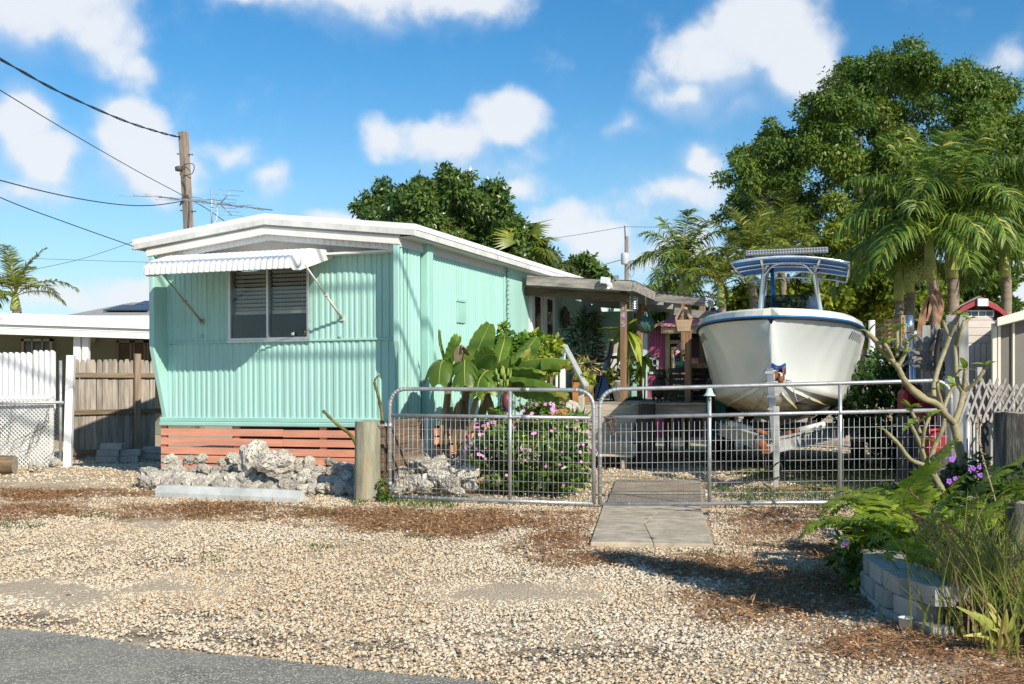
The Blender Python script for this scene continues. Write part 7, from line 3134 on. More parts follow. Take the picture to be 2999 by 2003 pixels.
mb.b2((X_(2930, Yw), Yw + .02, .2), (X_(3160, Yw), Yw + .05, a0.z - .05))
mb.build('screen', scr, hs2)
mb = MB()
mb.prism([(X_(2930, Yw), a0.z - .06), (X_(3160, Yw), a0.z - .06), (X_(3160, Yw), a1.z)], Yw + .02, Yw + .05)
mb.build('gable_screen', scr, hs2)
for u, wd_ in ((2905, .05), (2921, .03), (2964, .022), (3080, .05)):
 mb = MB()
 mb.b2((X_(u, Yw), Yw - .02, 0), (X_(u, Yw) + wd_, Yw + .02, a0.z - .02))
 mb.build('frame_post', crm2, hs2)
mb = MB()
mb.b2((X_(2925, Yw), Yw + .06, 0), (X_(3160, Yw), Yw + 4, 1.9))
mb.b2((X_(2905, Yw), Yw - .01, 0), (X_(3160, Yw), Yw + .05, .6))
mb.build('wall', crm2, hs2)
# both small buildings stand turned towards the street, so their depth runs back to the right
for root, y0, k in ((hs2, Yw, .44), (sd2, Yh, .42)):
 for ch in root.children:
  for v in ch.data.vertices:
   if v.co.y > y0 + .2:
    v.co.x += (v.co.y - y0) * k
  ch.data.update()
# retaining blocks of the planter
cbk = mat('retaining_block', (.40, .38, .33), .95, .14, 5.0, .6, 60.0, rand=.1)
PLAN = empty('planter_wall', 'curved low wall of grey retaining blocks around the fern bed', 'planter')
bx = MB()
bx.prism([(-.15, .0), (-.11, -.10), (.11, -.10), (.15, 0), (.12, .15), (-.12, .15)], 0, .095, plane='xy')
bxm = bx.mesh('block', cbk)
wall_pts = spline([G(2790, 1870), G(2690, 1838), G(2600, 1795), G(2535, 1730), G(2532, 1670), G(2590, 1625)], 12)[10:]
acc = 0
for course, (z, off) in enumerate(((-.055, 0), (.043, .14), (.141, .0))):
 dist, nxt = 0.0, off
 for i in range(len(wall_pts) - 1):
  a, b = wall_pts[i], wall_pts[i + 1]
  d = (b - a)
  while dist + d.length >= nxt:
   q = a + d * ((nxt - dist) / d.length)
   n_ = math.atan2(d.y, d.x)
   link('block', bxm, PLAN, (q.x + .06 + .012 * course, q.y + .01 * course, z), (R3.uniform(-.02, .02), R3.uniform(-.02, .02), n_ + math.pi + R3.uniform(-.05, .05)))
   nxt += .295
  dist += d.length
soil = mat('dark_soil', (.05, .035, .025), .95, .3, 12.0, .8, 60.0)
mb = MB()
ring = [G(2790, 1870), G(2690, 1838), G(2600, 1795), G(2545, 1730), G(2545, 1670), G(2600, 1622), G(2740, 1500)]
ring = [(p.x + .06, p.y + .03) for p in ring] + [(3.6, 10.2), (4.6, 10.2), (4.2, 7.5), (3.4, 5.2), (2.7, 4.9)]
mb.prism(ring, -.05, .17, plane='xy')
tag(mb.build('planter_soil', soil), 'dark soil filling the fern bed', kind='structure')
mb = MB()
p = G(2652, 1818)
mb.lathe([(.028, 0), (.036, .05), (.038, .05), (.034, .052), (.03, .01), (.0, .008)], (p.x - .08, p.y - .22, .015), 14)
tag(mb.build('white_cup', white), 'small white plastic cup lying before the retaining blocks', 'cup')
# ------------------------------------------------------------------ trees, palms, shrubs and flowers
NR = np.random.default_rng(11)
barkm = mat('grey_bark', (.13, .11, .09), .95, .3, 4.0, .6, 25.0)


def px_lobes(lst, Y, dy=2.5, sq=.8):
 out = []
 for i, (u, v, r) in enumerate(lst):
  y = Y + dy * math.sin(i * 2.1)
  p = P(u, v, y)
  rr = r / F * y
  out.append((p.x, p.y, p.z, rr, rr * .9, rr * sq))
 return out


def tree(name, label, group, lobes, n, L, W, mt, clump, cs, base, trunk_r=.2, limbs=6, droop=.3, shell=.55):
 root = empty(name, label, 'tree', base, group=group)
 o = lumpy('crown', lobes, n, L, W, mt, None, NR, clump, cs, droop)
 o.parent = root
 o.location = -Vector(base)
 top = Vector(np.mean([l[:3] for l in lobes], 0)) - Vector(base)
 mb = MB()
 fork = Vector((top.x * .3, top.y * .3, top.z * .45))
 mb.tube(spline([(0, 0, -.1), fork * .5 + Vector((.1, 0, 0)), fork], 4), np.linspace(trunk_r, trunk_r * .7, 9).tolist(), 10)
 mb.build('trunk', barkm, root)
 ids = list(range(len(lobes)))
 for k in ids[:limbs * 3:max(1, len(ids) // limbs)]:
  e = Vector(lobes[k][:3]) - Vector(base)
  mid = fork.lerp(e, .5) + Vector((0, 0, .3))
  mb = MB()
  sp = spline([fork, mid, e], 4)
  mb.tube(sp, np.linspace(trunk_r * .55, trunk_r * .12, len(sp)).tolist(), 7)
  mb.build('limb', barkm, root)
 return root


bigm = leaf_mat('big_tree_leaf', (0.035, 0.085, 0.010), (0.165, 0.25, 0.030), (0.30, 0.30, 0.045), .16, trans=.35, rough=.45)
BT = [(2600, 215, 120), (2500, 270, 130), (2700, 235, 120), (2830, 270, 120), (2925, 330, 110), (2410, 330, 120), (2320, 400, 110), (2250, 450, 95), (2180, 520, 70), (2150, 610, 60), (2250, 560, 110),
      (2370, 500, 140), (2520, 400, 150), (2680, 380, 150), (2820, 420, 140), (2930, 450, 120), (2480, 540, 130), (2620, 500, 130), (2740, 540, 120), (2330, 640, 90), (2430, 660, 110), (2230, 660, 60), (2180, 690, 45), (2540, 640, 80),
      (2880, 560, 110), (2990, 560, 110), (2960, 660, 90), (2480, 740, 80), (2390, 740, 60), (2600, 730, 90), (2780, 640, 90), (2990, 400, 90)]
tree('big_tree', 'tall broad feathery green tree towering behind the boat and palms', 'background trees', px_lobes([(u, v, r * .99) for u, v, r in BT], 35, 3.4, .82), 180000, .14, .058, bigm, 14, .41, (11.5, 37, 0), .35, 8, .5)
fic = leaf_mat('dark_glossy_leaf', (0.035, 0.095, 0.015), (0.155, 0.24, 0.036), (0.2, 0.18, 0.04), .10, trans=.25, rough=.36, spec=.55)
CT = [(1230, 570, 70), (1150, 590, 60), (1320, 560, 70), (1420, 590, 65), (1100, 620, 60), (1200, 650, 110), (1330, 650, 120), (1440, 680, 100), (1500, 740, 90), (1380, 750, 110), (1540, 790, 60), (1250, 740, 110), (1130, 690, 80), (1290, 540, 40), (1465, 600, 35), (1580, 800, 50), (1450, 800, 80), (1500, 680, 55), (1540, 730, 60), (1570, 770, 55), (1610, 810, 40)]
tree('round_tree', 'dense round dark green tree behind the white roof', 'background trees', px_lobes([(u, v, r * 1.06) for u, v, r in CT], 29, 1.8, .9), 72000, .145, .06, fic, 18, .40, (-.8, 29.5, 0), .25, 5, .4, .6)
lt = leaf_mat('light_feathery_leaf', (0.05, 0.08, 0.015), (0.22, 0.25, 0.05), (.3, .3, .1), .2, trans=.35)
tree('feathery_tree', 'small loose yellow green tree beside the round dark tree', 'background trees', px_lobes([(1590, 790, 45), (1615, 760, 35), (1640, 800, 40), (1560, 820, 50), (1670, 830, 40)], 31, .8), 6000, .16, .05, lt, 10, .5, (1.2, 31, 0), .1, 3, .6)
tree('small_tree', 'small dark tree in the distance left of the far transformer pole', 'background trees', px_lobes([(1700, 770, 40), (1690, 810, 45), (1740, 800, 40), (1770, 815, 25), (1720, 850, 60), (1660, 860, 50)], 40, 1.0), 8000, .2, .09, fic, 9, .45, (2.7, 40, 0), .15, 3)
hedm = leaf_mat('bright_hedge_leaf', (0.06, 0.12, 0.010), (0.34, 0.40, 0.035), (.48, .45, .06), .25, trans=.4)
tree('bright_shrub', 'bright yellow green leafy shrub mass behind the boat', 'background trees', px_lobes([(2180, 900, 90), (2290, 880, 90), (2400, 860, 90), (2470, 800, 70), (2500, 900, 90), (2600, 880, 90), (2690, 850, 90), (2120, 940, 60), (2560, 800, 70), (2450, 700, 60), (2060, 960, 60), (2350, 960, 90), (2560, 970, 80)], 26, 1.2), 30000, .15, .075, hedm, 14, .4, (7.2, 26.5, 0), .12, 5)
tree('dark_tree', 'dark green tree filling the gap at the right behind the palms', 'background trees', px_lobes([(2800, 880, 90), (2870, 800, 100), (2930, 880, 80), (2860, 920, 70), (2980, 700, 80), (2720, 920, 90), (2900, 700, 90)], 27, 1.0), 18000, .16, .07, bigm, 12, .4, (11.6, 28, 0), .15, 4)
tree('dark_shrub', 'dark shrubbery behind the porch and pink shed', 'background trees', px_lobes([(1880, 930, 60), (1930, 900, 60), (1990, 900, 60), (2040, 930, 50), (1850, 960, 50), (1960, 960, 50), (2000, 850, 40)], 28.5, .6), 10000, .16, .06, fic, 10, .4, (4.0, 29.5, 0), .12, 3)


# ---- palms
def frond_mesh(name, L, e0, curl, nl, ll, lw, droop, mt, seed=0, vee=.35, spread=.75):
 r = np.random.default_rng(seed)
 n = 14
 pts, tan = [np.zeros(3)], []
 for i in range(n):
  a = e0 - curl * (i / n) ** 1.25
  tan.append(np.array([math.cos(a), 0, math.sin(a)]))
  pts.append(pts[-1] + tan[-1] * L / n)
 pts = np.array(pts)
 tan.append(tan[-1])
 tan = np.array(tan)
 V, Fq, T = [], [], []

 def strip(cs, ws, wd, t):
  b = len(V)
  for c, w_ in zip(cs, ws):
   V.append(c - wd * w_)
   V.append(c + wd * w_)
   T.extend([t, t])
  for i in range(len(cs) - 1):
   Fq.append((b + 2 * i, b + 2 * i + 1, b + 2 * i + 3, b + 2 * i + 2))
 for i in range(n):                                     # rachis, a flat narrow strip on edge
  pass
 strip(list(pts), [.028 * L * .5 * (1 - .8 * i / n) for i in range(n + 1)], np.array([0, 1.0, 0]), .9)
 strip(list(pts), [.018 * L * .5 * (1 - .8 * i / n) for i in range(n + 1)], np.array([-math.sin(e0), 0, math.cos(e0)]), .9)
 for k in range(nl):
  s = .16 + .84 * (k + .5) / nl
  f = s * n
  i = min(int(f), n - 1)
  p = pts[i] + (pts[i + 1] - pts[i]) * (f - i)
  t = tan[i]
  up_ = np.array([-t[2], 0, t[0]])
  le = ll * (math.sin(math.pi * min(1, .2 + .75 * s)) ** .6) * r.uniform(.85, 1.1)
  for sg in (-1, 1):
   if r.random() < .05:
    continue
   dr_ = droop * r.uniform(.45, 1.7)
   d = t * spread * r.uniform(.55, 1.35) + np.array([0, sg, 0]) * 1.0 + up_ * vee * r.uniform(-.1, 1.6)
   d /= np.linalg.norm(d)
   cs, c = [p], p.copy()
   m = 4
   for q in range(m):
    d2 = d + np.array([0, 0, -1]) * dr_ * ((q + .5) / m) * 1.6
    d2 /= np.linalg.norm(d2)
    c = c + d2 * le / m
    cs.append(c)
   wd = np.cross(d, up_ + r.normal(size=3) * .55)
   wd /= np.linalg.norm(wd)
   strip(cs, [lw * .25, lw * .5, lw * .48, lw * .32, .002], wd, float(np.clip(r.normal(.45, .22), 0, 1)))
 return np_mesh(name, np.array(V), 4, np.array(Fq).ravel(), mt, np.array(T))


palmm = leaf_mat('palm_leaflet', (0.045, 0.12, 0.018), (0.27, 0.36, 0.055), (0.55, 0.50, 0.09), .2, trans=.35, rough=.42, spec=.35)
palmy = leaf_mat('palm_leaflet_yellowish', (0.06, 0.115, 0.015), (0.31, 0.35, 0.05), (0.45, 0.36, 0.05), .3, trans=.35, rough=.38)
AD = [frond_mesh('frond', 2.15, e, c, 58, .70, .038, dr, palmm, k, spread=.6, vee=.5) for k, (e, c, dr) in enumerate(((1.4, .8, .5), (1.15, 1.5, .9), (.85, 1.9, 1.25), (.55, 1.9, 1.4), (.2, 1.7, 1.3), (1.0, 2.2, 1.3)))]
AY = [frond_mesh('frond', 2.2, e, c, 44, .5, .036, dr, palmy, 20 + k, spread=.7) for k, (e, c, dr) in enumerate(((1.3, .8, .25), (1.0, 1.3, .5), (.7, 1.5, .6), (.35, 1.4, .7)))]
trunkm = mat('ringed_palm_trunk', (.27, .215, .16), .9, .2, 3.0, .5, 20.0, stretch=(1, 1, 10), second=(.16, .125, .095), sec_scale=1.5)
shaftm = mat('green_crownshaft', (.36, .38, .10), .5, .15, 2.5, second=(.22, .28, .06), sec_scale=1.5)


def palm(label, base, top, r, n, meshes, sc, seed, shaft=.55, group='palms', young=True):
 """trunk from base to top; fronds spring from the top, each a part"""
 base, top = Vector(base), Vector(top)
 rr = random.Random(seed)
 root = empty('palm_tree', label, 'palm', base, group=group)
 d = top - base
 L = d.length
 u_ = d.normalized()
 cut = max(.05, (L - shaft) / L)
 m = max(6, int(L * cut / .11))
 mb = MB()
 pts, rs = [], []
 for i in range(m + 1):
  q = d * (cut * i / m) + Vector((.03 * math.sin(i * .3), .02 * math.cos(i * .25), 0))
  for e, k in ((0, 1.0), (.6, 1.035)):
   pts.append(q + d * (cut / m) * e)
   rs.append(r * k * (1.2 - .25 * i / m))
 mb.tube(pts, rs, 12)
 mb.build('trunk', trunkm, root)
 mb = MB()
 mb.tube([d * cut, d * (cut + (1 - cut) * .25), d * (cut + (1 - cut) * .7), d], [r * 1.05, r * 1.12, r * .85, r * .5], 12)
 mb.build('crownshaft', shaftm, root)
 for i in range(n):
  t = i / n
  k = min(len(meshes) - 1, int(t * len(meshes)))
  link('frond', meshes[k], root, d - u_ * .06 * t, (0, rr.uniform(-.12, .12), i * 2.4 + rr.uniform(-.35, .35)), sc * rr.uniform(.85, 1.12) * (.75 if young and i == 0 else 1))
 return root


PGR = 'palms by the right fence'
Yd = 19.0
c1 = palm('tallest ringed palm of the clump by the right fence with upright spear frond', G(2800, 1340)*0 + Vector((X_(2805, Yd), Yd, 0)), P(2782, 655, Yd), .10, 24, AD, .92, 1, .95, PGR)
c2 = palm('leaning palm left of the tallest one with torn brown sheaths', Vector((X_(2768, 19.4), 19.4, 0)), P(2718, 690, 18.8), .09, 20, AD, .85, 2, .75, PGR)
c3 = palm('slim palm with bright yellow green shaft beside the slat screen', Vector((X_(2640, 20.5), 20.5, 0)), P(2630, 765, 20.5), .085, 11, AD, .62, 3, .75, PGR)
c4 = palm('palm with dark trunk between the slim and the leaning palm', Vector((X_(2668, 21), 21, 0)), P(2662, 750, 21), .09, 11, AD, .6, 4, .7, PGR)
palm('right hand palm of the clump half outside the picture', Vector((X_(2960, 20), 20, 0)), P(2940, 700, 20), .09, 12, AD, .68, 6, .7, PGR)
brk = leaf_mat('dry_sheath', (.17, .08, .045), (.46, .25, .15), trans=.15, rough=.7)


def ribbon(name, pts, ws, mt, parent=None, tint=.5, side=(1, 0, 0), cup=.0):
 pts = spline(pts, 4)
 ws = np.interp(np.linspace(0, 1, len(pts)), np.linspace(0, 1, len(ws)), ws)
 s = Vector(side)
 rows = [[p - s * w_ + Vector((0, cup * w_, 0)), p, p + s * w_ + Vector((0, cup * w_, 0))] for p, w_ in zip(pts, ws)]
 mb = MB()
 mb.grid(rows)
 o = mb.build(name, mt, parent)
 a = o.data.attributes.new('tint', 'FLOAT', 'POINT')
 a.data.foreach_set('value', [min(1, max(0, tint + .35 * math.sin(i * 1.3))) for i in range(len(mb.v))])
 return o


for pts, ws in (([(2722, 865), (2705, 920), (2695, 985), (2700, 1050)], [.02, .07, .06, .015]), ([(2745, 850), (2752, 890), (2750, 930), (2745, 960)], [.03, .08, .05, .01]), ([(2740, 845), (2725, 890), (2715, 940)], [.02, .055, .015])):
 o = ribbon('dry_sheath', [P(u, v, 18.6) - Vector(c2.location) for u, v in pts], ws, brk, c2)
o = ribbon('frond_base', [P(2798, 790, 18.8) - Vector(c1.location), P(2812, 740, 18.7) - Vector(c1.location), P(2825, 705, 18.6) - Vector(c1.location)], [.08, .07, .015], shaftm, c1)
fl_ = leaf_mat('palm_flower', (.25, .27, .08), (.5, .48, .2), trans=.3)
o = foliage('foliage', [(P(2695, 800, 18.6).x, 18.6, P(2695, 800, 18.6).z, .28, .2, .22)], 700, .05, .016, fl_, None, NR, .05)
o.parent = c2
o.location = -Vector(c2.location)
# palms behind the boat and porch
MG = 'palms behind the boat'
for (u, v, Y, n, s, sd_, lab) in ((2000, 790, 25, 19, .66, 11, 'left palm behind the porch roof with drooping fronds'), (2200, 760, 24, 20, .72, 12, 'palm directly behind the left side of the boat top'), (2290, 735, 26, 18, .7, 13, 'bright palm behind the boat light bar'),
                                  (2110, 830, 23.5, 14, .62, 14, 'low palm in the gap between porch roof and boat'), (1960, 900, 27, 13, .6, 15, 'dark palm under the porch roof beyond the pink shed'), (2390, 800, 27, 12, .6, 16, 'low palm behind the right side of the boat top')):
 palm(lab, Vector((X_(u, Y) + .1, Y, 0)), P(u, v, Y), .09, n, AY if sd_ in (12, 13, 14) else AD, s, sd_, .5, MG)
palm('palm at the far left behind the white carport roof', Vector((X_(45, 27), 27, 0)), P(45, 862, 27), .11, 16, AY, .68, 21, .4, None)


# fan palm behind the round tree
def fan_mesh(name, R, n, mt, seed):
 r = np.random.default_rng(seed)
 V, Fq, T = [np.zeros(3)], [], []
 for k in range(n):
  a = -2.0 + 4.0 * (k + .5) / n
  for_ = R * r.uniform(.85, 1.05)
  d = np.array([math.cos(a), math.sin(a), 0])
  s_ = np.array([-d[1], d[0], 0]) * R * .055
  b = len(V)
  V += [d * for_ * .5 - s_ + np.array([0, 0, .04]), d * for_ * .5 + s_ + np.array([0, 0, .04]), d * for_ + np.array([0, 0, -.25 * R])]
  Fq += [(0, b, b + 1), (b, b + 2, b + 1)]
 T = r.uniform(.2, .9, len(V))
 return np_mesh(name, np.array(V), 3, np.array(Fq).ravel(), mt, T)


FN = [fan_mesh('fan_leaf', .85, 26, palmy, 5 + k) for k in range(3)]
fpc = P(1535, 730, 27)
root = empty('fan_palm', 'fan palm showing beside the right edge of the round tree', 'palm', (fpc.x, 27, 0))
mb = MB()
mb.tube([(0, 0, 0), (0, 0, fpc.z)], .14, 10)
mb.build('trunk', trunkm, root)
for k, (u, v, ry, rz) in enumerate(((1565, 660, -.9, .5), (1590, 700, -.35, .2), (1600, 730, .25, -.2), (1610, 745, .6, .1), (1500, 700, -1.2, 2.2), (1560, 760, 1.0, .9))):
 p = P(u, v, 27 + .2 * math.sin(k))
 c = Vector((0, 0, fpc.z))
 e = p - Vector(root.location)
 link('leaf', FN[k % 3], root, c.lerp(e, .65), (0, ry, rz), .8)
 mb = MB()
 mb.tube([c, c.lerp(e, .65)], .015, 5)
 mb.build('leaf_stalk', shaftm, root)

# ---- banana plants
banm = leaf_mat('banana_leaf', (0.055, 0.13, 0.014), (0.22, 0.34, 0.045), (0.42, 0.38, 0.07), .12, trans=.4, rough=.4, spec=.5)
bandry = leaf_mat('dry_banana_leaf', (.16, .09, .05), (.45, .31, .20), trans=.2, rough=.8)
bunchm = mat('green_banana', (.20, .28, .05), .5, .15)
budm = mat('purple_bud', (.16, .045, .05), .45, .15, 4.0)
pseudo = mat('banana_stem', (.22, .18, .07), .7, .3, 3.0, .4, 20.0, stretch=(4, 4, .6), second=(.30, .20, .12), sec_scale=1.6)


def banana_leaf(root, pts, width, side, hang=.2, torn=False, tint=.5, mt=None, seed=0, name='leaf'):
 """blade built as strips along a midrib; torn blades hang in separate strips"""
 r = random.Random(seed)
 sp = spline([Vector(p) - Vector(root.location) for p in pts], 8)
 n = len(sp) - 1
 s = Vector(side).normalized()
 V, FQ, T = [], [], []

 def wprof(t):
  return width * (max(0, math.sin(math.pi * min(1, .06 + .90 * t))) ** .55)
 for sg in (-1, 1):
  i = 0
  while i < n:
   ln = r.randint(2, 4) if torn else n
   j = min(n, i + ln)
   h = hang * (1 + (r.uniform(-.25, .45) if torn else 0))
   b = len(V)
   cols = 4
   for k in range(i, j + 1):
    t = k / n
    c = sp[k]
    tn_ = (sp[min(k + 1, n)] - sp[max(k - 1, 0)]).normalized()
    sv = (s - tn_ * s.dot(tn_)).normalized() * sg
    w_ = wprof(t) * (1 + .03 * math.sin(k * 2.3 + seed))
    sh = (.25 * ((k - i) / max(1, j - i) - .5) * .12 if torn else 0)
    for q in range(cols + 1):
     f = q / cols
     p = c + sv * w_ * f * math.cos(h * f) + Vector((0, 0, -1)) * w_ * f * math.sin(h * 1.3 * f) + tn_ * (.22 * w_ * f + sh * f)
     p += Vector((0, 0, .012 * math.sin(k * 1.9) * f))
     V.append(p)
     T.append(min(1, max(0, tint + .08 * math.sin(k * 3.1) + .10 * (f > .9) + r.uniform(-.05, .05) + (.5 if torn and t > .8 and f > .6 else 0))))
   for a in range(j - i):
    for q in range(cols):
     x = b + a * (cols + 1) + q
     FQ.append((x, x + 1, x + cols + 2, x + cols + 1))
   i = j
 o = link(name, np_mesh(name, np.array([tuple(v) for v in V]), 4, np.array(FQ).ravel(), mt or banm, np.array(T), True), root)
 mb = MB()
 mb.tube(sp, np.linspace(.009, .003, len(sp)).tolist(), 5)
 mb.build('midrib', shaftm, o)
 return o


def bpx(*uvY):
 return [P(u, v, Y) for u, v, Y in uvY]


BG = 'banana plants by the house'
bA = empty('banana_plant', 'middle banana plant with torn bright leaves and a dry brown stem', 'banana plant', P(1357, 1300, 12.9) * 1, group=BG)
bA.location.z = .2
bB = empty('banana_plant', 'left banana plant with dark stem against the mint wall', 'banana plant', P(1305, 1300, 13.1), group=BG)
bB.location.z = .2
bC = empty('banana_plant', 'right banana plant bearing a bunch and a purple bud', 'banana plant', P(1430, 1300, 12.8), group=BG)
bC.location.z = .2
for root, pts, r0 in ((bA, bpx((1352, 1345, 12.9), (1356, 1250, 12.9), (1362, 1170, 12.9), (1375, 1110, 12.9)), .07), (bB, bpx((1300, 1340, 13.1), (1304, 1240, 13.1), (1312, 1150, 13.1), (1318, 1090, 13.1)), .06), (bC, bpx((1395, 1340, 12.8), (1405, 1250, 12.8), (1425, 1160, 12.8), (1455, 1095, 12.8)), .065)):
 sp = spline([p - root.location for p in pts], 6)
 mb = MB()
 mb.tube(sp, np.linspace(r0, r0 * .55, len(sp)).tolist(), 10)
 mb.build('stem', pseudo, root)
BLV = [  # plant, midrib points, half width, side vector, hang, torn, tint
 (bB, bpx((1312, 1090, 13.1), (1296, 1040, 13.1), (1288, 1000, 13.05), (1287, 968, 13.0)), .055, (.7, -.7, 0), -.9, False, .55),
 (bB, bpx((1312, 1095, 13.1), (1318, 1050, 13.0), (1332, 1010, 12.9), (1343, 985, 12.9)), .10, (.8, .5, 0), -.3, False, .75),
 (bA, bpx((1365, 1110, 12.9), (1390, 1050, 12.8), (1412, 995, 12.8), (1434, 948, 12.8)), .20, (.9, -.4, .25), .15, False, .65),
 (bA, bpx((1375, 1110, 12.9), (1395, 1065, 12.7), (1425, 1040, 12.5), (1452, 1040, 12.4)), .20, (.3, -.6, .6), .3, False, .55),
 (bC, bpx((1440, 1100, 12.8), (1460, 1068, 12.6), (1510, 1040, 12.5), (1550, 1018, 12.5)), .19, (-.2, -.75, .5), .95, True, .5),
 (bC, bpx((1455, 1095, 12.8), (1500, 1060, 12.7), (1545, 1020, 12.7), (1573, 985, 12.7)), .16, (.6, -.5, -.3), .3, False, .72),
 (bC, bpx((1465, 1095, 12.8), (1520, 1062, 12.6), (1600, 1050, 12.4), (1668, 1054, 12.3)), .20, (-.1, -.8, .3), 1.1, True, .62),
 (bC, bpx((1460, 1100, 12.7), (1500, 1085, 12.4), (1550, 1082, 12.2), (1598, 1090, 12.1)), .17, (.1, -.7, .5), .5, False, .6),
 (bC, bpx((1460, 1105, 12.7), (1510, 1108, 12.3), (1590, 1118, 12.0), (1662, 1150, 11.85)), .21, (-.1, -.7, .4), .75, True, .6),
 (bB, bpx((1312, 1085, 13.1), (1292, 1055, 12.9), (1262, 1070, 12.8), (1243, 1115, 12.75)), .17, (.3, -.8, .4), .5, True, .5),
 (bB, bpx((1312, 1085, 13.0), (1300, 1058, 12.7), (1290, 1070, 12.4), (1285, 1125, 12.3)), .20, (.9, -.3, 0), .5, False, .45),
 (bA, bpx((1368, 1100, 12.8), (1362, 1055, 12.5), (1360, 1080, 12.3), (1362, 1130, 12.2)), .23, (1, -.1, .1), .55, False, .4),
 (bA, bpx((1372, 1105, 12.9), (1350, 1060, 12.9), (1325, 1070, 12.8), (1300, 1105, 12.7)), .20, (.1, -.9, .3), .4, False, .4),
 (bA, bpx((1378, 1105, 12.9), (1410, 1080, 12.6), (1430, 1110, 12.3), (1430, 1150, 12.2)), .17, (.9, .1, .3), .5, True, .42),
 (bC, bpx((1455, 1095, 12.9), (1465, 1040, 13.0), (1475, 1005, 13.1), (1478, 985, 13.1)), .12, (.8, -.3, 0), .2, False, .45),
 (bC, bpx((1450, 1105, 12.7), (1430, 1085, 12.4), (1405, 1110, 12.2), (1395, 1160, 12.15)), .17, (.8, -.4, .3), .4, False, .35),
 (bA, bpx((1368, 1110, 12.9), (1380, 1075, 13.2), (1400, 1060, 13.4), (1415, 1100, 13.5)), .18, (.8, -.4, .3), .4, False, .35),
]
for k, (root, pts, wd_, sv, hg, tn2, ti) in enumerate(BLV):
 banana_leaf(root, pts, wd_ * .85, sv, hg, tn2 or k not in (0, 1, 2, 5, 10), ti, None, k)
banana_leaf(bA, bpx((1362, 1080, 12.9), (1360, 1030, 12.85), (1345, 1012, 12.8), (1340, 1058, 12.8)), .09, (.8, -.5, .2), .5, False, .7, bandry, 31, 'dead_leaf')
for k in range(12):
 root, u0, v0_ = ((bA, 1360, 1180), (bC, 1412, 1170), (bA, 1358, 1230), (bB, 1308, 1200))[k % 4]
 Yb = 12.75
 du = R3.uniform(-30, 30)
 banana_leaf(root, bpx((u0, v0_, Yb + .1), (u0 + du * .6, v0_ - 5, Yb), (u0 + du, v0_ + 40, Yb - .05), (u0 + du * 1.1, v0_ + R3.uniform(70, 110), Yb - .05)), R3.uniform(.03, .06), (.8, -.5, .2), .4, False, R3.uniform(.2, .8), bandry, 40 + k, 'dead_leaf')
# bunch and bud
bc = P(1474, 1110, 12.3)
mb = MB()
mb.tube(spline([p - bC.location for p in bpx((1452, 1095, 12.8), (1470, 1075, 12.5), (1476, 1100, 12.3), (1482, 1150, 12.25))], 5), .02, 7)
mb.build('fruit_stalk', shaftm, bC)
for tier in range(3):
 for k in range(7):
  a = k * .9 + tier * .4
  c = bc - bC.location + Vector((.055 * math.cos(a), .055 * math.sin(a), -.06 * tier + .03))
  mb = MB()
  mb.tube(spline([c, c + Vector((.03 * math.cos(a), .03 * math.sin(a), .03)), c + Vector((.035 * math.cos(a), .035 * math.sin(a), .09))], 3), [.010, .016, .018, .018, .016, .012, .006], 6)
  mb.build('banana', bunchm, bC)
b0_ = P(1484, 1148, 12.25) - bC.location
mb = MB()
mb.lathe([(.0, .0), (.04, -.03), (.058, -.09), (.05, -.15), (.025, -.20), (.0, -.22)][::-1], b0_, 14)
mb.build('flower_bud', budm, bC)
banana_leaf(bC, [P(1484, 1146, 12.25), P(1472, 1148, 12.2), P(1466, 1170, 12.2), P(1466, 1192, 12.2)], .035, (.2, -.9, 0), .2, False, .2, mat('bud_bract', (.17, .06, .06), .5, .15), 77, 'bract')

# ---- shrubs near the porch
def shrub(name, label, lobes, n, L, W, mt, cat='shrub', clump=None, cs=.08, shell=.35, stems=4, group=None, upb=.5):
 lobes = [tuple(l) for l in lobes]
 c = Vector(np.mean([l[:3] for l in lobes], 0))
 root = empty(name, label, cat, (c.x, c.y, 0), group=group)
 o = lumpy('foliage', lobes, n, L, W, mt, None, NR, 12, .38, .1) if clump else foliage('foliage', lobes, n, L, W, mt, None, NR, shell, clump, cs, .1, upb)
 o.parent = root
 o.location = -Vector(root.location)
 for k in range(stems):
  l = lobes[k % len(lobes)]
  mb = MB()
  mb.tube(spline([(.04 * math.sin(k), .04 * math.cos(k * 2), 0), ((l[0] - c.x) * .5, (l[1] - c.y) * .5, l[2] * .5), (l[0] - c.x, l[1] - c.y, l[2])], 3), .008, 5)
  mb.build('stem', stemm, root)
 return root


def wl(lst, Y, dy=.12):
 return px_lobes(lst, Y, dy, .9)


clus = leaf_mat('round_bright_leaf', (.045, .12, .01), (.24, .38, .04), (.42, .44, .06), .16, trans=.35, rough=.35)
shrub('clusia_shrub', 'shrub with rounded bright green leaves against the mint wall', wl([(1478, 965, 18), (1470, 1005, 28), (1510, 1015, 32), (1535, 1000, 25), (1560, 990, 22), (1500, 1040, 30), (1495, 1090, 30)], 14.0), 900, .09, .065, clus)
shrub('croton_shrub', 'yellow green variegated shrub by the white railing', wl([(1590, 1010, 22), (1615, 1030, 25), (1580, 1045, 25), (1625, 1005, 18), (1600, 1075, 30)], 15.5), 620, .11, .06, dracm)
ixm = leaf_mat('periwinkle_leaf', (.03, .085, .012), (.17, .27, .035), (.52, .50, .07), .15, trans=.3, rough=.35, spec=.5)
FB = wl([(1560, 1330, 105), (1450, 1370, 75), (1660, 1370, 80), (1540, 1240, 70), (1640, 1280, 80), (1430, 1290, 60), (1500, 1410, 75), (1620, 1410, 80), (1700, 1330, 45), (1470, 1225, 40), (1590, 1200, 35), (1400, 1330, 35), (1700, 1400, 35), (1680, 1240, 35)], 12.35, .18)
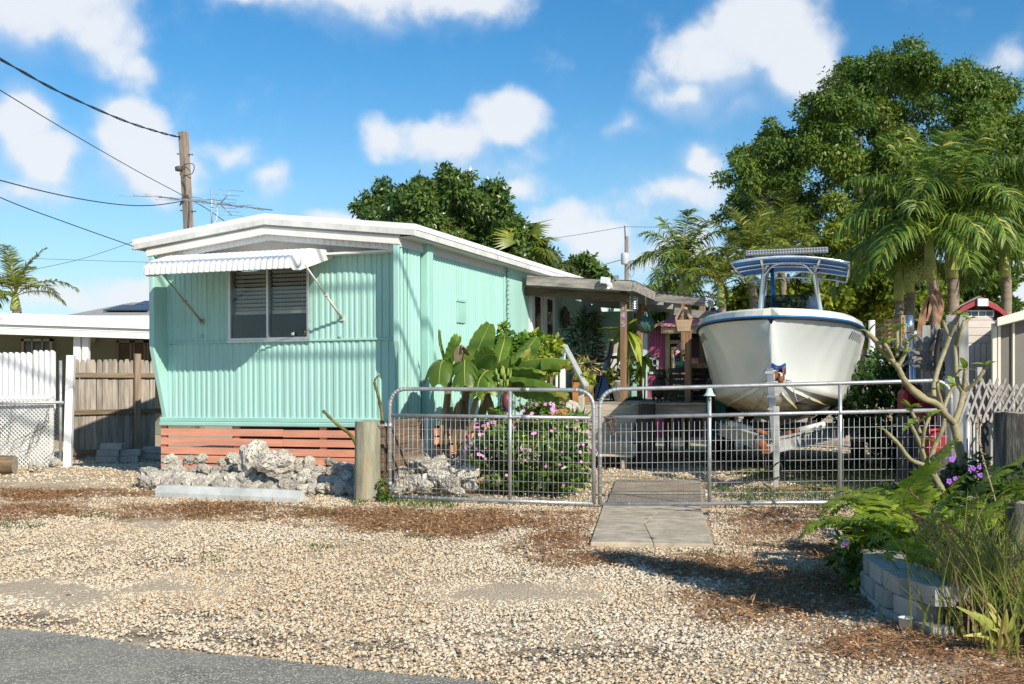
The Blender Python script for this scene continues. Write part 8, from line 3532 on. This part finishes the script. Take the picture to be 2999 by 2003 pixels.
fb = shrub('flowering_shrub', 'rounded green shrub covered with pink flowers behind the short gate', FB, 9000, .075, .034, ixm, clump=900, cs=.07, shell=.6, stems=6)
pinkf = mat('pink_petal', (.70, .30, .58), .6, .12, 20.0, rand=.15)
eyem = mat('flower_eye', (.65, .12, .30), .6)


def flower_mesh(name, r, mt, mt2):
 mb = MB()
 for k in range(5):
  a = k * 2 * math.pi / 5
  d, s = Vector((math.cos(a), math.sin(a), 0)), Vector((-math.sin(a), math.cos(a), 0))
  mb.add([d * r * .1, d * r * .65 + s * r * .42 + Vector((0, 0, r * .12)), d * r + s * r * .15 + Vector((0, 0, r * .05)), d * r - s * r * .2 + Vector((0, 0, r * .05)), d * r * .6 - s * r * .42 + Vector((0, 0, r * .1))], [(0, 4, 3, 2, 1)])
 mb.lathe([(r * .16, .002), (r * .1, r * .08), (0, r * .09)], (0, 0, r * .02), 8, mi=1)
 return mb.mesh(name, [mt, mt2])


fme = flower_mesh('flower', .022, pinkf, eyem)
sun_side = Vector((.45, -.75, .45)).normalized()
placed = 0
tries = 0
while placed < 115 and tries < 4000:
 tries += 1
 l = R3.choice(FB)
 d = Vector((R3.gauss(0, 1), R3.gauss(-.7, .7), R3.gauss(.3, .7))).normalized()
 p = Vector((l[0] + d.x * l[3] * 1.02, l[1] + d.y * l[4] * 1.02, l[2] + d.z * l[5] * 1.02))
 if any(((p.x - q[0]) / q[3]) ** 2 + ((p.y - q[1]) / q[4]) ** 2 + ((p.z - q[2]) / q[5]) ** 2 < .96 for q in FB if q is not l) or p.z < .08:
  continue
 nd = (d + Vector((0, -.5, .4)) + Vector((R3.gauss(0, .3), R3.gauss(0, .3), R3.gauss(0, .3)))).normalized()
 link('flower', fme, fb, p - fb.location + d * .02, nd.to_track_quat('Z', 'Y').to_euler(), R3.uniform(.7, 1.05))
 placed += 1
shrub('spiky_plant', 'small spiky green plant between the flowering shrub and the steps', wl([(1672, 1255, 30), (1690, 1240, 20)], 13.5), 260, .2, .018, midleaf, 'plant')
shrub('post_weed', 'leafy green weed at the foot of the thick timber post', wl([(1125, 1440, 13), (1120, 1410, 10), (1130, 1462, 12), (1145, 1465, 10)], 11.55, .03), 150, .05, .03, midleaf, 'plant', stems=2)
shrub('bed_weed', 'dark low weeds under the driftwood by the right fence', wl([(2600, 1300, 60), (2660, 1330, 60), (2580, 1250, 60), (2540, 1120, 70), (2600, 1060, 60), (2500, 1200, 60), (2620, 1150, 60)], 15.5, .4), 4200, .09, .045, dkleaf, 'plant')

# ---- fern bed
fern = leaf_mat('fern_leaflet', (.09, .18, .012), (.44, .52, .05), (.66, .62, .09), .2, trans=.5, rough=.45)


def fern_mesh(name, L, e0, curl, seed):
 r = np.random.default_rng(seed)
 n = 16
 pts, p = [np.zeros(3)], np.zeros(3)
 tn = []
 for i in range(n):
  a = e0 - curl * (i / n)
  t = np.array([math.cos(a), 0, math.sin(a)])
  tn.append(t)
  p = p + t * L / n
  pts.append(p)
 V, Fq, T = [], [], []
 m = 19
 for k in range(m):
  s = .12 + .88 * k / m
  f = s * n
  i = min(int(f), n - 1)
  c = pts[i] + (pts[i + 1] - pts[i]) * (f - i)
  t = tn[i]
  up_ = np.array([-t[2], 0, t[0]])
  ll = L * .19 * (math.sin(math.pi * min(.97, .22 + .78 * s)) ** .8)
  ww = L * .028
  for sg in (-1, 1):
   d = np.array([0, sg, 0]) + t * .35 + up_ * r.uniform(-.25, .15)
   d /= np.linalg.norm(d)
   b = len(V)
   V += [c - t * ww * .6, c + t * ww * .6, c + d * ll * .55 + t * ww * 1.1 + up_ * .004, c + d * ll * .55 - t * ww * .8 + up_ * .004, c + d * ll + t * ww * .8 - up_ * ll * .1]
   Fq += [(b, b + 1, b + 2, b + 3), (b + 3, b + 2, b + 4, b + 4)]
   T += [float(np.clip(r.normal(.5, .15), 0, 1))] * 5
 b = len(V)
 for i in range(n + 1):
  w_ = .004 * (1 - i / n) + .001
  V += [pts[i] + np.array([0, w_, 0]), pts[i] - np.array([0, w_, 0])]
  T += [.15, .15]
 for i in range(n):
  Fq.append((b + 2 * i, b + 2 * i + 1, b + 2 * i + 3, b + 2 * i + 2))
 tri = []
 for q in Fq:
  tri.append((q[0], q[1], q[2]))
  if q[3] != q[2]:
   tri.append((q[0], q[2], q[3]))
 return np_mesh(name, np.array(V), 3, np.array(tri).ravel(), mt_f, np.array(T))


mt_f = fern
FE = [fern_mesh('frond', .66, e, c, k) for k, (e, c) in enumerate(((1.4, .9), (1.2, 1.5), (1.0, 1.7), (.65, 1.6), (1.25, 2.2)))]
FG = 'ferns in the planter bed'
fr_spots = [(2560, 1600, 7.2, 13, .85, 'leftmost fern arching over the end of the planter wall'), (2640, 1575, 7.6, 15, 1.15, 'tall bright fern in the middle of the bed before the gate end'), (2760, 1560, 7.8, 14, 1.1, 'fern at the foot of the plumeria trunks'),
   (2880, 1570, 7.7, 14, 1.1, 'fern beside the thick old pile'), (2690, 1690, 6.7, 14, 1.0, 'fern hanging over the retaining blocks'), (2830, 1700, 6.7, 13, 1.0, 'fern behind the long grass clump'), (2600, 1660, 6.9, 11, .85, 'small dark fern behind the retaining blocks'), (2960, 1640, 7.2, 10, 1.0, 'fern at the right edge behind the stump'), (2668, 1735, 5.98, 9, .75, 'small fern drooping down the face of the retaining blocks')]
for i, (u, v, Y, n, s, lab) in enumerate(fr_spots):
 c = Vector((X_(u, Y), Y, .18 if i < 8 else .27))
 root = empty('fern', lab, 'fern', c, group=FG)
 rr = random.Random(50 + i)
 for k in range(int(n * .75)):
  link('frond', FE[k % 5], root, (rr.uniform(-.06, .06), rr.uniform(-.06, .06), rr.uniform(-.02, .04)), (rr.uniform(-.25, .25), rr.uniform(-.2, .2), k * 2.4 + rr.uniform(-.4, .4)), s * rr.uniform(.75, 1.15))
def G6(u, v, Y, r, rz):
 return (X_(u, Y), Y, Z_(v, Y), r, r, rz)


under_m = leaf_mat('bed_leaf', (.015, .045, .008), (.09, .16, .02), trans=.3)
shrub('bed_shrub', 'dark leafy undergrowth between the ferns', [G6(2640, 1600, 7.2, .38, .2), G6(2780, 1560, 7.6, .42, .26), G6(2900, 1560, 7.5, .4, .28), G6(2820, 1660, 6.9, .35, .22), G6(2560, 1590, 7.1, .16, .14), G6(2960, 1480, 8.0, .4, .3), G6(2680, 1480, 8.6, .4, .18)], 5200, .085, .034, under_m, 'plant', shell=.2, group=None)
# periwinkle sprig with one pink flower at the left of the bed, purple flowers at the back
sp_r = shrub('periwinkle', 'dark periwinkle with one pink flower at the left end of the planter', [G6(2490, 1620, 6.9, .12, .14), G6(2530, 1660, 6.7, .14, .16)], 300, .07, .035, ixm, 'plant', shell=.1)
link('flower', fme, sp_r, P(2478, 1588, 6.7) - sp_r.location, (1.1, .2, 0), 1.1)
link('flower', fme, sp_r, P(2468, 1596, 6.7) - sp_r.location, (1.4, -.5, 0), .8)
purp = flower_mesh('flower', .028, mat('purple_petal', (.30, .07, .55), .6, .15), mat('purple_eye', (.12, .02, .2), .6))
pet = shrub('petunia', 'purple flowering plant between the plumeria and the old pile', [G6(2860, 1390, 8.9, .16, .2), G6(2810, 1400, 9.0, .14, .16)], 380, .06, .035, under_m, 'plant', shell=.1)
for (u, v) in ((2850, 1372), (2868, 1368), (2858, 1390), (2872, 1392), (2788, 1345), (2798, 1402), (2908, 1380), (2842, 1376), (2780, 1410)):
 link('flower', purp, pet, P(u, v, 8.65) - pet.location, (R3.uniform(.7, 1.4), R3.uniform(-.4, .4), 0), R3.uniform(.7, 1.0))

# ---- plumeria: pruned stubby branches, drawn as polylines of photo pixels
plm = mat('plumeria_bark', (.33, .285, .155), .75, .2, 5.0, .5, 40.0, second=(.20, .165, .09), sec_scale=5.0)
plf = leaf_mat('plumeria_leaf', (.10, .20, .02), (.36, .46, .07), trans=.4)


def zp(x, y, Y):
 return P(2450 + x / 2.4117, 850 + y / 2.4117, Y)


def plumeria(label, base, branches, leaves):
 root = empty('plumeria', label, 'tree', base)
 for k, (pts, r0, r1) in enumerate(branches):
  sp = spline([zp(*p) - root.location for p in pts], 5)
  rs = [a * (1 + .07 * math.sin(i * 2.4)) for i, a in enumerate(np.linspace(r0, r1, len(sp)))]
  mb = MB()
  mb.tube(sp, rs, 9)
  e, d = sp[-1], (sp[-1] - sp[-2]).normalized()
  mb.tube([e, e + d * r1 * .8, e + d * r1 * 1.3], [r1 * 1.05, r1 * .8, r1 * .2], 9)
  mb.build('trunk' if k == 0 else 'branch', plm, root)
 for k, (x, y, Y, n) in enumerate(leaves):
  for i in range(n):
   me = PLL[(k + i) % 3]
   link('leaf', me, root, zp(x, y, Y) - root.location, (R3.uniform(-.3, .3), R3.uniform(-.5, .3), i * 2.2 + k), R3.uniform(.7, 1.2))
 return root


PLL = [strap_mesh('leaf', .12, .045, .7 - .3 * k, .5, plf, tint=.6, seed=60 + k) for k in range(3)]
Yq1, Yq2 = 9.1, 8.8
b1 = zp(905, 1430, Yq1)
b1.z = .1
plumeria('taller plumeria with bare pruned branches at the right end of the gate', b1,
         [([(910, 1560, Yq1), (903, 1430, Yq1), (890, 1250, Yq1), (860, 1080, Yq1), (828, 940, Yq1)], .042, .034),
          ([(828, 940, Yq1), (770, 880, 9.0), (710, 805, 8.95), (600, 760, 8.9), (530, 700, 8.85), (470, 620, 8.8), (430, 540, 8.8), (340, 440, 8.75), (270, 350, 8.7), (225, 305, 8.7)], .030, .019),
          ([(690, 800, 8.95), (600, 735, 8.98), (500, 655, 8.98), (455, 580, 8.95)], .018, .014), ([(435, 540, 8.8), (480, 450, 8.78), (500, 375, 8.75)], .019, .015),
          ([(400, 500, 8.8), (365, 420, 8.7), (340, 380, 8.7)], .018, .015), ([(430, 470, 8.8), (430, 380, 8.85), (425, 285, 8.85)], .016, .014),
          ([(690, 790, 8.95), (685, 690, 9.0), (715, 560, 9.05), (765, 420, 9.1), (800, 325, 9.1)], .021, .019), ([(800, 325, 9.1), (770, 270, 9.1), (755, 225, 9.1)], .017, .014), ([(800, 325, 9.1), (840, 240, 9.05), (862, 175, 9.05)], .018, .015),
          ([(745, 820, 9.0), (718, 720, 8.9), (712, 660, 8.9)], .017, .013), ([(755, 840, 9.0), (790, 745, 9.1), (828, 672, 9.1)], .017, .013),
          ([(828, 940, Yq1), (872, 830, 9.15), (895, 715, 9.2)], .027, .023), ([(890, 720, 9.2), (852, 640, 9.2), (842, 500, 9.25), (836, 360, 9.25), (880, 265, 9.25), (928, 205, 9.25)], .02, .016),
          ([(895, 715, 9.2), (960, 670, 9.15), (1020, 600, 9.1), (1062, 535, 9.1)], .018, .015), ([(893, 712, 9.2), (908, 560, 9.1)], .016, .014), ([(845, 400, 9.25), (870, 330, 9.2), (900, 220, 9.2)], .016, .013)],
         [(225, 300, 8.7, 2), (500, 370, 8.75, 4), (340, 375, 8.7, 5), (425, 280, 8.85, 4), (755, 222, 9.1, 2), (862, 172, 9.05, 7), (928, 203, 9.25, 5), (1062, 532, 9.1, 5), (908, 556, 9.1, 5), (712, 655, 8.9, 3), (830, 668, 9.1, 4), (480, 440, 8.78, 3)])
b2 = zp(760, 1450, Yq2)
b2.z = .1
plumeria('shorter plumeria with stubby branches before the long gate', b2,
         [([(775, 1580, Yq2), (755, 1450, Yq2), (715, 1360, Yq2), (660, 1270, Yq2), (620, 1235, Yq2)], .033, .027),
          ([(620, 1235, Yq2), (520, 1195, 8.7), (440, 1090, 8.65), (355, 1005, 8.6)], .02, .015), ([(640, 1250, Yq2), (590, 1090, 8.75), (530, 960, 8.7)], .019, .015),
          ([(625, 1235, Yq2), (600, 1150, 8.8), (595, 1060, 8.8)], .017, .013), ([(650, 1250, Yq2), (690, 1110, 8.85), (740, 1000, 8.85), (760, 925, 8.85)], .022, .018),
          ([(605, 1110, 8.75), (622, 980, 8.7), (655, 900, 8.7)], .016, .013), ([(590, 1010, 8.8), (560, 920, 8.8), (520, 840, 8.8)], .016, .013)],
         [(355, 1000, 8.6, 2), (530, 955, 8.7, 6), (655, 895, 8.7, 6), (520, 835, 8.8, 7), (600, 1050, 8.8, 2)])

# ---- long grass, aloe and dry stalk at the right corner
longg = leaf_mat('long_grass', (.10, .16, .02), (.46, .50, .10), (.42, .30, .14), .3, trans=.35)
c = Vector((X_(2885, 5.6), 5.6, .0))
root = empty('grass_clump', 'long green and straw coloured grass clump in the right corner', 'grass clump', c)
V, Fq, T = [], [], []
for k in range(900):
 x, y = NR.normal() * .15 + .08, NR.normal() * .24
 L = NR.uniform(.25, .70)
 a = NR.uniform(0, 6.28)
 ln = NR.uniform(.15, .9)
 w_ = NR.uniform(.003, .0075)
 t = NR.random()
 b = len(V)
 for i in range(6):
  f = i / 5
  px_ = x + math.cos(a) * L * ln * f ** 1.7
  py_ = y + math.sin(a) * L * ln * f ** 1.7
  pz_ = L * (f - .28 * ln * f ** 2.2)
  s_ = w_ * (1 - .85 * f)
  V += [(px_ - s_ * .9, py_ + s_ * .3, pz_), (px_ + s_ * .9, py_ - s_ * .3, pz_)]
  T += [t, t]
 for i in range(5):
  Fq.append((b + 2 * i, b + 2 * i + 1, b + 2 * i + 3, b + 2 * i + 2))
link('blades', np_mesh('blades', np.array(V), 4, np.array(Fq).ravel(), longg, np.array(T)), root)['kind'] = 'stuff'
sd_m = mat('seed_stalk', (.26, .14, .08), .8, .2)
for k in range(16):
 a, ln, L = R3.uniform(2.0, 5.0), R3.uniform(.2, .8), R3.uniform(.5, .85)
 x, y = R3.uniform(-.2, .15), R3.uniform(-.15, .2)
 pts = spline([(x, y, 0), (x + math.cos(a) * L * ln * .3, y + math.sin(a) * L * ln * .2, L * .6), (x + math.cos(a) * L * ln, y + math.sin(a) * L * ln * .6, L * (1 - .2 * ln))], 4)
 mb = MB()
 mb.tube(pts, .0022, 4)
 for q in pts[-4:]:
  for j in range(3):
   mb.tube([q, q + Vector((R3.uniform(-.02, .02), R3.uniform(-.02, .02), R3.uniform(0, .025)))], [.003, .001], 4)
 mb.build('seed_stalk', sd_m, root)
alm = leaf_mat('aloe_leaf', (.16, .22, .05), (.45, .46, .10), (.55, .50, .14), .3, trans=.2, rough=.5)
c = P(2935, 1905, 5.2)
root = empty('aloe', 'pale yellow green aloe with thick pointed leaves in the right corner', 'plant', (c.x, c.y, .02))
for k, (u, v) in enumerate(((2800, 1775), (2850, 1790), (2895, 1790), (2940, 1770), (2975, 1790), (2820, 1860), (2990, 1830), (2905, 1840), (2890, 1760))):
 e = P(u, v, 5.05 + .05 * (k % 3)) - root.location
 mid = e * .5 + Vector((0, -.02, .03))
 sp = spline([(0, 0, 0), mid, e], 5)
 ws = np.linspace(.024, .003, len(sp))
 rows = []
 for p, w_ in zip(sp, ws):
  sv = Vector((e.z, 0, -e.x)).normalized()
  rows.append([p - sv * w_ + Vector((0, -.01, 0)), p + Vector((0, .006, 0)), p + sv * w_ + Vector((0, -.01, 0)), p + Vector((0, -w_ * .9 + .0, 0)), p - sv * w_ + Vector((0, -.01, 0))])
 mb = MB()
 mb.grid(rows)
 o = mb.build('leaf', alm, root)
 a = o.data.attributes.new('tint', 'FLOAT', 'POINT')
 a.data.foreach_set('value', [min(1, .35 + .1 * (i % 5) + .1 * (k % 3)) for i in range(len(mb.v))])
mb = MB()
sp = spline([P(2862, 1195, 7.6), P(2868, 1290, 7.5), P(2880, 1345, 7.4), P(2905, 1430, 7.3), P(2930, 1510, 7.2), P(3010, 1700, 7.0)], 8)
mb.tube(sp, [.004 + .003 * i / len(sp) for i in range(len(sp))], 6)
for i in range(2, 22):
 q = sp[i]
 for j in range(2):
  mb.tube([q, q + Vector((R3.uniform(-.02, .02), R3.uniform(-.02, .02), R3.uniform(-.015, .02)))], [.006, .002], 5)
tag(mb.build('dry_stalk', mat('dry_stalk', (.34, .25, .16), .9, .25)), 'tall dry bent flower stalk in front of the thick old pile', 'plant')
# slim street tree standing just right of the picture; its shadow falls across the gravel
tree('street_tree', 'slim leafy tree beside the road, just right of the planter', None, [(3.5, 3.75, 2.15, .3, .28, .3), (3.7, 3.65, 2.5, .28, .3, .35), (3.6, 3.75, 2.9, .25, .25, .3), (3.55, 3.8, 3.2, .16, .2, .25)], 5500, .11, .06, bigm, 12, .5, (3.6, 3.7, 0), .05, 3)
tree('far_tree', 'broad green tree standing far right beyond the screened house', 'background trees', [(22, 38, 4, 3, 3, 3), (26, 40, 5, 3.5, 3, 3.2), (30, 39, 3.6, 3, 3, 3)], 12000, .3, .14, bigm, 16, .4, (26, 40, 0), .3, 4)
shrub('low_hedge', 'low leafy hedge along the outer side of the fern bed', [(3.75, 5.5, .16, .4, .4, .22), (4.25, 6.6, .2, .45, .6, .26), (4.6, 7.9, .25, .5, .7, .3), (4.95, 9.2, .25, .45, .7, .3)], 4200, .075, .035, under_m, 'hedge', shell=.3)
